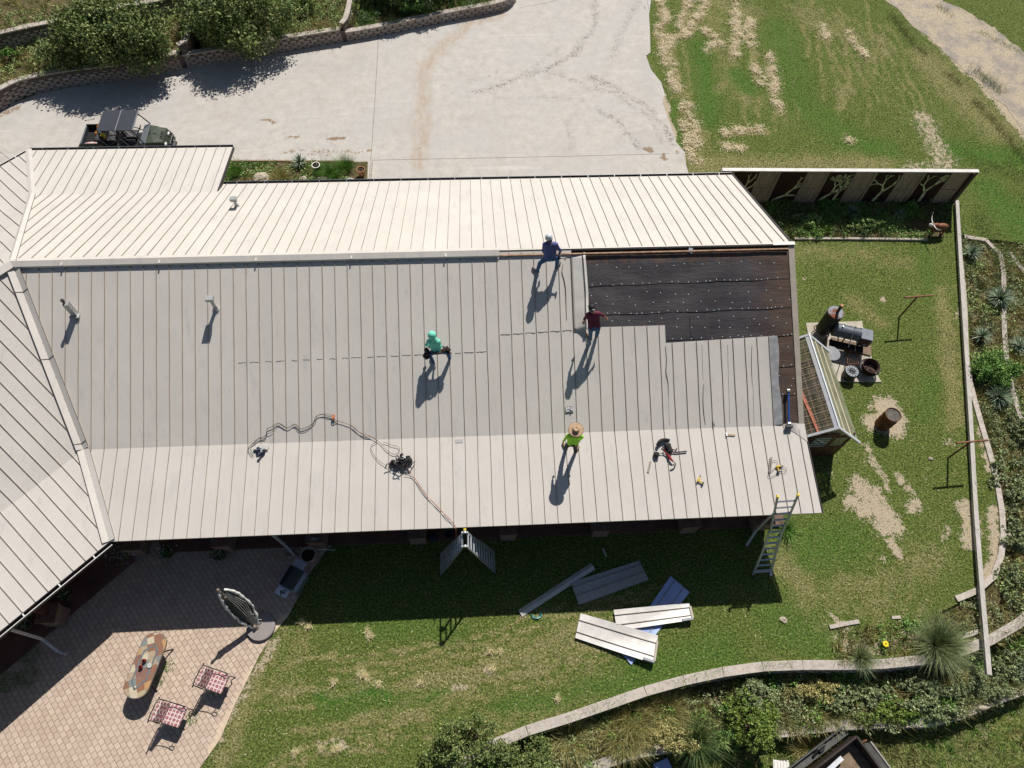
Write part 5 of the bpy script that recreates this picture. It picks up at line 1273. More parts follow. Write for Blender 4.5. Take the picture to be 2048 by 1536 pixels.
for x0, x1, k in edges:
    u0, u1 = panel_px(x0), panel_px(x1); u0 = max(u0, 0); u1 = min(u1, 1)
    q = M()
    if k == 0:
        n = 4
        for i in range(n):
            a = fpt(u0 + (u1 - u0) * i / n, 0); b = fpt(u0 + (u1 - u0) * (i + 1) / n, 0); a2 = a + (b - a) * .03; b2 = b - (b - a) * .03
            q.prism([(a2.x, a2.y), (b2.x, b2.y), (b2.x, b2.y + .03), (a2.x, a2.y + .03)], .12, FZ - .05)
        for z in (.95, .22): a = fpt(u0, z, -.02); b = fpt(u1, z, -.02); q.beam(a, b, .04, .09, mi=0)
        for u in (u0, u1): a = fpt(u, 0, .02); q.box((a.x, a.y, FZ / 2), (.09, .12, FZ - .05))
        q.build('plank_panel', [PLANK], FEN)
    else:
        a = fpt(u0, 0, .02); b = fpt(u1, 0, .02); q.prism([(a.x, a.y), (b.x, b.y), (b.x, b.y + .02), (a.x, a.y + .02)], .15, FZ - .05)
        pn = q.build('cutout_panel', [DPAN], FEN)
        w_ = (b - a).length; cu = (u0 + u1) / 2; org = fpt(cu, 0.12, 0.0); tq = M()
        random.seed(40 + ti); base_u = [-.1, -.32, -.3, .0, .0][ti]; ti += 1
        br = [1.2, .75, 1.0, 1.45, 1.6][ti - 1]
        branch(tq, base_u * w_, .10, br, .60, .15, 4, w_, FZ - .2, org, [0, -.3, 0, 0, 0][ti - 1])
        if ti == 3: branch(tq, .22 * w_, .10, 1.7, .55, .13, 4, w_, FZ - .2, org, 0)
        tq.build('tree_shape', [TREEC], pn)
random.seed(11)
cp = M(); a = fpt(0, FZ, .04) - Vector((.0, 0, 0)); b = fpt(1, FZ, .04); cp.beam(a, b + Vector((.08, 0, 0)), .18, .05); cp.build('fence_cap', [simple('white_cap', (.66, .64, .60), .6, var=.12, scale=4)], FEN)
cp = M(); cp.beam(fpt(0, .1, -.02), fpt(1, .1, -.02), .06, .14); cp.beam(fpt(1.0, 0, -.0), fpt(1.0, FZ, 0), .1, .1, up=(0, 1, 0)); cp.build('fence_rail', [simple('rail_wood', (.12, .085, .06), .9, var=.3)], FEN)
q = M(); q.box(fpt(.985, FZ * .5, -.07), (.1, .1, FZ)); q.build('end_post', [simple('post_dark', (.05, .03, .022), .8)], FEN)
# --- longhorn statue
LH = thing('longhorn_statue', 'small rusty metal longhorn with white face in the fence bed', 'statue', G(1868, 468, 0)); c = G(1868, 468, 0); q = M()
RU2 = simple('longhorn_rust', (.26, .11, .055), .6, .3, var=.4, scale=4)
q.ell(c + Vector((.05, 0, .48)), (.34, .15, .17), 14, 8); q.ell(c + Vector((-.2, 0, .52)), (.16, .14, .17), 12, 8); q.tube([c + Vector((-.25, 0, .55)), c + Vector((-.42, 0, .62))], [.12, .08], 10)
for x, y in ((-.22, -.08), (-.22, .08), (.28, -.08), (.28, .08)): q.tube([c + Vector((x, y, .4)), c + Vector((x + .02, y, .2)), c + Vector((x, y, 0))], [.06, .035, .03], 8)
q.tube([c + Vector((.37, 0, .55)), c + Vector((.42, 0, .35)), c + Vector((.41, 0, .18))], [.02, .015, .02], 6); q.build('body', [RU2], LH, smooth=True)
q = M(); q.ell(c + Vector((-.46, 0, .60)), (.14, .07, .08), 12, 8, R=Matrix.Rotation(.5, 3, 'Y')); q.build('head', [WHITEP], LH, smooth=True)
for s_ in (-1, 1):
    q = M(); q.tube(smoothpath([c + Vector((-.40, .05 * s_, .66)), c + Vector((-.40, .22 * s_, .68)), c + Vector((-.36, .40 * s_, .74)), c + Vector((-.33, .50 * s_, .86))]), [.028 - .0017 * i for i in range(13)], 8); q.build('horn', [WHITEP], LH, smooth=True)
# --- concrete slab, smoker, fire pits
sl = M(); ps = [G(x, y, 0) for x, y in ((1611, 647), (1723, 643), (1728, 672), (1740, 700), (1745, 735), (1762, 765), (1676, 764), (1650, 720), (1620, 690))]; sl.prism([(p.x, p.y) for p in ps], -.05, .045)
t = NT('old_slab'); c = t.ramp(t.noise(3, 7, rough=.8), [(.3, (.30, .26, .20)), (.55, (.50, .46, .38)), (.75, (.64, .60, .53))]); t.col(c); t.bump(t.noise(30, 4), .5, .01); o = sl.build('concrete_slab', [t.set(.9)]); struct(o)
SM = thing('barrel_smoker', 'big dark steel barbecue smoker with a tall upright barrel and long drum', 'smoker', (14.3, 14.9, .045))
vb = Vector((14.02, 15.28, 0)); q = M(); q.lathe(vb, [(0, .30), (.30, .30), (.31, .33), (.31, 1.50), (.30, 1.52), (0, 1.52)], 32); q.build('upright_barrel', [simple('smoker_black', (.035, .037, .04), .55, .3, var=.3, scale=3)], SM, smooth=False)
q = M(); q.lathe(vb, [(.305, 1.49), (.315, 1.51), (.30, 1.535), (0, 1.54)], 32)
t = NT('barrel_lid'); cr = t.ramp(t.noise(3.2, 5, rough=.7), [(.50, (.28, .30, .34)), (.56, (.20, .07, .035))]); t.col(cr); t.col(cr); q.build('barrel_lid', [t.set(.8, 0, .2)], SM)
q = M(); q.cyl(vb + Vector((.05, 0, 1.54)), vb + Vector((.05, .02, 1.92)), .06, n=16); ch_ = q.build('chimney', [simple('flue_dark', (.03, .028, .03), .6)], SM); q = M(); q.cyl(vb + Vector((.05, .02, 1.90)), vb + Vector((.05, .02, 1.98)), .058, n=16); q.build('flue_rim', [simple('rust_light', (.5, .25, .15), .8)], ch_)
d0, d1 = Vector((14.10, 14.93, .86)), Vector((15.08, 14.62, .86)); q = M(); q.cyl(d0, d1, .27, n=28); q.build('cooking_drum', [DKSTEEL], SM, smooth=False)
ax = (d1 - d0).normalized(); px_ = Vector((-ax.y, ax.x, 0))
for u in (.32, .78):
    q = M(); p = d0.lerp(d1, u) - px_ * .30 + Vector((0, 0, .02)); q.tube([p - ax * .09 + px_ * .06, p - ax * .09, p + ax * .09, p + ax * .09 + px_ * .06], .012, 6); q.build('handle', [ALU], SM)
for u in (.06, .30, .55, .75, .95):
    q = M(); p = d0.lerp(d1, u) + px_ * .12 + Vector((0, 0, .25)); q.box(p, (.09, .05, .03)); q.build('hinge', [BLK], SM)
q = M(); q.cyl(d0.lerp(d1, .25) + Vector((0, 0, .25)), d0.lerp(d1, .25) + Vector((0, 0, .33)), .03); q.build('thermometer', [ALU], SM)
q = M(); q.beam(d0.lerp(d1, .72) + Vector((0, 0, .28)) + px_ * .15, d0.lerp(d1, .55) - px_ * .8 + Vector((0, 0, .1)), .03, .03); q.build('lever', [BLKM], SM)
f0_ = d1 + ax * .24 - Vector((0, 0, .10)); q = M(); q.box(f0_, (.44, .50, .50), math.atan2(ax.y, ax.x)); q.cyl(f0_ + ax * .1 - px_ * .0 - Vector((0, 0, .02)), f0_ + ax * .245 - Vector((0, 0, .02)), .25, n=24); fb_ = q.build('firebox', [DKSTEEL], SM)
q = M(); q.box(f0_ - px_ * .26 - Vector((0, 0, .02)), (.36, .02, .36), math.atan2(ax.y, ax.x)); q.build('firebox_door', [simple('firebox_rust', (.09, .035, .025), .8, var=.4)], fb_)
q = M(); p = f0_ - px_ * .30 + Vector((0, 0, -.05)); q.tube([p - ax * .08, p + ax * .08], .012, 6); q.build('handle', [ALU], fb_)
fr = M()
for u in (-.1, .5, 1.25):
    p = d0.lerp(d1, u)
    for s_ in (-1, 1): fr.beam(p + px_ * .22 * s_ - Vector((0, 0, .15)), p + px_ * .26 * s_ - Vector((0, 0, .80)), .04, .04, up=(1, 0, 0))
fr.beam(d0 - px_ * .42 - Vector((0, 0, .35)), d1 - px_ * .42 + ax * .3 - Vector((0, 0, .35)), .3, .03); fr.build('frame', [BLKM], SM)
for u, s_ in ((-.35, -1), (-.35, 1)):
    wh = M()
    p = d0 + ax * u * .9 + px_ * .38 * s_; p.z = .27
    for k in range(16):
        a = k * math.pi / 8; b = a + math.pi / 8; R_ = .22; wh.beam(p + (ax * math.cos(a) + Vector((0, 0, 1)) * math.sin(a)) * R_, p + (ax * math.cos(b) + Vector((0, 0, 1)) * math.sin(b)) * R_, .03, .02, up=px_)
        if k % 2 == 0: wh.beam(p, p + (ax * math.cos(a) + Vector((0, 0, 1)) * math.sin(a)) * R_, .012, .012, up=px_)
    wh.build('iron_wheel', [RUST], SM)
pl = M(); 
for i in range(5): p = G(1700, 684 + i * 4, .08); pl.beam(G(1662 + i * 2, 676 + i * 4, .08), G(1742, 696 + i * 4 - 2, .08), .09, .05)
solo(pl, 'wood_pallet', [WOODP], 'weathered wooden planks lying under the smoker', 'pallet', tuple(G(1700, 690, .045)))
pt = thing('fire_pit', 'round rusty open fire bowl on the concrete slab', 'fire pit', G(1735, 745, .045)); c = G(1733, 742, .045)
q = M(); q.lathe(c, [(.0, .06), (.26, .06), (.30, .10), (.315, .40), (.32, .44), (.335, .44), (.335, .41), (.29, .40), (.25, .20), (0, .17)], 36); q.build('bowl', [simple('fire_bowl', (.055, .032, .025), .85, var=.4, scale=5)], pt)
q = M(); q.lathe(c, [(.335, .30), (.40, .30), (.40, .315), (.335, .315)], 36); q.build('rim_ring', [BLKM], pt); q = M(); 
for k in range(9): q.ell(c + Vector((random.uniform(-.15, .15), random.uniform(-.15, .15), .20)), (.06, .04, .03), 7, 5, jit=.2)
q.build('ash', [simple('ash', (.10, .055, .045), .95, var=.5, scale=20)], pt)
pt = thing('charcoal_kettle', 'low grey fire drum with a round grate lid beside the greenhouse', 'fire pit', G(1697, 752, .045)); c = G(1696, 752, .045)
q = M(); q.lathe(c, [(0, 0.0), (.255, 0.0), (.265, .1), (.265, .33), (.25, .36), (0, .36)], 36); q.build('drum', [simple('kettle_black', (.05, .052, .055), .5, .2, var=.25)], pt)
q = M(); q.lathe(c, [(.25, .375), (.252, .39), (.225, .395), (0, .385)], 36); q.build('lid', [simple('lid_grey', (.22, .25, .28), .55, .2, var=.2, scale=6)], pt)
q = M()
for k in range(6): a = k * math.pi / 6 + .3; q.beam(c + Vector((math.cos(a) * .24, math.sin(a) * .24, .402)), c - Vector((math.cos(a) * .24, math.sin(a) * .24, -.402)), .014, .012)
q.tube([c + Vector((math.cos(a) * .12, math.sin(a) * .12, .403)) for a in np.linspace(0, 2 * math.pi, 24)], .008, 5, cap=False); q.build('grate', [BLKM], pt)
tb = thing('round_table', 'round grey metal table partly hidden behind the greenhouse roof', 'table', G(1665, 718, .045)); c = G(1652, 722, .045); q = M(); q.lathe(c, [(0, .55), (.30, .55), (.32, .57), (.32, .59), (0, .60)], 32); q.build('table_top', [simple('table_grey', (.20, .21, .23), .5)], tb)
q = M()
for k in range(3): a = k * 2.1; q.beam(c + Vector((math.cos(a) * .1, math.sin(a) * .1, .55)), c + Vector((math.cos(a) * .26, math.sin(a) * .26, 0)), .03, .03)
q.build('legs', [BLKM], tb)
gr = thing('grill_rack', 'rusty wire grill rack standing on the concrete slab', 'grill', G(1705, 722, .045)); q = M(); A_ = G(1695, 706, .3); B_ = G(1718, 708, .3); C_ = G(1716, 728, .3); D_ = G(1695, 728, .3)
for a, b in ((A_, B_), (B_, C_), (C_, D_), (D_, A_)): q.beam(a, b, .02, .02); 
for a in (A_, B_, C_, D_): q.beam(a, a - Vector((0, 0, .26)), .02, .02, up=(1, 0, 0))
for i in range(1, 6): q.beam(A_.lerp(B_, i / 6), D_.lerp(C_, i / 6), .01, .01)
q.build('frame', [RUST], gr); q = M(); q.beam(G(1690, 700, .12), G(1722, 704, .12), .16, .03); q.build('shelf', [RUST], gr)
# --- rusty barrel
BR = thing('burn_barrel', 'rusty brown steel drum with ash on its lid in a bare dirt patch', 'barrel', (15.33, 11.08, 0)); c = Vector((15.33, 11.08, 0)); q = M()
q.lathe(c, [(0, 0), (.28, 0), (.29, .02), (.285, .04), (.285, .27), (.30, .29), (.285, .31), (.285, .56), (.30, .58), (.285, .60), (.285, .84), (.295, .86), (.295, .88), (.275, .88), (.272, .84), (0, .84)], 40)
t = NT('barrel_rust'); cr = t.ramp(t.noise(3, 7, rough=.8), [(.35, (.075, .032, .018)), (.55, (.19, .08, .035)), (.7, (.28, .14, .07))]); t.col(cr); t.bump(t.noise(30, 3), .3, .01); q.build('drum', [t.set(.8, .3)], BR)
q = M(); q.lathe(c, [(.270, .845), (0, .85)], 30)
t = NT('barrel_ash'); cr = t.ramp(t.noise(9, 6, rough=.8), [(.35, (.05, .045, .04)), (.6, (.15, .135, .12)), (.75, (.30, .26, .18))]); t.col(cr); q.build('lid', [t.set(.9)], BR)
# --- greenhouse
GH = thing('greenhouse', 'small lean greenhouse with corrugated clear roof and white ridge at the house end', 'greenhouse', (12.0, 11.6, 0))
gz, gr_ = 1.70, 2.62; ya, yb = 9.82, 13.6
xl0, xl1 = 10.95, 10.75; 
rS = G(1677, 853, gr_); rN = G(1618, 672, gr_); eS = G(1717, 882, gz); wS = Vector((11.02, rS.y + .02, gz + .03)); off = rN - rS
eN = eS + off; wN = wS + off
t = NT('corrugated_clear'); t.col(t.ramp(t.noise(2, 5), [(.35, (.30, .31, .20)), (.7, (.50, .46, .40))])); t.b.inputs['Alpha'].default_value = .22; CLR = t.set(.25)
t = NT('corrugated_dirty'); t.col(t.ramp(t.noise(2, 5), [(.35, (.26, .27, .17)), (.7, (.42, .43, .31))])); t.b.inputs['Alpha'].default_value = .72; CLR2 = t.set(.35)
def corr(mesh, a, b, c, d, n, amp, mi=0):   # a->b along ridge, d->c other edge
    nr = (b - a).cross(d - a).normalized()
    if nr.z < 0: nr = -nr
    vs = []; 
    for i in range(n + 1):
        o_ = nr * amp * (1 if i % 2 else -1); vs += [a.lerp(b, i / n) + o_, d.lerp(c, i / n) + o_]
    mesh.add(vs, [(2 * i, 2 * i + 2, 2 * i + 3, 2 * i + 1) for i in range(n)], mi)
q = M(); corr(q, rS, rN, wN, wS, 72, .008); q.build('clear_roof', [CLR], GH)
q = M(); corr(q, rS, rN, eN, eS, 72, .008); q.build('clear_roof', [CLR2], GH)
wd = M()
for i in range(1, 5):
    for A0, A1, B0, B1 in ((rS, rN, eS, eN), (rS, rN, wS, wN)):
        k = i / 5; wd.beam(A0.lerp(B0, k) - Vector((0, 0, .04)), A1.lerp(B1, k) - Vector((0, 0, .04)), .045, .035)
for i in range(8):
    k = i / 7; a = rS.lerp(rN, k)
    for B0, B1 in ((eS, eN), (wS, wN)): wd.beam(a - Vector((0, 0, .08)), B0.lerp(B1, k) - Vector((0, 0, .08)), .035, .07)
wd.build('rafters', [simple('rafter_wood', (.12, .07, .045), .8, var=.2)], GH)
wd = M()
for k in (.3, .62): wd.beam(rS.lerp(eS, k) + Vector((0, 0, .012)), rN.lerp(eN, k) + Vector((0, 0, .012)), .035, .012)
for i in range(14):
    k = (i + .5) / 14; wd.beam(rS.lerp(rN, k).lerp(wS.lerp(wN, k), .08) + Vector((0, 0, .014)), wS.lerp(wN, k) + Vector((0, 0, .014)), .010, .008)
wd.build('sheet_battens', [simple('pale_batten', (.50, .44, .30), .7)], GH)
wd = M(); wd.prism([(11.05, 9.95), (13.0, 9.95), (12.9, 13.4), (11.05, 13.4)], .0, .04); wd.build('floor', [simple('brown_floor', (.14, .08, .055), .9, var=.4, scale=3)], GH)
bt = M(); bt.beam(wS.lerp(rS, .55) - Vector((0, 0, .04)), wN.lerp(rN, .30) - Vector((0, 0, .04)), .12, .05); bt.build('purlin', [simple('red_purlin', (.42, .12, .07), .7, var=.25)], GH)
rg = M(); rg.beam(rS + Vector((0, -.06, .03)), rN + Vector((0, .06, .03)), .02, .05)
for s_ in (-1, 1): 
    tgt = (eS if s_ > 0 else wS); dd = (tgt - rS).normalized() * .15; u_ = Vector((0, 0, .03)); rg.slab([rS + u_, rS + u_ + dd, rN + u_ + dd, rN + u_][::s_], .008)
rg.build('ridge_cap', [simple('white_metal', (.66, .69, .74), .35, .2, var=.05)], GH)
for A_, B_ in ((rS, eS), (rS, wS), (rN, eN), (rN, wN)):
    q = M(); dy = Vector((0, -.05 if A_ is rS else .05, .015)); q.beam(A_ + dy, B_ + (B_ - A_).normalized() * .06 + dy, .09, .05); q.build('gable_trim', [simple('white_metal', (.66, .69, .74))], GH)
bx0, bx1 = 10.98, eS.x - .12; by0 = rS.y + .02; by1 = rN.y - .02
q = M(); q.prism([(bx0, by0), (bx1, by0), (bx1, by0 + .06), (bx0, by0 + .06)], 0, .85); q.prism([(bx1 - .06, by0 + .06), (bx1, by0 + .06), (bx1, by1), (bx1 - .06, by1)], 0, .85); q.prism([(bx0, by1 - .06), (bx1 - .06, by1 - .06), (bx1 - .06, by1), (bx0, by1)], 0, .85); q.build('base_wall', [REDBR], GH)
q = M(); rx = rS.x
corr(q, Vector((bx0, by0 + .03, gz)), Vector((bx1, by0 + .03, gz)), Vector((bx1, by0 + .03, .85)), Vector((bx0, by0 + .03, .85)), 30, .006); q.add([(bx0, by0 + .03, gz), (bx1, by0 + .03, gz), (rx, by0 + .03, gr_ - .03)], [(0, 1, 2)])
corr(q, Vector((bx1 - .03, by0, gz)), Vector((bx1 - .03, by1, gz)), Vector((bx1 - .03, by1, .85)), Vector((bx1 - .03, by0, .85)), 40, .006); q.add([(bx0, by1 - .03, gz), (rx, by1 - .03, gr_ - .03), (bx1, by1 - .03, gz), (bx1, by1 - .03, .85), (bx0, by1 - .03, .85)], [(0, 1, 2, 3, 4)])
q.build('clear_wall', [CLR2], GH)
dx = rx - .62
q = M(); q.box((dx + .45, by0 - .02, 1.0), (.9, .05, 2.0)); dr = q.build('door', [REDBR], GH, bevel=.008)
q = M(); q.box((dx + .45, by0 - .05, 1.42), (.62, .02, .8)); q.build('door_glass', [simple('glass_pale', (.10, .12, .12), .1)], dr); q = M()
for i in range(5): q.box((dx + .45, by0 - .065, 1.08 + i * .17), (.6, .012, .03))
q.beam((dx + .25, by0 - .07, 1.7), (dx + .6, by0 - .07, 1.4), .05, .012, up=(0, 1, 0)); q.beam((dx + .2, by0 - .07, 1.55), (dx + .4, by0 - .07, 1.35), .03, .012, up=(0, 1, 0)); q.build('window_bars', [WHITEP], dr)
q = M()
for x in (bx0 + .05, dx - .06, dx + .98, bx1 - .05): q.box((x, by0 + .02, 1.4), (.07, .05, 1.1))
q.beam((bx0, by0 - .0, gz), (bx1, by0 - .0, gz), .05, .07); q.build('gable_post', [REDBR], GH)
sh = M(); sh.prism([(bx1 - .5, by0 + .2), (bx1 - .1, by0 + .2), (bx1 - .1, by1 - .3), (bx1 - .5, by1 - .3)], .78, .82); sh.prism([(bx0 + .1, by0 + 1.2), (bx0 + .6, by0 + 1.2), (bx0 + .6, by1 - .3), (bx0 + .1, by1 - .3)], .78, .82); sh.build('potting_bench', [WOODP], GH)
# ---------------------------------------------------------------- utility vehicle
def make_utv():
    # local frame: x forward (east), y left (north)
    O = Vector((-15.72, 26.45, .02)); root = thing('utility_vehicle', 'dark green four seat utility vehicle with flat black roof and loaded cargo bed', 'utility vehicle', O)
    def L(x, y, z): return O + Vector((x, y, z))
    GRN = simple('green_paint', (.045, .06, .042), .6, 0, var=.1, spec=.3); PL = simple('utv_black', (.022, .023, .025), .6); SEAT = simple('seat_vinyl', (.05, .05, .055), .6); GRP = simple('utv_grey', (.13, .145, .165), .5)
    TY = simple('tyre_rubber', (.018, .018, .018), .85)
    for x in (1.38, -1.22):
        for y in (-.58, .58):
            w = M(); c = L(x, y, .32); ay = Vector((0, 1, 0))
            w.lathe(c - ay * .12, [(.17, .0), (.29, .0), (.32, .05), (.32, .19), (.29, .24), (.17, .24)], 28, ax=ay)
            for k in range(22):
                a = k * math.pi / 11; w.box(c + Vector((math.cos(a) * .32, 0, math.sin(a) * .32)), (.03, .22, .04), R=Matrix.Rotation(-a, 3, 'Y') @ Matrix.Rotation(math.pi / 2, 3, 'Y'))
            wo = w.build('wheel', [TY], root); r = M(); r.lathe(c - ay * .10, [(0, .06), (.10, .06), (.17, .02), (.18, 0), (.18, .2), (.17, .18), (.10, .14), (0, .14)], 20, ax=ay); r.build('rim', [GRP], wo)
    f = M(); f.box(L(.0, 0, .36), (2.9, .95, .12)); f.box(L(.15, 0, .44), (2.0, 1.38, .06)); f.build('chassis', [PL], root, bevel=.015)
    h = M()   # bonnet
    top = [(.88, -.60, .98), (1.25, -.55, .96), (1.62, -.40, .84), (1.62, .40, .84), (1.25, .55, .96), (.88, .60, .98)]; bot = [(.88, -.68, .5), (1.3, -.66, .55), (1.72, -.46, .45), (1.72, .46, .45), (1.3, .66, .55), (.88, .68, .5)]
    h.add([L(*p) for p in top + bot] + [L(1.1, 0, 1.02), L(1.5, 0, .94)], [(0, 1, 12), (12, 1, 13), (1, 2, 13), (2, 3, 13), (3, 4, 13), (13, 4, 12), (12, 4, 5), (0, 12, 5), (1, 0, 6, 7), (2, 1, 7, 8), (3, 2, 8, 9), (4, 3, 9, 10), (5, 4, 10, 11), (6, 0, 5, 11)])
    hb = h.build('bonnet', [GRN], root, bevel=.03)
    v = M()
    for i in range(5): v.box(L(1.55 - .0, -.2 + i * .1, .935 - .0), (.16, .022, .02), R=Matrix.Rotation(.22, 3, 'Y'))
    v.build('bonnet_vents', [PL], hb); v = M(); v.box(L(1.15, 0, 1.012), (.4, .02, .012)); v.build('bonnet_crease', [simple('green_dark', (.04, .055, .035), .35)], hb)
    for s in (-1, 1):
        q = M(); q.hexa([L(*p) for p in ((1.05, .60 * s, .52), (1.60, .52 * s, .50), (1.60, .72 * s, .50), (1.05, .75 * s, .52), (1.05, .58 * s, .80), (1.55, .46 * s, .74), (1.55, .70 * s, .70), (1.05, .74 * s, .76))]); q.build('front_fender', [GRN], root, bevel=.02)
        q = M(); q.ell(L(1.68, .34 * s, .68), (.05, .13, .06), 12, 8); q.build('headlight', [simple('lamp_glass', (.65, .66, .66), .15)], root, smooth=True)
        q = M(); q.hexa([L(*p) for p in ((-1.6, .60 * s, .60), (-.85, .60 * s, .60), (-.85, .75 * s, .60), (-1.6, .75 * s, .60), (-1.55, .60 * s, .74), (-.9, .60 * s, .74), (-.9, .72 * s, .70), (-1.55, .72 * s, .70))]); q.build('rear_fender', [PL], root, bevel=.02)
    q = M(); q.tube([L(1.72, -.45, .42), L(1.88, -.38, .42), L(1.92, 0, .42), L(1.88, .38, .42), L(1.72, .45, .42)], .03, 8); q.tube([L(1.72, -.35, .62), L(1.86, -.3, .66), L(1.86, .3, .66), L(1.72, .35, .62)], .025, 8)
    for y in (-.2, .2): q.beam(L(1.90, y, .40), L(1.86, y, .67), .03, .03)
    q.box(L(1.9, 0, .36), (.16, .3, .1)); q.build('front_bumper', [simple('bumper_grey', (.07, .075, .08), .5, .4)], root)
    d = M(); d.hexa([L(*p) for p in ((.70, -.62, .62), (.90, -.62, .60), (.90, .62, .60), (.70, .62, .62), (.66, -.60, .98), (.95, -.64, 1.02), (.95, .64, 1.02), (.66, .60, .98))]); d.build('dashboard', [GRP], root, bevel=.02)
    st = M(); c = L(.52, .30, 1.02); tl = Matrix.Rotation(-.9, 3, 'Y'); ring = [c + tl @ Vector((math.cos(a) * .18, math.sin(a) * .18, 0)) for a in np.linspace(0, 2 * math.pi, 22)]
    st.tube(ring, .016, 8, cap=False); st.tube([c, L(.75, .30, .88)], .02, 6)
    for a in (0.5, 2.6, 4.7): st.tube([c, c + tl @ Vector((math.cos(a) * .18, math.sin(a) * .18, 0))], .012, 6)
    st.build('steering_wheel', [BLK], root)
    for x in (.05, -.82):
        for y in (-.42, 0, .42) if x < 0 else (-.32, .32):
            w_ = .40 if x < 0 else .5; q = M(); q.box(L(x, y, .68), (.46, w_, .14)); q.box(L(x - .27, y, .98), (.12, w_, .52), R=Matrix.Rotation(-.15, 3, 'Y')); s_ = q.build('seat', [SEAT], root, bevel=.03)
            q = M(); q.beam(L(x - .22, y - w_ * .3, 1.2), L(x + .08, y - w_ * .42, .78), .04, .01); q.build('seat_belt', [simple('belt_grey', (.35, .34, .32), .7)], s_)
    cg = M(); R_ = .026; posts = {}
    for s in (-1, 1):
        y = .66 * s; yt = .56 * s
        cg.tube([L(.92, y, 1.0), L(.62, yt, 1.70)], R_, 8); cg.tube([L(-.20, y, .5), L(-.05, yt, 1.70)], R_, 8); cg.tube([L(-1.0, y, .6), L(-.85, yt, 1.70)], R_, 8); cg.tube([L(.62, yt, 1.70), L(-.85, yt, 1.70)], R_, 8); cg.tube([L(-.22, y, .95), L(.35, y, .7)], .02, 8); cg.tube([L(-.22, y, 1.2), L(-.95, y, .75)], .02, 8)
    for x in (.62, -.05, -.85): cg.tube([L(x, -.56, 1.70), L(x, .56, 1.70)], R_, 8)
    cg.build('roll_cage', [PL], root)
    rf = M(); rf.box(L(.36, 0, 1.755), (.76, 1.32, .03)); rf.box(L(-.42, 0, 1.755), (.77, 1.32, .03)); rf.build('roof', [simple('utv_roof', (.055, .06, .072), .35, var=.08)], root, bevel=.012)
    q = M(); q.box(L(-.03, 0, 1.763), (.012, 1.3, .03)); q.box(L(.70, 0, 1.763), (.01, 1.3, .025)); q.build('roof_seam', [simple('seam_silver', (.35, .36, .38), .4)], root)
    b = M(); b.box(L(-1.45, 0, .74), (.95, 1.25, .05)); 
    for s in (-1, 1): b.box(L(-1.45, .63 * s, .88), (.98, .05, .30))
    b.box(L(-.99, 0, .90), (.05, 1.3, .34))
    for i in range(11): b.box(L(-1.45, -.55 + i * .11, .775), (.9, .03, .02))
    bd = b.build('cargo_bed', [PL], root, bevel=.01)
    tg = M(); tg.box(L(-1.93, 0, .86), (.05, 1.22, .28))
    for i in range(12): tg.box(L(-1.90, -.52 + i * .095, .88), (.03, .04, .24))
    tg.build('tailgate', [GRP], bd, bevel=.01)
    q = M(); q.add([L(-1.95, -.62, .62), L(-1.95, .2, .62), L(-2.25, -.05, .60), L(-2.28, -.45, .60), L(-1.95, -.62, .58), L(-1.95, .2, .58), L(-2.25, -.05, .56), L(-2.28, -.45, .56)], [(3, 2, 1, 0), (4, 5, 6, 7), (0, 1, 5, 4), (1, 2, 6, 5), (2, 3, 7, 6), (3, 0, 4, 7)][::1]); q.build('hitch_flap', [PL], root)
    return L
UL = make_utv()
ORG = simple('orange_canvas', (.42, .16, .035), .8, var=.35, scale=9)
q = M(); q.ell(UL(-1.22, .38, .98), (.20, .22, .22), 12, 8, jit=.12); q.ell(UL(-1.30, .10, .92), (.18, .2, .16), 10, 8, jit=.15); q.ell(UL(-1.15, -.12, .88), (.2, .12, .12), 10, 6, jit=.15)
solo(q, 'tool_bag', [ORG], 'orange brown tool bag in the cargo bed behind the black roof', 'bag', tuple(UL(-1.25, .2, .8)), smooth=True)
q = M(); q.box(UL(-1.02, -.15, 1.04), (.24, .16, .18), .3); q.tube([UL(-1.1, -.15, 1.1), UL(-1.0, -.3, 1.12), UL(-.9, -.15, 1.1)], .015, 6)
solo(q, 'chainsaw', [YEL], 'yellow power tool among the load in the vehicle cargo bed', 'power tool', tuple(UL(-1.05, -.15, .9)), bevel=.015)
q = M(); q.ell(UL(-1.52, -.46, .84), (.34, .14, .09), 14, 8, jit=.08)
t = NT('feed_sack'); c_ = t.ramp(t.noise(7, 3), [(.47, (.62, .56, .54)), (.52, (.55, .16, .14)), (.58, (.6, .55, .52))]); t.col(c_)
solo(q, 'feed_sack', [t.set(.6)], 'pale sack with red print lying at the back of the cargo bed', 'sack', tuple(UL(-1.5, -.46, .78)), smooth=True)
q = M(); q.lathe(UL(-1.35, -.12, .78), [(0, 0), (.09, 0), (.10, .2), (.05, .24), (0, .24)], 16, ax=(.5, -.5, 1)); solo(q, 'jug', [simple('jug_white', (.6, .62, .64), .4)], 'small white jug standing in the cargo bed beside the sack', 'jug', tuple(UL(-1.35, -.12, .78)))
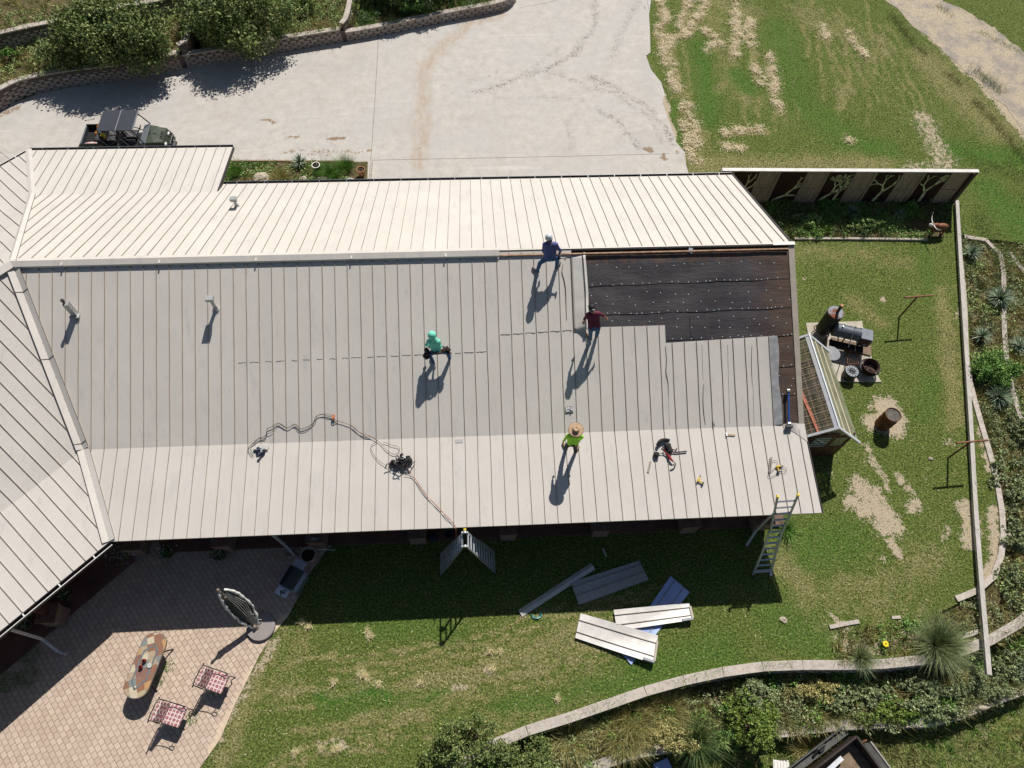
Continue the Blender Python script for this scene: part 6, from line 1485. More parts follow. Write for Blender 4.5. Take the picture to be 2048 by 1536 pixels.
# ---------------------------------------------------------------- north bed things
ROCK = simple('limestone', (.46, .40, .31), .9, var=.35, scale=5, bump=.6, bscale=14)
def rock(label, c, r, flat=.6, cat='rock', jit=.16, mat=None, group=None):
    q = M(); q.ell(Vector(c) + Vector((0, 0, r[2] * .4)), r, 12, 8, jit=jit); return solo(q, 'rock', [mat or ROCK], label, cat, tuple(c), group, smooth=False)
rock('large pale limestone boulder at the roof edge in the north bed', G(523, 357, .06), (.38, .28, .16)); rock('flat grey stone in the north bed between the grass clumps', G(649, 359, .06), (.3, .13, .1)); rock('small tan stone beside the grey stone in the north bed', G(608, 358, .06), (.18, .12, .08))
rock('silvery white rounded stone at the roof edge near the terracotta pot', G(700, 363, .06), (.22, .12, .12), mat=simple('white_stone', (.55, .57, .60), .7, var=.3, scale=10))
def pot(name, label, c, r0, r1, h, mat, soil=True, rim=.02, cat='flower pot'):
    root = thing(name, label, cat, c); q = M(); q.lathe(c, [(0, 0), (r0, 0), ((r0 + r1) * .52, h * .55), (r1, h * .92), (r1 + rim, h * .93), (r1 + rim, h), (r1 - .02, h), (r1 - .03, h * .86), (0, h * .84)], 32); q.build('pot', [mat], root)
    if soil: q = M(); q.lathe(c, [(r1 - .031, h * .87), (r1 * .5, h * .89), (0, h * .9)], 20); q.build('soil', [simple('potting_soil', (.03, .022, .016), .95)], root)
    return root
pt_ = pot('flower_pot', 'dark glazed pot with a white rim in the north bed', G(635, 342, .06), .12, .17, .36, simple('dark_glaze', (.03, .03, .035), .3)); q = M(); c = G(635, 342, .06)
q.lathe(c, [(.175, .355), (.195, .36), (.195, .375), (.155, .375)], 32); q.build('rim', [WHITEP], pt_); q = M(); q.tube([c + Vector((.03, 0, .3)), c + Vector((.05, .02, .5))], .02, 6); q.ell(c + Vector((.05, .02, .52)), .04, 8, 6); q.build('ornament', [WHITEP], pt_)
pt_ = pot('flower_pot', 'terracotta pot with dark twiggy stalks at the end of the north bed', G(724, 350, .06), .12, .18, .36, simple('terracotta', (.30, .12, .05), .6, var=.25)); c = G(724, 350, .4); q = M()
for i in range(16): a = i * .7; q.tube([c, c + Vector((math.cos(a) * .1, math.sin(a) * .1, .12)), c + Vector((math.cos(a) * .26, math.sin(a) * .26, .14 + .08 * math.sin(i)))], .007, 4)
q.build('stalks', [simple('stalk', (.22, .13, .06), .8)], pt_)
# ---------------------------------------------------------------- patio furniture
def make_slate():
    t = NT('slate_mosaic'); o = t.mapping(rot=(0, 0, rad(-17)), vec=t.obj()); b = t.n('ShaderNodeTexVoronoi'); b.distance = 'CHEBYCHEV'; b.inputs['Scale'].default_value = 4.6; b.inputs['Randomness'].default_value = .25; t.l(o, b.inputs['Vector'])
    sep = t.n('ShaderNodeSeparateColor'); t.l(b.outputs['Color'], sep.inputs[0])
    c = t.ramp(sep.outputs[0], [(0, (.42, .33, .22)), (.17, (.26, .12, .07)), (.34, (.56, .50, .36)), (.5, (.20, .23, .23)), (.64, (.48, .28, .12)), (.8, (.22, .11, .09)), (.92, (.42, .36, .22))], const=True)
    c = t.mix(t.ramp(t.noise(9, 6, t.obj(), rough=.8, dist=1.5), [(.5, 0.), (.66, .5)]), c, (.42, .23, .10)); c = t.mix(t.ramp(t.noise(14, 5, t.obj(), dist=.8), [(.5, 0.), (.7, .5)]), c, (.2, .2, .18))
    b2 = t.n('ShaderNodeTexVoronoi', feature='DISTANCE_TO_EDGE'); b2.distance = 'EUCLIDEAN'; b2.inputs['Scale'].default_value = 4.6; b2.inputs['Randomness'].default_value = .25; t.l(o, b2.inputs['Vector'])
    c = t.mix(t.ramp(b2.outputs['Distance'], [(.0, 1.), (.03, 0.)]), c, (.22, .20, .16)); t.col(c); t.bump(t.noise(20, 4, t.obj()), .25, .01); return t.set(.45, 0, .5)
TZ = .72; ca, cb_ = G(309, 1284, TZ), G(271, 1377, TZ); tc = (ca + cb_) / 2; ax = (ca - cb_).normalized(); pxv = Vector((ax.y, -ax.x, 0)); hl_ = (ca - cb_).length / 2; hw = .375
TB = thing('patio_table', 'long oval stone mosaic table on the brick patio', 'table', tc.xy.to_tuple() + (.03,)) if False else thing('patio_table', 'long oval stone mosaic table on the brick patio', 'table', (tc.x, tc.y, .03))
def oval(r, hl2, n=16):
    o = []
    for i in range(n + 1): a = math.pi * i / n; o.append(tc + ax * (hl2 + math.sin(a) * r * .88) + pxv * math.cos(a) * r)
    for i in range(n + 1): a = math.pi * i / n; o.append(tc - ax * (hl2 + math.sin(a) * r * .88) - pxv * math.cos(a) * r)
    return [(p.x, p.y) for p in o]
q = M(); q.prism(oval(hw, hl_ - .06), TZ - .03, TZ); tp_ = q.build('table_top', [make_slate()], TB, bevel=.006)
q = M(); q.prism(oval(hw + .018, hl_ - .06), TZ - .06, TZ - .008); q.build('table_rim', [simple('table_rim', (.16, .14, .11), .6)], tp_)
q = M(); hx = [tc + ax * hl_ * 1.02 + pxv * .0, tc + ax * hl_ * .70 + pxv * .20, tc - ax * hl_ * .72 + pxv * .20, tc - ax * hl_ * 1.02, tc - ax * hl_ * .70 - pxv * .20, tc + ax * hl_ * .72 - pxv * .20]
hx = [tc + ax * .62 + pxv * .05, tc + ax * .45 + pxv * .20, tc - ax * .38 + pxv * .20, tc - ax * .72 - pxv * .02, tc - ax * .50 - pxv * .20, tc + ax * .36 - pxv * .20]
for i in range(6): a, b = hx[i], hx[(i + 1) % 6]; q.beam(a + Vector((0, 0, .004)), b + Vector((0, 0, .004)), .05, .008)
q.build('inlay_band', [simple('slate_band', (.15, .17, .18), .5)], tp_)
q = M()
for s_ in (-1, 1):
    for u_ in (-1, 1):
        p = tc + ax * hl_ * .75 * s_ + pxv * .26 * u_; q.tube(smoothpath([Vector((p.x, p.y, TZ - .05)), Vector((p.x, p.y, .5)) - ax * .08 * s_, Vector((p.x, p.y, .25)) + ax * .02 * s_, Vector((p.x, p.y, .03)) + ax * .12 * s_ + pxv * .1 * u_]), .022, 6)
q.build('table_legs', [BLKM], TB)
REDG = simple('red_glass', (.20, .018, .010), .15)
for (x, y, lab) in ((290, 1322, 'dark red glass jar on the stone table, the upper one'), (283, 1335, 'dark red glass jar on the stone table, the lower one')):
    c = G(x, y, TZ); root = thing('glass_jar', lab, 'jar', c); q = M(); q.lathe(c, [(0, .0), (.045, 0), (.062, .05), (.055, .10), (.035, .12), (.038, .13), (.028, .13), (.03, .11), (.04, .06), (0, .03)], 20); q.build('glass', [REDG], root, smooth=True)
c = G(299, 1331, TZ + .03); root = thing('dish', 'white daisy shaped dish between the red jars and the table edge', 'dish', c); q = M()
for i in range(14):
    a = i * math.pi / 7; q.ell(c + Vector((math.cos(a) * .05, math.sin(a) * .05, .012)), (.034, .010, .006), 8, 4, R=Matrix.Rotation(a, 3, 'Z'))
q.lathe(c - Vector((0, 0, .03)), [(0, 0), (.03, 0), (.035, .03), (0, .035)], 16); q.build('petals', [simple('dish_white', (.62, .64, .58), .5)], root); q = M(); q.ell(c + Vector((0, 0, .018)), (.018, .018, .008), 10, 5); q.build('centre', [simple('dish_grey', (.3, .34, .33), .5)], root)
def make_cushion():
    t = NT('lattice_cushion'); o = t.obj(); mp = t.mapping(rot=(0, 0, rad(45)), scale=(6.2, 6.2, 6.2), vec=o); v = t.n('ShaderNodeTexVoronoi'); v.inputs['Scale'].default_value = 1; v.inputs['Randomness'].default_value = 0.0; t.l(mp, v.inputs['Vector'])
    c = t.ramp(v.outputs['Distance'], [(.0, (.36, .15, .16)), (.38, (.36, .15, .16)), (.40, (.72, .68, .64)), (.50, (.72, .68, .64)), (.52, (.36, .15, .16))], const=True)
    t.col(c); t.bump(t.noise(30, 3, o), .3, .004); return t.set(.9, 0, .1)
CUSH = make_cushion()
def make_chair():
    root = thing('patio_chair', 'cushioned scroll arm chair of black iron', 'chair', (0, 0, 0), 'cushioned iron chairs on the patio')
    # faces +x
    q = M(); q.box((0.05, 0, .47), (.56, .56, .10)); q.build('seat_cushion', [CUSH], root, bevel=.03)
    q = M(); q.box((-.27, 0, .74), (.10, .54, .52), R=Matrix.Rotation(-.22, 3, 'Y')); q.build('back_cushion', [CUSH], root, bevel=.03)
    q = M(); q.box((0.02, 0, .405), (.58, .58, .02)); q.build('seat_frame', [BLKM], root)
    q = M(); q.tube([(-.30, -.30, .42), (-.40, -.30, 1.0)], .014, 6); q.tube([(-.30, .30, .42), (-.40, .30, 1.0)], .014, 6)
    q.tube(smoothpath([(-.40, -.33, .98), (-.415, -.15, 1.03), (-.415, .0, 1.01), (-.415, .15, 1.03), (-.40, .33, .98)]), .016, 6); q.tube([(-.36, -.30, .75), (-.36, .30, .75)], .01, 6)
    for y in (-.2, -.1, 0, .1, .2): q.tube([(-.31, y, .42), (-.40, y, 1.0)], .007, 5)
    for y in (-.34, .34): q.ell((-.40, y, .99), .025, 8, 6)
    q.build('back_frame', [BLKM], root)
    for s in (-1, 1):
        q = M(); y = .31 * s; pts = [(-.36, y, .72), (-.2, y, .70), (0, y, .66), (.16, y, .68)]
        pts += [(.24 + .075 * math.cos(a), y, .64 + .065 * math.sin(a)) for a in np.linspace(2.2, -4.6, 12)]; q.tube(smoothpath(pts, 3), .013, 6); q.tube([(.2, y, .6), (.2, y, .42)], .012, 6); q.build('arm', [BLKM], root)
        for x in (-.28, .28):
            q = M(); q.tube(smoothpath([(x, .27 * s, .42), (x + (.05 if x > 0 else -.02), .27 * s, .25), (x - (.02), .27 * s, .12), (x + (.07 if x > 0 else -.09), .28 * s, .0)]), .015, 6); q.build('leg', [BLKM], root)
    return root
ch1 = make_chair()
def copy_tree(o, parent=None):
    c = o.copy(); S.collection.objects.link(c); c.parent = parent
    for k in list(o.children): copy_tree(k, c)
    return c
ch2 = copy_tree(ch1)
g = G(432, 1363, .5); ch1.location = (g.x, g.y, .035); ch1.rotation_euler.z = rad(-20); ch1['label'] = 'cushioned iron chair nearer the umbrella, cushion pink and white'
g = G(346, 1430, .5); ch2.location = (g.x, g.y, .035); ch2.rotation_euler.z = rad(-18); ch2['label'] = 'cushioned iron chair at the foot of the stone table, cushion pink and white'
# umbrella
b = G(522, 1253, .10); UM = thing('patio_umbrella', 'closed cantilever umbrella with loose pale canopy on a round grey base', 'umbrella', (b.x, b.y, .03)); q = M(); c = Vector((b.x, b.y, .03))
q.lathe(c, [(0, 0), (.44, 0), (.455, .02), (.455, .10), (.44, .12), (0, .12)], 48); q.build('base', [simple('umbrella_base', (.27, .24, .23), .6, var=.08)], UM)
foot = G(512, 1254, .17); top = G(436, 1180, 2.25); UMB = simple('umbrella_pole', (.26, .21, .17), .45, .2)
q = M(); q.lathe(foot - Vector((0, 0, .05)), [(0, 0), (.10, 0), (.10, .05), (.05, .12), (.05, .2), (0, .2)], 20); q.build('pole_socket', [UMB], UM)
dirp = (top - foot); sidep = Vector((dirp.y, -dirp.x, 0)).normalized(); 
pts = [foot.lerp(top, u) + Vector((-.10, .05, 0)) * math.sin(u * math.pi) * 1.0 - sidep * 0 for u in np.linspace(0, 1, 12)]
q = M(); q.tube(pts, .032, 10); q.build('pole', [UMB], UM, smooth=True)
q = M(); q.ell(top, (.05, .05, .05), 10, 6); q.ell(foot.lerp(top, .8) + Vector((0, 0, .05)), .04, 8, 6); q.build('joint', [UMB], UM)
CAN = simple('canopy_cloth', (.66, .64, .60), .85, var=.15, scale=8, bump=.3); CAND = simple('canopy_shaded', (.07, .07, .07), .8)  # shade inside the folds is put into the second, dark cloth colour
def fold(side, amp, mat, zoff, u0=.06, u1=.96, seed=1, w=.22):
    rs = random.Random(seed); q = M(); n = 26; rows = []
    for i in range(n + 1):
        u = u0 + (u1 - u0) * i / n; p = foot.lerp(top, u) + Vector((0, 0, zoff)); bulge = math.sin(math.pi * (u - u0) / (u1 - u0)) ** .7 * amp
        r = []
        for j in range(5):
            v = j / 4; r.append(p + sidep * side * (.03 + bulge * v + rs.uniform(-.02, .02) * v) + Vector((0, 0, -w * math.sin(v * 2.6) + rs.uniform(-.02, .02))))
        rows.append(r)
    b0 = len(q.v)
    for r in rows: q.v += [tuple(x) for x in r]
    for i in range(n):
        for j in range(4): a = b0 + i * 5 + j; q.f.append((a, a + 5, a + 6, a + 1)); q.m.append(0)
    return q.build('canopy_fold', [mat], UM, smooth=True)
fold(1, .32, CAND, -.02, seed=2, u0=.0, u1=.98, w=.14); fold(1, .10, CAND, .0, seed=3, w=.25); fold(-1, .16, CAND, -.05, seed=4, u0=.02, u1=.85, w=.14); fold(-1, .07, CAND, -.05, seed=5, w=.35)
for s_, am in ((1, .35), (-1, .19)):
    q = M(); pts = [foot.lerp(top, u) + sidep * s_ * (.03 + am * math.sin(math.pi * u) ** .7 + random.uniform(-.03, .03)) + Vector((0, 0, -.06 + random.uniform(-.03, .03))) for u in np.linspace(.02, .95, 22)]; q.tube(pts, [random.uniform(.025, .055) for _ in pts], 6); q.build('canopy_hem', [simple('hem_white', (.72, .71, .68), .8)], UM, smooth=True)
q = M()
for k in range(5): o_ = sidep * (.02 + k * .025); q.tube([foot.lerp(top, .03) + o_ + Vector((0, 0, .03)), foot.lerp(top, .5) + o_ * 2.5 + Vector((0, 0, .06)), foot.lerp(top, .88) + o_ + Vector((0, 0, .0))], .008, 5)
for k in range(7): p = foot.lerp(top, .03 + k * .05) + sidep * (.16 + .05 * math.sin(k * 2)); q.tube([p, p + sidep * .06 - dirp.normalized() * .08], .012, 5)
q.build('ribs', [simple('rib_pale', (.55, .53, .48), .5)], UM)
# gas grill
GR = thing('gas_grill', 'dark gas grill with silver side shelves in the shade on the patio', 'grill', G(585, 1160, .03)); gc = G(583, 1156, .85); gx_ = Vector((math.cos(rad(62)), math.sin(rad(62)), 0)); gy_ = Vector((-gx_.y, gx_.x, 0)); Rg = Matrix.Rotation(rad(62), 3, 'Z')
SLV = simple('grill_silver', (.33, .36, .40), .4, .5, var=.1); q = M(); q.box(gc - Vector((0, 0, .42)), (.66, .5, .75), R=Rg); q.build('cabinet', [SLV], GR, bevel=.01)
q = M(); n = 10
for i in range(n):
    a0, a1 = math.pi * i / n, math.pi * (i + 1) / n
    for e in (1,):
        p = [gc + gx_ * s * .33 + gy_ * math.cos(a) * .25 + Vector((0, 0, math.sin(a) * .2)) for s, a in ((-1, a0), (1, a0), (1, a1), (-1, a1))]; q.add(p, [(0, 1, 2, 3)])
for s in (-1, 1): q.add([gc + gx_ * s * .33 + gy_ * math.cos(math.pi * i / n) * .25 + Vector((0, 0, math.sin(math.pi * i / n) * .2)) for i in range(n + 1)], [tuple(range(n + 1))])
q.build('lid', [simple('grill_lid', (.025, .028, .035), .3)], GR); q = M()
for s in (-1, 1): q.beam(gc + gx_ * s * .35 + gy_ * -.28, gc + gx_ * s * .35 + gy_ * .28, .03, .1); 
q.beam(gc - gx_ * .35 + gy_ * .27, gc + gx_ * .35 + gy_ * .27, .02, .05); q.tube([gc - gx_ * .28 + gy_ * .30 + Vector((0, 0, .06)), gc + gx_ * .28 + gy_ * .30 + Vector((0, 0, .06))], .012, 6); q.build('trim', [SLV], GR)
for s in (-1, 1):
    q = M(); q.box(gc + gx_ * s * .50 + gy_ * (.02), (.26, .42, .025), R=Rg); q.build('side_shelf', [simple('shelf_silver', (.50, .55, .62), .35, .4)], GR, bevel=.006)
q = M(); p = gc - gx_ * .5 + Vector((0, 0, .03)); q.beam(p - gy_ * .1, p + gy_ * .08, .035, .03); q.beam(p + gy_ * .05, p - gx_ * .1, .03, .03); q.tube([p + gx_ * .06, p + gx_ * .08 - gy_ * .1], .015, 6)
solo(q, 'hose_nozzle', [BLK], 'black hose nozzle lying on the lower shelf of the grill', 'nozzle', tuple(p))
q = M(); q.box(gc - gy_ * .32 + Vector((0, 0, -.02)), (.66, .14, .03), R=Rg); q.build('front_panel', [SLV], GR)
big = pot('clay_pot', 'very large empty clay pot beside the grill in the shade', G(622, 1116, .03), .17, .25, .45, simple('pale_clay', (.46, .34, .27), .7, var=.1), rim=.03)
q = M(); a, b = G(605, 1097, .5), G(672, 1100, .3); q.tube([a, b], .012, 6); q.box(a, (.1, .05, .03)); solo(q, 'pool_pole', [ALU], 'thin metal pole lying behind the big clay pot', 'pole', tuple(G(640, 1098, .1)))
q = M(); pts = [G(x, y, .05) for x, y in ((602, 1112), (594, 1108), (588, 1104), (580, 1103), (573, 1106), (573, 1110), (580, 1110), (585, 1101), (590, 1097), (598, 1096))]; q.tube(smoothpath(pts), .012, 6); solo(q, 'garden_hose', [simple('dark_hose', (.03, .035, .03), .5)], 'dark hose curled beside the large clay pot', 'hose', tuple(pts[4]))
q = M(); c = G(628, 1078, .9)
vs = [c + Vector((math.cos(math.pi / 2 + k * math.pi / 5) * (.15 if k % 2 == 0 else .06), 0.02 * 0, math.sin(math.pi / 2 + k * math.pi / 5) * (.15 if k % 2 == 0 else .06))) for k in range(10)]
q.add([v + Vector((0, -.015, 0)) for v in vs] + [v + Vector((0, .015, 0)) for v in vs], [tuple(range(10)), tuple(range(19, 9, -1))] + [((i + 1) % 10, i, 10 + i, 10 + (i + 1) % 10) for i in range(10)])
solo(q, 'metal_star', [simple('star_blue', (.35, .45, .55), .5)], 'pale blue metal star hanging under the porch eave', 'star', tuple(c))
# flower pots under the eave
BLUEF = leafmat('flower_lilac', [(0, (.30, .24, .60)), (.6, (.42, .36, .75)), (1, (.6, .55, .85))]); WHF = leafmat('flower_white', [(0, (.6, .6, .6)), (1, (.8, .8, .78))])
def flowers(label, c, r, h, fm, n=500, nf=260, z=.0):
    root = thing('potted_flowers', label, 'potted plant', c); q = M(); q.lathe(c, [(0, 0), (.13, 0), (.18, .28), (.19, .30), (.16, .30), (0, .26)], 20); q.build('pot', [simple('dull_pot', (.10, .06, .045), .8)], root)
    P = rng.normal(size=(n, 3)) * np.array([r * .42, r * .42, h * .25]) + np.array((c.x, c.y, c.z + .30 + h * .3)); np_mesh('leaves', leaves_np(P, .035), n, 4, L_DARK, root)
    P = rng.normal(size=(nf, 3)) * np.array([r * .5, r * .5, h * .22]) + np.array((c.x, c.y, c.z + .34 + h * .4)); np_mesh('blossoms', leaves_np(P, .025, 2), nf, 4, fm, root)
flowers('lilac flowering plant in a pot under the inner roof corner', G(256, 1103, .05), .55, .3, BLUEF); flowers('small white flowers in the shade left of the first downspout', G(339, 1109, .03), .28, .15, WHF, 300, 40); flowers('white flowers beneath the downspout end on the patio', G(443, 1114, .03), .28, .15, WHF, 300, 30)
flowers('potted plant with pale blooms under the wing eave', G(138, 1195, .05), .22, .25, WHF, 260, 40); flowers('plant in the shade by the wing gutter near the left edge', G(60, 1250, .05), .3, .3, WHF, 300, 60)
for i, (x, y) in enumerate(((60, 1310), (15, 1365), (55, 1355), (338, 1332), (318, 1360), (385, 1435))):
    tuft(['weeds growing in the shaded pavers, upper patch', 'weeds in the pavers at the left edge', 'weeds in the shaded pavers, small patch', 'small weed in a paver joint right of the table', 'small weed by the chair in front of the table', 'tiny weed beside the lower chair'][i], G(x, y, .03), .2 if i > 2 else .35, 90 if i > 2 else 260, L_BRIGHT, .08, .02, name='weed', cat='weed', spread=.9)
# porch clutter near the step ladder
q = M(); q.lathe(G(898, 1072, .1), [(0, 0), (.13, 0), (.15, .28), (.16, .28), (.14, .26), (0, .03)], 20); solo(q, 'bucket', [simple('bucket_dark', (.04, .05, .06), .5)], 'dark bucket on the porch floor left of the step ladder', 'bucket', tuple(G(898, 1072, .1)))
q = M(); q.box(G(866, 1076, .3), (.22, .18, .36)); solo(q, 'tool_box', [simple('navy_plastic', (.02, .03, .07), .5)], 'navy blue plastic crate by the stone column on the porch', 'crate', tuple(G(866, 1076, .1)), bevel=.02)
# hay tufts / clods of dry grass on the lower lawn
CL = leafmat('grass_clod', [(0, (.30, .25, .13)), (.6, (.46, .39, .23)), (1, (.6, .52, .33))], .9)
spots = [(741, 1273), (735, 1262), (668, 1365), (729, 1350), (722, 1348), (735, 1355), (985, 1337), (980, 1302), (1000, 1303), (668, 1498), (678, 1496), (645, 1496), (617, 1253), (604, 1243), (840, 1365), (590, 1505), (757, 1367), (1115, 1397)]
for i, (x, y) in enumerate(spots):
    c = G(x, y, .02); n = 130; P = rng.normal(size=(n, 3)) * np.array([.05, .05, .02]) + np.array((c.x, c.y, .05)); V = blades_np(np.maximum(P, [-99, -99, .01]), .09, .012, 1.4)
    o = np_mesh('grass_clod', V, n, 3, CL, loc=c); tag(o, 'small dry clump of cut grass lying on the lower lawn', 'grass clod', 'dry grass clumps on the lower lawn')
rock('small pale rock lying in the east lawn between the barrel and the beam', G(1861, 918, 0), (.09, .07, .05)); rock('pale rock on the grass left of the corner flower bed', G(1567, 1240, 0), (.13, .10, .05), jit=.25); rock('small pale stone on the concrete edging near the bend', G(2018, 1070, .06), (.08, .07, .05))
rock('pale stone lying in the dry grass below the curved wall', G(1233, 1458, -.6), (.11, .08, .06)); rock('pale block lying on the lower wall top above the trailer', G(1963, 1416, -.5), (.17, .08, .07), jit=.05)
# ---------------------------------------------------------------- trailer
TZ0 = -1.12
def TP_(px, py, h): return G(px, py, TZ0 + h)
TR = thing('utility_trailer', 'dark steel utility trailer loaded with metal scrap at the bottom edge', 'trailer', TP_(1720, 1560, 0))
c0 = TP_(1713, 1473, .95); cR = TP_(1761, 1534, .95); cL = TP_(1632, 1536, .95)
ux = (cL - c0).normalized(); uy = (cR - c0).normalized(); uy = (uy - ux * uy.dot(ux)).normalized(); Wd, Ln = 1.75, 3.2
def TQ(a, b, z): p = c0 + ux * a + uy * b; return Vector((p.x, p.y, TZ0 + z))
TRD = simple('trailer_steel', (.045, .035, .03), .6, .3, var=.4, scale=3); TRG = simple('trailer_grey', (.10, .10, .095), .7, .1, var=.3)
q = M(); q.hexa([TQ(0, 0, .45), TQ(Ln, 0, .45), TQ(Ln, Wd, .45), TQ(0, Wd, .45), TQ(0, 0, .5), TQ(Ln, 0, .5), TQ(Ln, Wd, .5), TQ(0, Wd, .5)]); q.build('trailer_floor', [WOODP], TR)
q = M(); q.beam(TQ(0, 0, .72), TQ(Ln, 0, .72), .04, .46); q.beam(TQ(0, 0, .96), TQ(Ln, 0, .96), .06, .05); q.beam(TQ(0, Wd, .72), TQ(Ln, Wd, .72), .04, .46); q.beam(TQ(0, 0, .72), TQ(0, Wd, .72), .04, .46); q.beam(TQ(0, 0, .96), TQ(0, Wd, .96), .06, .05); q.build('side_panel', [TRD], TR)
q = M(); q.beam(TQ(.05, -.24, .52), TQ(Ln, -.24, .52), .26, .03); q.beam(TQ(.05, -.36, .60), TQ(Ln, -.36, .60), .03, .16); q.beam(TQ(.05, -.14, .66), TQ(Ln, -.14, .66), .02, .03)
q.build('running_board', [TRG], TR); q = M(); q.box(TQ(1.05, -.26, .58), (.22, .16, .1), 0.6); q.tube([TQ(.9, -.28, .62), TQ(1.2, -.3, .7), TQ(1.4, -.22, .6)], .04, 8); q.build('latch', [BLK], TR)
q = M(); q.beam(TQ(-.02, Wd * .12, .85), TQ(-.30, Wd * .16, .7), .05, .05); q.build('hinge', [RUST], TR)
q = M(); q.hexa([TQ(-.05, .25, .50), TQ(-.40, .42, .46), TQ(-.40, Wd + .6, .46), TQ(-.05, Wd + .6, .50), TQ(-.05, .25, .54), TQ(-.40, .42, .62), TQ(-.40, Wd + .6, .62), TQ(-.05, Wd + .6, .54)]); q.beam(TQ(-.42, .40, .62), TQ(-.42, Wd + .6, .62), .05, .06, mi=1); q.build('tailgate', [TRG, simple('pale_wood_edge', (.32, .30, .27), .8)], TR)
for i, (a, b, L_, w_, z, m_, lab) in enumerate(((.9, 1.15, 1.9, .35, .62, simple('navy_sheet', (.05, .08, .20), .5, .1), 'dark blue folded metal sheet lying in the trailer'), (1.25, .95, 1.6, .3, .70, simple('brown_sheet', (.30, .24, .2), .6), 'brown metal sheet lying across the trailer load'), (1.2, .25, 1.4, .12, .68, simple('white_sheet', (.62, .64, .68), .5), 'narrow white metal strip in the trailer by its side'))):
    q = M(); A_ = TQ(a - .5, b, z); B_ = TQ(a + L_, b + .1, z + .08); q.beam(A_, B_, w_, .03); q.beam(A_ + uy * w_ * .5, B_ + uy * w_ * .5, .02, .08); solo(q, 'metal_scrap', [m_], lab, 'metal scrap', tuple(A_))
q = M()
for k in range(10): p = TQ(random.uniform(.75, 1.7), random.uniform(.45, .95), random.uniform(.6, .8)); q.box(p, (random.uniform(.2, .45), random.uniform(.12, .25), .05), random.uniform(0, 3))
solo(q, 'cardboard_scraps', [simple('cardboard', (.46, .35, .22), .9, var=.25)], 'heap of torn cardboard and wood in the trailer', 'scrap heap', tuple(TQ(1.2, .7, .55)))
q = M(); c = G(1562, 1534, -.9); q.box(c, (.5, .35, .05), -.2)
for k in range(5): q.box(c + Vector((-.2 + k * .1, .0, .03)), (.05, .36, .03), -.2)
solo(q, 'white_rack', [WHITEP], 'white ribbed plastic piece at the bottom edge left of the trailer', 'plastic piece', tuple(c)); q = M(); c = G(1325, 1532, -1.0); q.box(c, (.5, .3, .03), .35); solo(q, 'metal_offcut', [PANB], 'grey blue metal piece at the bottom edge below the short wall', 'metal scrap', tuple(c))
# ---------------------------------------------------------------- things on the roof
def on_porch(px, py, h=0.02): return RP(px, py, h)
def on_any(px, py, h=.02):
    p = RS(px, py, h)
    return p if p.y > BY else RP(px, py, h)
def cord(pxs, r, mat, label, h=.055, name='extension_cord', k=4, wob=0):
    pts = smoothpath([on_any(x, y, h) for x, y in pxs], k); q = M(); q.tube(pts, r * .75, 6); m0 = pts[len(pts) // 2]
    return solo(q, name, [mat], label, 'cord', tuple(m0))
CB = simple('black_cord', (.03, .035, .03), .5); CO = simple('orange_cord', (.50, .17, .07), .5); CBR = simple('brown_cord', (.16, .07, .045), .6)
cord([(505, 912), (497, 901), (499, 892), (508, 887), (514, 880), (519, 876), (529, 873), (534, 865), (534, 858), (545, 853), (556, 846), (566, 851), (576, 856), (590, 848), (600, 857), (612, 855), (626, 846), (632, 833), (645, 829), (655, 832), (664, 833)], .012, CB, 'black electric cord snaking from the tool bundle up the roof')
cord([(508, 910), (502, 899), (504, 889), (516, 878), (530, 876), (533, 868), (540, 866), (547, 860), (557, 848), (573, 856), (589, 850), (597, 859), (611, 859), (630, 844), (635, 831), (650, 828), (664, 831)], .009, CB, 'second thin black cord lying beside the first one')
cord([(664, 831), (664, 838), (666, 845), (675, 842), (690, 846), (706, 853), (718, 864), (731, 872), (743, 874), (752, 880), (760, 885), (766, 892), (773, 900), (785, 908), (795, 907), (799, 900), (796, 893), (785, 891), (776, 887), (766, 884)], .010, CBR, 'brown cord making a loop above the black tool pile')
cord([(664, 836), (680, 843), (700, 850), (718, 864), (740, 872), (755, 882), (744, 889), (742, 898), (748, 910), (760, 924), (775, 933), (783, 943)], .009, CBR, 'thin brown cord making the wide loop left of the black tool pile')
cord([(780, 931), (792, 929), (799, 927), (809, 927), (815, 935), (822, 948), (832, 960), (842, 977), (852, 990), (862, 1000), (878, 1015), (892, 1033), (905, 1044), (911, 1054)], .011, CO, 'orange extension cord running from the tool pile down to the eave', h=.07)
cord([(808, 950), (818, 951), (828, 956), (838, 968), (850, 986), (864, 1003), (884, 1024), (898, 1036), (910, 1053)], .009, CBR, 'brown cord running down beside the orange one to the eave')
q = M(); pts = [on_any(911, 1053, .05), Vector((.0, 0, 0))]; a = on_any(911, 1053, .05); q.tube(smoothpath([a, a + Vector((.01, -.12, -.15)), Vector((a.x - .05, a.y - .1, 1.5)), Vector((a.x - .1, a.y + .1, .2)), Vector((a.x - .3, a.y - .2, .04))]), .009, 6); solo(q, 'extension_cord', [CO], 'orange cord hanging from the eave to the grass by the step ladder', 'cord', tuple(a))
q = M(); c = on_any(667, 834, .06); q.tube([c + Vector((math.cos(t_) * .045, math.sin(t_) * .09, .01)) for t_ in np.linspace(0, 6.28, 14)], .013, 6); q.box(c + Vector((0, 0, .0)), (.05, .08, .05)); solo(q, 'plug', [CO], 'orange plug ring joining the cords on the roof', 'plug', tuple(c))
random.seed(5)
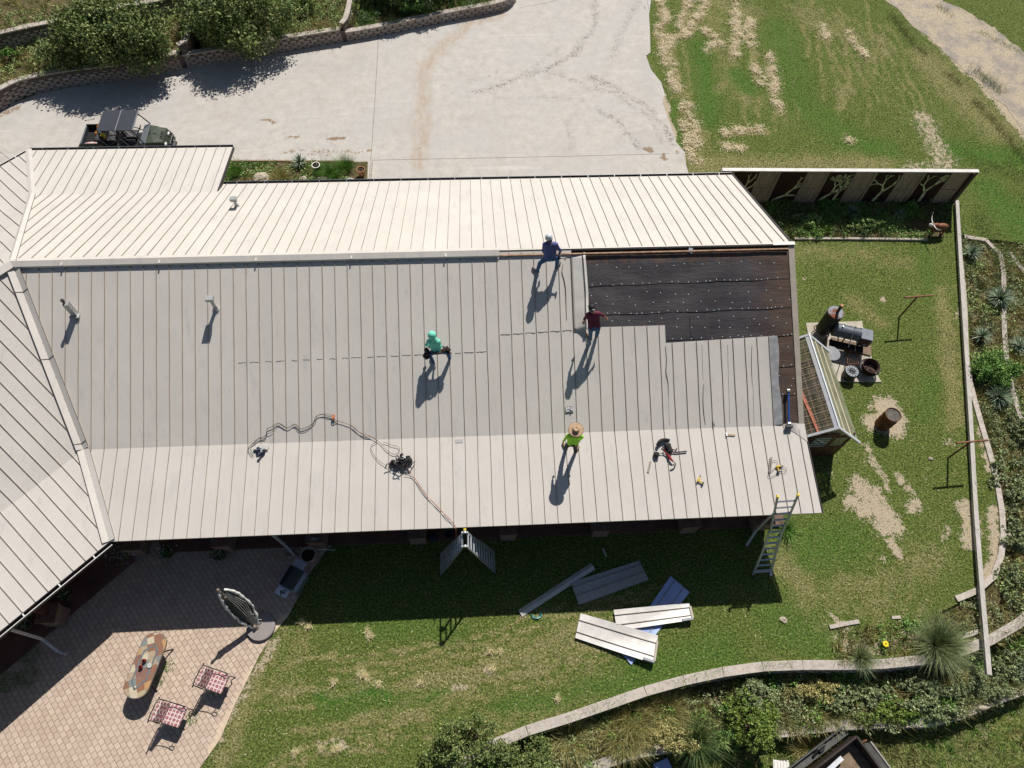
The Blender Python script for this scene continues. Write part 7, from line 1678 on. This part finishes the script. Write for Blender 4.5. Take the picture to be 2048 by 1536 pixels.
def lumps(mesh, c, n, sx, sy, sz, r, mi=0, jit=.2):
    for i in range(n): mesh.ell(c + Vector((random.gauss(0, sx), random.gauss(0, sy), abs(random.gauss(0, sz)) + r * .4)), (r * random.uniform(.6, 1.4), r * random.uniform(.6, 1.4), r * random.uniform(.5, 1)), 8, 6, mi, jit=jit)
BLKC = simple('black_canvas', (.018, .018, .02), .75, var=.5, scale=20); REDC = simple('red_canvas', (.28, .02, .02), .7)
c = on_any(805, 925, 0); r_ = thing('tool_pile', 'heap of black straps and safety harness with the orange cord over it', 'tool pile', c); q = M(); lumps(q, c, 26, .13, .10, .06, .07); 
for i in range(18):
    a = random.uniform(0, 6.28); p = c + Vector((random.gauss(0, .12), random.gauss(0, .12), .12)); q.tube(smoothpath([p, p + Vector((math.cos(a) * .12, math.sin(a) * .12, .07)), p + Vector((math.cos(a + .8) * .22, math.sin(a + .8) * .2, -.05))]), .016, 5)
q.build('straps', [BLKC], r_); q = M()
for dx, dy, dz, s in ((.02, .14, .17, .02), (.09, .09, .17, .026), (-.03, .05, .16, .018), (.04, .06, .18, .016), (-.1, -.02, .17, .022)): q.ell(c + Vector((dx, dy, dz)), (s, s, s * .6), 8, 5)
q.build('buckles', [simple('buckle', (.6, .62, .6), .3, .3)], r_)
c = on_any(522, 905, 0); r_ = thing('tool_bundle', 'small bundle of dark blue tools and clamps where the black cords end', 'tool bundle', c); q = M(); lumps(q, c, 14, .07, .06, .05, .055); q.tube([c + Vector((-.12, .13, .06)), c + Vector((.16, .02, .08))], .014, 6); q.tube([c + Vector((.12, .02, .07)), c + Vector((.03, -.16, .05)), c + Vector((-.02, -.24, .04))], .014, 6); q.box(c + Vector((-.05, .06, .12)), (.09, .12, .1), .5)
q.build('tools', [simple('navy_tools', (.02, .028, .055), .5, var=.5, scale=20)], r_); q = M()
for dx, dy in ((.03, .02), (.07, .05), (-.06, .0), (.05, -.03)): q.box(c + Vector((dx, dy, .12)), (.035, .07, .02), random.uniform(0, 3))
q.build('metal_bits', [simple('pale_metal', (.5, .55, .56), .3, .4)], r_)
q = M(); a = on_any(528, 893, .05); q.slab([a + Vector((-.15, .10, .05)), a + Vector((-.16, -.04, .02)), a + Vector((.12, -.12, .0)), a + Vector((.16, .03, .03))], .02)
t = NT('plastic_wrap'); t.col((.72, .70, .66)); t.b.inputs['Alpha'].default_value = .75; t.bump(t.noise(25, 4), 1, .02); WRAP = t.set(.2); solo(q, 'plastic_bag', [WRAP], 'crumpled clear plastic sleeve above the small tool bundle', 'plastic bag', tuple(a))
# tool belt (right)
c = on_any(1335, 905, 0); r_ = thing('tool_belt', 'black leather tool belt with pouches and red straps spread on the roof', 'tool belt', c)
def rp_(x, y, h=.05): return on_any(1280 + x / 17.07, 860 + y / 17.07, h)
q = M(); q.tube(smoothpath([rp_(1000, 360, .06), rp_(850, 330, .09), rp_(720, 360, .12), rp_(640, 440, .12), rp_(600, 540, .08)]), .055, 8); lumps(q, rp_(950, 580), 5, .04, .06, .04, .06); q.ell(rp_(960, 560, .09), (.10, .15, .07), 10, 6, R=Matrix.Rotation(.5, 3, 'Z'), jit=.1); q.ell(rp_(560, 840, .09), (.11, .10, .07), 10, 6, jit=.15); q.ell(rp_(1030, 700, .1), (.09, .10, .07), 10, 6, jit=.1)
q.build('pouches', [BLKC], r_, smooth=False); q = M(); q.tube(smoothpath([rp_(760, 560), rp_(850, 640), rp_(1000, 720), rp_(1200, 760), rp_(1400, 745), rp_(1600, 725)]), .022, 6); q.tube(smoothpath([rp_(1100, 660), rp_(1220, 690), rp_(1260, 620)]), .018, 6); q.tube(smoothpath([rp_(680, 800), rp_(830, 820), rp_(960, 900)]), .012, 6); q.tube(smoothpath([rp_(1160, 1100, .05), rp_(1220, 1170, .06), rp_(1190, 1240, .06), rp_(1130, 1330, .03), rp_(1030, 1360, .03)]), .016, 6)
q.build('belt_strap', [simple('strap_dark', (.035, .03, .045), .7)], r_); q = M(); q.tube(smoothpath([rp_(820, 680, .07), rp_(830, 740, .08), rp_(960, 860, .08), rp_(1040, 980, .1), rp_(1150, 1090, .09)]), [.03, .022, .016, .014, .014, .016, .02, .025, .03, .04, .045, .045, .042, .04, .03, .025, .02][:17], 8); q.build('red_strap', [REDC], r_)
# drills
def drill(label, c, rz, mat, cordm=False):
    r_ = thing('power_drill', label, 'drill', c); R = Matrix.Rotation(rz, 3, 'Z'); q = M(); q.tube([c + R @ Vector(v) for v in ((-.11, 0, .05), (-.02, 0, .055), (.06, 0, .055))], [.03, .034, .026], 10); q.beam(c + R @ Vector((-.05, 0, .05)), c + R @ Vector((-.06, -.15, .035)), .035, .04); q.build('body', [mat], r_, bevel=.005)
    q = M(); q.tube([c + R @ Vector(v) for v in ((.06, 0, .055), (.10, 0, .055), (.16, 0, .055))], [.022, .018, .006], 8); q.box(c + R @ Vector((-.065, -.17, .035)), (.09, .05, .06), R=R); q.build('battery_and_chuck', [BLK], r_); return r_
DY = simple('drill_yellow', (.62, .42, .03), .5)
drill('yellow cordless drill lying alone low on the porch roof', on_any(1397, 959, 0), 1.0, DY); drill('yellow corded screw gun with a coiled lead near the roof end', on_any(1557, 934, 0), .1, DY)
cord([(1550, 936), (1542, 944), (1536, 950), (1542, 954), (1552, 949), (1562, 943), (1571, 944), (1573, 937), (1566, 934), (1558, 935)], .008, CB, 'black lead looped round the yellow screw gun', h=.05); cord([(1541, 940), (1540, 930), (1546, 922), (1553, 921), (1556, 930)], .008, CB, 'small upper loop of black lead by the screw gun', h=.05)
q = M(); a, b = on_any(1453, 869, .04), on_any(1471, 870, .04); q.beam(a, b, .028, .02); solo(q, 'hammer', [simple('hammer_wood', (.42, .22, .07), .6)], 'claw hammer with a wooden handle lying on the roof bend', 'hammer', tuple(a)); h_ = S.objects['hammer']; q = M(); q.beam(a + Vector((0, -.06, .01)), a + Vector((0, .06, .01)), .03, .03); o = q.build('hammer_head', [simple('steel_head', (.3, .3, .31), .35, .8)], None)
for v in o.data.vertices: v.co -= Vector(a)
o.parent = h_
q = M(); a, b = on_any(1301, 923, .02), on_any(1296, 945, .02); q.beam(a, b, .065, .012); q.beam(a + Vector((.02, 0, .01)), b + Vector((.02, 0, .01)), .012, .02); solo(q, 'metal_strip', [simple('strip_tan', (.32, .28, .24), .5, .2)], 'narrow tan metal strip lying left of the tool belt', 'metal strip', tuple(a))
q = M(); a, b = on_any(1541, 914, .05), on_any(1538, 944, .05); q.beam(a, b, .03, .02); q.beam(a + Vector((.05, 0, 0)), b + Vector((.05, 0, 0)), .03, .02); solo(q, 'metal_strip', [simple('strip_tan', (.3, .3, .3))], 'pair of thin metal strips beside the yellow screw gun', 'metal strip', tuple(a))
q = M(); c = on_any(1139, 818, .03); q.slab([c + Vector((-.13, .09, .04)), c + Vector((-.13, -.09, -.02)), c + Vector((.13, -.08, -.02)), c + Vector((.13, .08, .04))], .02); lumps(q, c + Vector((0, 0, .0)), 10, .05, .03, .01, .02)
t = NT('silver_bag'); t.col(t.ramp(t.noise(40, 3), [(.4, (.30, .30, .31)), (.6, (.62, .61, .62))])); t.bump(t.noise(35, 4), 1, .02); solo(q, 'screw_bag', [t.set(.25, .3)], 'crumpled clear bag of screws above the worker in the straw hat', 'plastic bag', tuple(c))
q = M(); c = on_any(918, 882, .006); q.slab([c + Vector((-.13, .05, .012)), c + Vector((-.11, -.06, -.002)), c + Vector((.12, -.06, -.002)), c + Vector((.13, .05, .012))], .004); solo(q, 'tape_patch', [simple('tape_lilac', (.42, .40, .41), .5)], 'small grey tape patch near the bend between the cord and the worker', 'tape', tuple(c))
q = M(); c = RS(1381, 501, .03); q.box(c, (.13, .17, .02), -.3, R=Matrix.Rotation(-.3, 3, 'Z') @ Matrix.Rotation(.44, 3, 'X')); solo(q, 'metal_clip', [simple('clip_pale', (.52, .60, .66), .4, .2)], 'small pale square of metal on the felt below the ridge', 'metal scrap', tuple(c))
q = M(); c = on_any(1425, 846, .03); q.beam(c + Vector((-.0, .12, 0)), c + Vector((.05, -.12, 0)), .035, .02); solo(q, 'pry_bar', [BLK], 'small dark pry bar just above the roof bend', 'pry bar', tuple(c))
# magnetic sweeper on the felt
SW = thing('magnetic_sweeper', 'blue handled sweeper with dark ends lying on the exposed felt', 'sweeper', RS(1577, 818, 0)); a, b = RS(1577, 784, .12), RS(1578, 846, .12)
q = M(); q.beam(a, b, .045, .045); q.build('blue_bar', [simple('bright_blue', (.02, .10, .38), .4)], SW); q = M(); q.box(a + Vector((0, .03, 0)), (.12, .12, .07)); q.build('end_block', [BLK], SW, bevel=.01); q = M(); q.box(a + Vector((0, .06, .04)), (.1, .04, .03)); q.build('end_plate', [simple('end_silver', (.4, .42, .42), .4, .5)], SW)
q = M(); q.box(b + Vector((0, -.02, 0)), (.12, .08, .09)); q.build('end_block', [simple('end_silver', (.4, .42, .42))], SW, bevel=.01); q = M(); q.box(b + Vector((-.02, -.12, -.02)), (.24, .10, .10)); q.build('roller', [BLK], SW, bevel=.02)
# loose panels
a0, a1, b1, b0 = RS(1141, 503, .02), RS(1143, 660, .03), RS(1168, 655, .26), RS(1176, 497, .10)
LPN = thing('loose_roof_panel', 'loosened metal roof panel with its right edge lifted over the felt', 'metal panel', tuple(RS(1158, 600, 0))); q = M(); n = 14; vs = []
TRP = simple('panel_metal_loose', (.585, .56, .515), .45, var=.1, scale=2)
def LP(u, v):
    A = Vector((3.13, RY - .1, 0)).lerp(Vector((3.13, 12.62, 0)), u); w_ = .24 + .05 * u; x = 3.13 + v * (.42 + .10 * (1 - abs(u - .5)))
    y = A.y; z = RZ - (RY - y) * TU + .012 + .02 * v + (.03 + .26 * max(0, u - .55) / .45 * 1.0) * max(0, v - .2) ** 1.3 * (1 if True else 0); return Vector((x, y - .02 * v * math.sin(u * 6), z))
for i in range(n + 1):
    for j in range(7): vs.append(LP(i / n, j / 6))
q.add(vs, [(i * 7 + j, i * 7 + 7 + j, i * 7 + 8 + j, i * 7 + j + 1) for i in range(n) for j in range(6)])
o = q.build('sheet', [TRP], LPN, smooth=True); s_ = o.modifiers.new('solid', 'SOLIDIFY'); s_.thickness = .003
q = M()
for i in range(n):
    for v_ in (.0, .80):
        p, r2 = LP(i / n, v_) + Vector((0, 0, .02)), LP((i + 1) / n, v_) + Vector((0, 0, .02)); q.beam(p, r2, .018, .04, mi=0)
q.build('folded_edge', [simple('edge_dark', (.14, .12, .10), .6)], LPN)
q = M()
for i in range(1, n): p, r2 = LP(i / n, .86) + Vector((0, 0, .035)), LP((i + 1) / n, .86) + Vector((0, 0, .035)); q.beam(p, r2, .022, .03)
q.build('bright_fold', [simple('edge_white', (.78, .76, .72), .3)], LPN)
def crease(label, pxs, r=.010, mat=None):
    pts = smoothpath([on_any(x, y, .012) for x, y in pxs], 4); q = M(); q.tube(pts, [r * (.35 + .65 * math.sin(math.pi * (i + .5) / len(pts))) for i in range(len(pts))], 5); o = q.build('dent', [mat or simple('dent_dark', (.08, .07, .06), .7)], house)
crease('', [(1126, 528), (1124, 545), (1128, 560), (1131, 580), (1132, 605), (1133, 640)], .016); crease('', [(1331, 692), (1333, 720), (1332, 745), (1336, 765), (1337, 790)], .013)
crease('', [(1407, 768), (1406, 800), (1408, 830), (1411, 850)], .011); crease('', [(1504, 690), (1503, 730), (1505, 770)], .007)
for x0, y0, y1 in ((1404, 690, 760), (1455, 690, 845), (1506, 770, 850), (1337, 790, 850)):
    q = M(); y = y0
    while y < y1: p, r2 = on_any(x0 + (y - y0) * .03, y, .008), on_any(x0 + (y - y0) * .03 + .3, y + 2.2, .008); q.beam(p, r2, .012, .006); y += 4.4
    q.build('scratch_marks', [simple('scratch', (.20, .19, .18), .7)], house)
sc = M(); a, b, c_, d_ = RS(1549, 672, .015), RS(1537, 690, .01), RS(1556, 850, .02), RS(1563, 850, .06)
ef = M(); n = 16
def EF(u, v): y = yB + .1 + (BY + .02 - yB - .1) * u; x = 9.62 + v * (.26 + .03 * math.sin(u * 9)); return Vector((x, y, RZ - (RY - y) * TU + .006 + .05 * v * (.3 + abs(math.sin(u * 5 + v)) * .9)))
for i in range(n + 1):
    for j in range(5): ef.v.append(tuple(EF(i / n, j / 4)))
ef.f = [(i * 5 + j, i * 5 + 5 + j, i * 5 + 6 + j, i * 5 + j + 1) for i in range(n) for j in range(4)]; ef.m = [0] * len(ef.f); ef.build('bent_panel_edge', [simple('bent_metal', (.40, .40, .40), .35, .2, var=.25, scale=5)], house, smooth=True)
eg = M(); n = 10
def EG(u, v): x = 9.92 + u * .72; y = BY + .03 - v * .60 * (.2 + .8 * u ** 1.4); return Vector((x, y, BZ - (BY - y) * TP + .015 + .10 * (1 - v) * math.sin(u * 3.1 + .4) ** 2))
for i in range(n + 1):
    for j in range(5): eg.v.append(tuple(EG(i / n, j / 4)))
eg.f = [(i * 5 + j, i * 5 + 5 + j, i * 5 + 6 + j, i * 5 + j + 1) for i in range(n) for j in range(4)]; eg.m = [0] * len(eg.f); eg.build('buckled_panel_end', [simple('buckled_metal', (.64, .60, .55), .35, .1, var=.1, scale=5)], house, smooth=True)
# ---------------------------------------------------------------- people
def person(label, J, mats, origin, face, voxel=.013):
    """J: joints (Vector). one continuous remeshed body coloured by the nearest limb"""
    root = thing('person', label, 'person', origin); caps = []
    def cap_(a, b, ra, rb, m): caps.append((Vector(a), Vector(b), ra, rb, m))
    SK, SH, PA, BO = 0, 1, 2, 3
    neck, head = J['neck'], J['head']; up = (head - neck).normalized(); fwd = Vector(face); fwd = (fwd - up * fwd.dot(up)).normalized(); rt = fwd.cross(up).normalized()
    cap_(neck - up * .03, head - up * .02, .055, .06, SK); cap_(head + up * .02, head + up * .05 - fwd * .02, .095, .088, SK); cap_(head - up * .05 + fwd * .02, head - up * .075 + fwd * .045, .065, .045, SK)
    cap_(head - up * .015 + fwd * .09, head - up * .035 + fwd * .108, .014, .017, SK)
    for s in (-1, 1): cap_(head + rt * s * .088 + up * .01, head + rt * s * .092 - up * .03, .018, .014, SK)
    sl, sr, hl, hr = J['shL'], J['shR'], J['hipL'], J['hipR']; ms = (sl + sr) / 2; mh = (hl + hr) / 2; W_ = (mh - ms) * .5
    back = (-fwd) * .03
    cap_(sl, sr, .075, .075, SH); cap_(neck - up * .05, ms, .065, .09, SH)
    for k in (-.5, 0, .5):
        a = ms + (sr - sl) * k * .62; b = mh + (hr - hl) * k * .9; cap_(a, a.lerp(b, .55), .10, .095, SH); cap_(a.lerp(b, .45), b.lerp(a, .12), .095, .105, SH)
    cap_(hl, hr, .105, .105, PA); cap_(mh.lerp(ms, .08), mh, .12, .11, PA)
    for s in ('L', 'R'):
        sh, el, ha = J['sh' + s], J['el' + s], J['ha' + s]; hi, kn, an, toe = J['hip' + s], J['kn' + s], J['an' + s], J['toe' + s]
        cap_(sh, el, .060, .046, SH); slv = J.get('sleeve', 1.0)
        if slv >= 1: cap_(el, el.lerp(ha, .85), .044, .034, SH); cap_(el.lerp(ha, .8), ha, .027, .026, SK)
        else: cap_(el, ha, .040, .026, SK)
        d = (ha - el).normalized(); curl = Vector((0, 0, -1)); sd_ = d.cross(curl)
        if sd_.length < .1: sd_ = Vector((1, 0, 0))
        sd_.normalize(); nn_ = sd_.cross(d).normalized(); hm = SK if not J.get('glove') else 4
        for k in (-.024, 0, .024): cap_(ha, ha + d * .075 + sd_ * k, .020, .017, hm)
        for i, k in enumerate((-.033, -.011, .011, .032)):
            L_ = (.062, .075, .080, .066)[i]; b0 = ha + d * .08 + sd_ * k; b1 = b0 + (d * .8 + nn_ * .6).normalized() * L_ * .5; b2 = b1 + (d * .3 + nn_ * .95).normalized() * L_ * .5; cap_(b0, b1, .0115, .0105, hm); cap_(b1, b2, .0105, .009, hm)
        tb_ = ha + d * .02 + sd_ * .03 * (1 if s == 'L' else -1); t1 = tb_ + (d * .5 + sd_ * .8 * (1 if s == 'L' else -1) + nn_ * .3).normalized() * .04; cap_(tb_, t1, .014, .012, hm); cap_(t1, t1 + (d * .8 + nn_ * .5).normalized() * .03, .012, .010, hm)
        cap_(hi, kn, .098, .070, PA); cap_(kn, an, .070, .056, PA)
        td = (toe - an); cap_(an + Vector((0, 0, .0)), an - Vector((0, 0, .03)), .056, .050, BO); heel = an - Vector((td.x, td.y, 0)).normalized() * .04 - Vector((0, 0, .035)); cap_(heel, toe, .045, .042, BO)
    bm_ = M()
    for a, b, ra, rb, m_ in caps:
        d = (b - a); L = d.length; ax_ = d.normalized() if L > 1e-5 else Vector((0, 0, 1)); n_ = 12; o1 = ax_.orthogonal().normalized(); o2 = ax_.cross(o1); rings = []
        for k in range(5): t_ = math.pi / 2 * k / 4; rings.append((a - ax_ * math.cos(t_) * ra, math.sin(t_) * ra))
        for k in range(5): t_ = math.pi / 2 * (1 - k / 4); rings.append((b + ax_ * math.cos(t_) * rb, math.sin(t_) * rb))
        b0 = len(bm_.v)
        for c_, r in rings:
            r = max(r, 1e-4)
            for j in range(n_): t_ = 2 * math.pi * j / n_; bm_.v.append(tuple(c_ + o1 * math.cos(t_) * r + o2 * math.sin(t_) * r))
        for i in range(len(rings) - 1):
            for j in range(n_): bm_.f.append((b0 + i * n_ + j, b0 + i * n_ + (j + 1) % n_, b0 + (i + 1) * n_ + (j + 1) % n_, b0 + (i + 1) * n_ + j)); bm_.m.append(0)
    tmp = bm_.build('body_tmp', [mats[0]], root); md_ = tmp.modifiers.new('r', 'REMESH'); md_.mode = 'VOXEL'; md_.voxel_size = voxel; sm_ = tmp.modifiers.new('s', 'SMOOTH'); sm_.iterations = 2; sm_.factor = .5
    dg = bpy.context.evaluated_depsgraph_get(); me = bpy.data.meshes.new_from_object(tmp.evaluated_get(dg)); S.collection.objects.unlink(tmp)
    me.name = 'body'; me.materials.clear()
    for mm_ in mats: me.materials.append(mm_)
    nv = len(me.vertices); co = np.empty(nv * 3, np.float32); me.vertices.foreach_get('co', co); co = co.reshape(-1, 3) + np.array(tuple(root.location))
    # cloth folds
    nrm = np.empty(nv * 3, np.float32); me.vertices.foreach_get('normal', nrm); nrm = nrm.reshape(-1, 3)
    D = np.full((len(caps), nv), 9.0)
    for i, (a, b, ra, rb, m_) in enumerate(caps):
        a_, b_ = np.array(tuple(a)), np.array(tuple(b)); d = b_ - a_; L = max(d.dot(d), 1e-9); t_ = np.clip(((co - a_) @ d) / L, 0, 1); D[i] = np.linalg.norm(co - (a_ + t_[:, None] * d), axis=1) - (ra + (rb - ra) * t_)
    best = D.argmin(0); cm = np.array([c_[4] for c_ in caps])[best]
    cloth = (cm == 1) | (cm == 2); f = np.sin(co[:, 2] * 55 + np.sin(co[:, 0] * 30) * 2) * np.sin(co[:, 0] * 22 + co[:, 1] * 31); co2 = co + nrm * (f * .005 * cloth)[:, None]
    me.vertices.foreach_set('co', (co2 - np.array(tuple(root.location))).astype(np.float32).ravel())
    np_ = len(me.polygons); fi = np.empty(np_, np.int32); ls = np.empty(np_, np.int32); me.polygons.foreach_get('loop_start', ls); lv = np.empty(len(me.loops), np.int32); me.loops.foreach_get('vertex_index', lv)
    me.polygons.foreach_set('material_index', cm[lv[ls]].astype(np.int32)); me.polygons.foreach_set('use_smooth', np.ones(np_, bool)); me.update()
    body = link(bpy.data.objects.new('body', me)); body.parent = root; return root, up, fwd, rt
SKIN = simple('skin_tan', (.42, .22, .13), .6, var=.08); BOOT = simple('boot_tan', (.28, .19, .11), .8, var=.2); BOOTG = simple('boot_grey', (.20, .18, .18), .8, var=.2)
JEAN = simple('denim_blue', (.05, .12, .24), .85, var=.3, scale=14); JEAND = simple('denim_dark', (.022, .028, .045), .85, var=.3, scale=12); NAVY = simple('navy_jacket', (.11, .12, .30), .7, var=.15, scale=9)
MINT = simple('mint_hoodie', (.22, .74, .56), .8, var=.1, scale=7); MAR = simple('maroon_shirt', (.13, .018, .045), .8, var=.2, scale=9); LIME = simple('lime_shirt', (.42, .90, .05), .7, var=.15, scale=12)
HAIR = simple('black_hair', (.012, .010, .009), .6)
def JS(fn, d): return {k: (fn(*v) if isinstance(v, tuple) else v) for k, v in d.items()}
# worker 1: blue jacket, white helmet
J = JS(RS, dict(anL=(1075, 541, .09), toeL=(1066, 535, .045), anR=(1113, 533, .09), toeR=(1120, 525, .045), knL=(1080, 526, .46), knR=(1115, 519, .46), hipL=(1093, 517, .66), hipR=(1107, 516, .66), shL=(1089, 489, 1.00), shR=(1112, 489, 1.00), neck=(1100, 483, 1.10), head=(1098, 476, 1.24), elL=(1086, 502, .78), haL=(1091, 511, .52), elR=(1121, 502, .80), haR=(1118, 510, .62))); J['glove'] = True
P1, up, fw, rt_ = person('worker in a navy jacket and white hard hat crouching astride at the ridge', J, [SKIN, NAVY, JEAN, BOOTG, BLK], RS(1094, 537, 0), (0, .8, -.6))
def helmet(root, h, up, fw, mat, brim=.03, nm='hard_hat', vis=.06, r=.118):
    q = M(); q.lathe(h + up * .015, [(r + brim, -.012), (r + .004, 0), (r, .035), (r * .86, .085), (r * .55, .122), (.001, .135)], 24, ax=up); q.beam(h + up * .012 + fw * .08, h + up * .008 + fw * (r + vis), .15, .012, up=up); q.build(nm, [mat], root, smooth=True)
helmet(P1, J['head'], up, fw, simple('helmet_white', (.62, .65, .70), .35, var=.05), .012)
q = M(); q.ell(J['head'] - up * .04 - fw * .03, (.10, .10, .07), 12, 8); q.build('hood', [simple('dark_hood', (.02, .025, .05), .8)], P1, smooth=True)
dr = drill('dark cordless drill held by the worker in the navy jacket', J['haR'] + Vector((.03, -.02, -.10)), 1.5, simple('drill_dark', (.06, .06, .065), .4)); del dr
# worker 2: mint hoodie
J = JS(RS, dict(anL=(866, 723, .09), toeL=(862, 715, .05), anR=(899, 716, .09), toeR=(901, 706, .05), knL=(858, 708, .42), knR=(895, 705, .44), hipL=(869, 703, .60), hipR=(882, 702, .60), shL=(857, 683, .90), shR=(877, 683, .90), neck=(866, 677, .98), head=(864, 671, 1.06), elL=(852, 690, .68), haL=(857, 692, .45), elR=(881, 692, .72), haR=(878, 685, .50))); J['glove'] = True
P2, up, fw, rt_ = person('worker in a mint green hoodie and tool belt kneeling mid roof', J, [SKIN, MINT, JEAN, BOOTG, BLK], RS(880, 720, 0), (0, .75, -.65))
q = M(); q.ell(J['head'] + up * .01, (.135, .14, .15), 16, 10); q.ell(J['neck'] - fw * .03, (.13, .10, .07), 14, 8, jit=.06); q.build('hood', [MINT], P2, smooth=True)
q = M(); hp = (J['hipL'] + J['hipR']) / 2; q.tube([hp + Vector((math.cos(a) * .19, math.sin(a) * .15, .10)) for a in np.linspace(0, 6.283, 16)], .028, 6); lumps(q, RS(890, 699, .62), 7, .045, .035, .05, .06); lumps(q, RS(896, 702, .52), 5, .04, .03, .05, .055); lumps(q, RS(855, 709, .52), 8, .04, .06, .07, .07); lumps(q, RS(852, 714, .35), 5, .03, .04, .06, .06)
q.build('tool_belt', [simple('belt_black', (.022, .014, .014), .7, var=.5, scale=20)], P2); q = M()
for x, y, z in ((854, 710, .66), (853, 714, .56), (884, 698, .78), (881, 701, .74)): q.box(RS(x, y, z), (.06, .03, .03), .4)
q.build('belt_tools', [simple('pink_yellow_tools', (.55, .28, .16), .5, var=.5, scale=9)], P2)
# worker 3: maroon shirt
J = JS(RS, dict(anL=(1181, 676, .09), toeL=(1174, 668, .05), anR=(1193, 671, .10), toeR=(1196, 661, .05), knL=(1181, 665, .50), knR=(1195, 664, .50), hipL=(1182, 656, .80), hipR=(1195, 655, .80), shL=(1175, 630, 1.14), shR=(1197, 627, 1.18), neck=(1186, 624, 1.24), head=(1184, 617, 1.38), elL=(1169, 638, .92), haL=(1168, 643, .70), elR=(1207, 631, 1.05), haR=(1213, 636, .86))); J['sleeve'] = .0
P3p, up, fw, rt_ = person('worker in a maroon shirt and black cap lifting the loose panel by the felt', J, [SKIN, MAR, JEAN, BOOT, BLK], RS(1186, 675, 0), (-.2, .85, -.4))
helmet(P3p, J['head'], up, fw, simple('cap_black', (.015, .017, .022), .7), .0, 'cap', .07, .108); q = M(); q.ell(J['head'] - up * .05 - fw * .045, (.075, .06, .05), 10, 6); q.build('hair', [HAIR], P3p, smooth=True)
q = M(); q.box(J['head'] + up * .04 - fw * .105, (.09, .02, .03)); q.box(J['head'] - up * .02 - fw * .10, (.08, .02, .02)); q.build('cap_emblem', [simple('cap_white', (.5, .5, .52), .6)], P3p)
# worker 4: straw hat
J = JS(RP, dict(anL=(1132, 896, .10), toeL=(1126, 887, .05), anR=(1151, 902, .10), toeR=(1157, 894, .05), knL=(1134, 891, .50), knR=(1150, 894, .50), hipL=(1140, 887, .90), hipR=(1151, 887, .90), shL=(1137, 872, 1.34), shR=(1160, 871, 1.34), neck=(1149, 868, 1.42), head=(1151, 862, 1.56), elL=(1131, 877, 1.12), haL=(1127, 882, .94), elR=(1165, 874, 1.14), haR=(1160, 880, .95)))
P4, up, fw, rt_ = person('worker in a straw hat and lime green shirt standing on the lower roof', J, [SKIN, LIME, JEAND, BOOT, BLK], RP(1141, 899, 0), (.1, .9, -.3))
t = NT('straw_weave'); o_ = t.obj(); t.col(t.ramp(t.noise(40, 4, o_), [(.35, (.34, .22, .12)), (.65, (.56, .40, .26))])); t.bump(t.noise(90, 2, o_), .5, .004); STRAWM = t.set(.85); q = M(); hc_ = J['head'] + up * .06; up = Vector((.02, -.12, 1)).normalized()
q.lathe(hc_, [(.235, -.005), (.225, .012), (.17, -.002), (.12, .0), (.105, .02), (.095, .10), (.075, .125), (.05, .105), (.001, .10)], 40, ax=up); q.build('straw_hat', [STRAWM], P4, smooth=True); q = M(); q.lathe(hc_, [(.236, -.008), (.240, .0), (.236, .006)], 40, ax=up); q.lathe(hc_, [(.107, .015), (.104, .035)], 30, ax=up); q.build('hat_band', [simple('hat_edge', (.13, .10, .08), .8)], P4)
q = M(); q.ell(J['head'] - up * .05 - fw * .04, (.085, .07, .06), 10, 6); q.build('hair', [HAIR], P4, smooth=True)
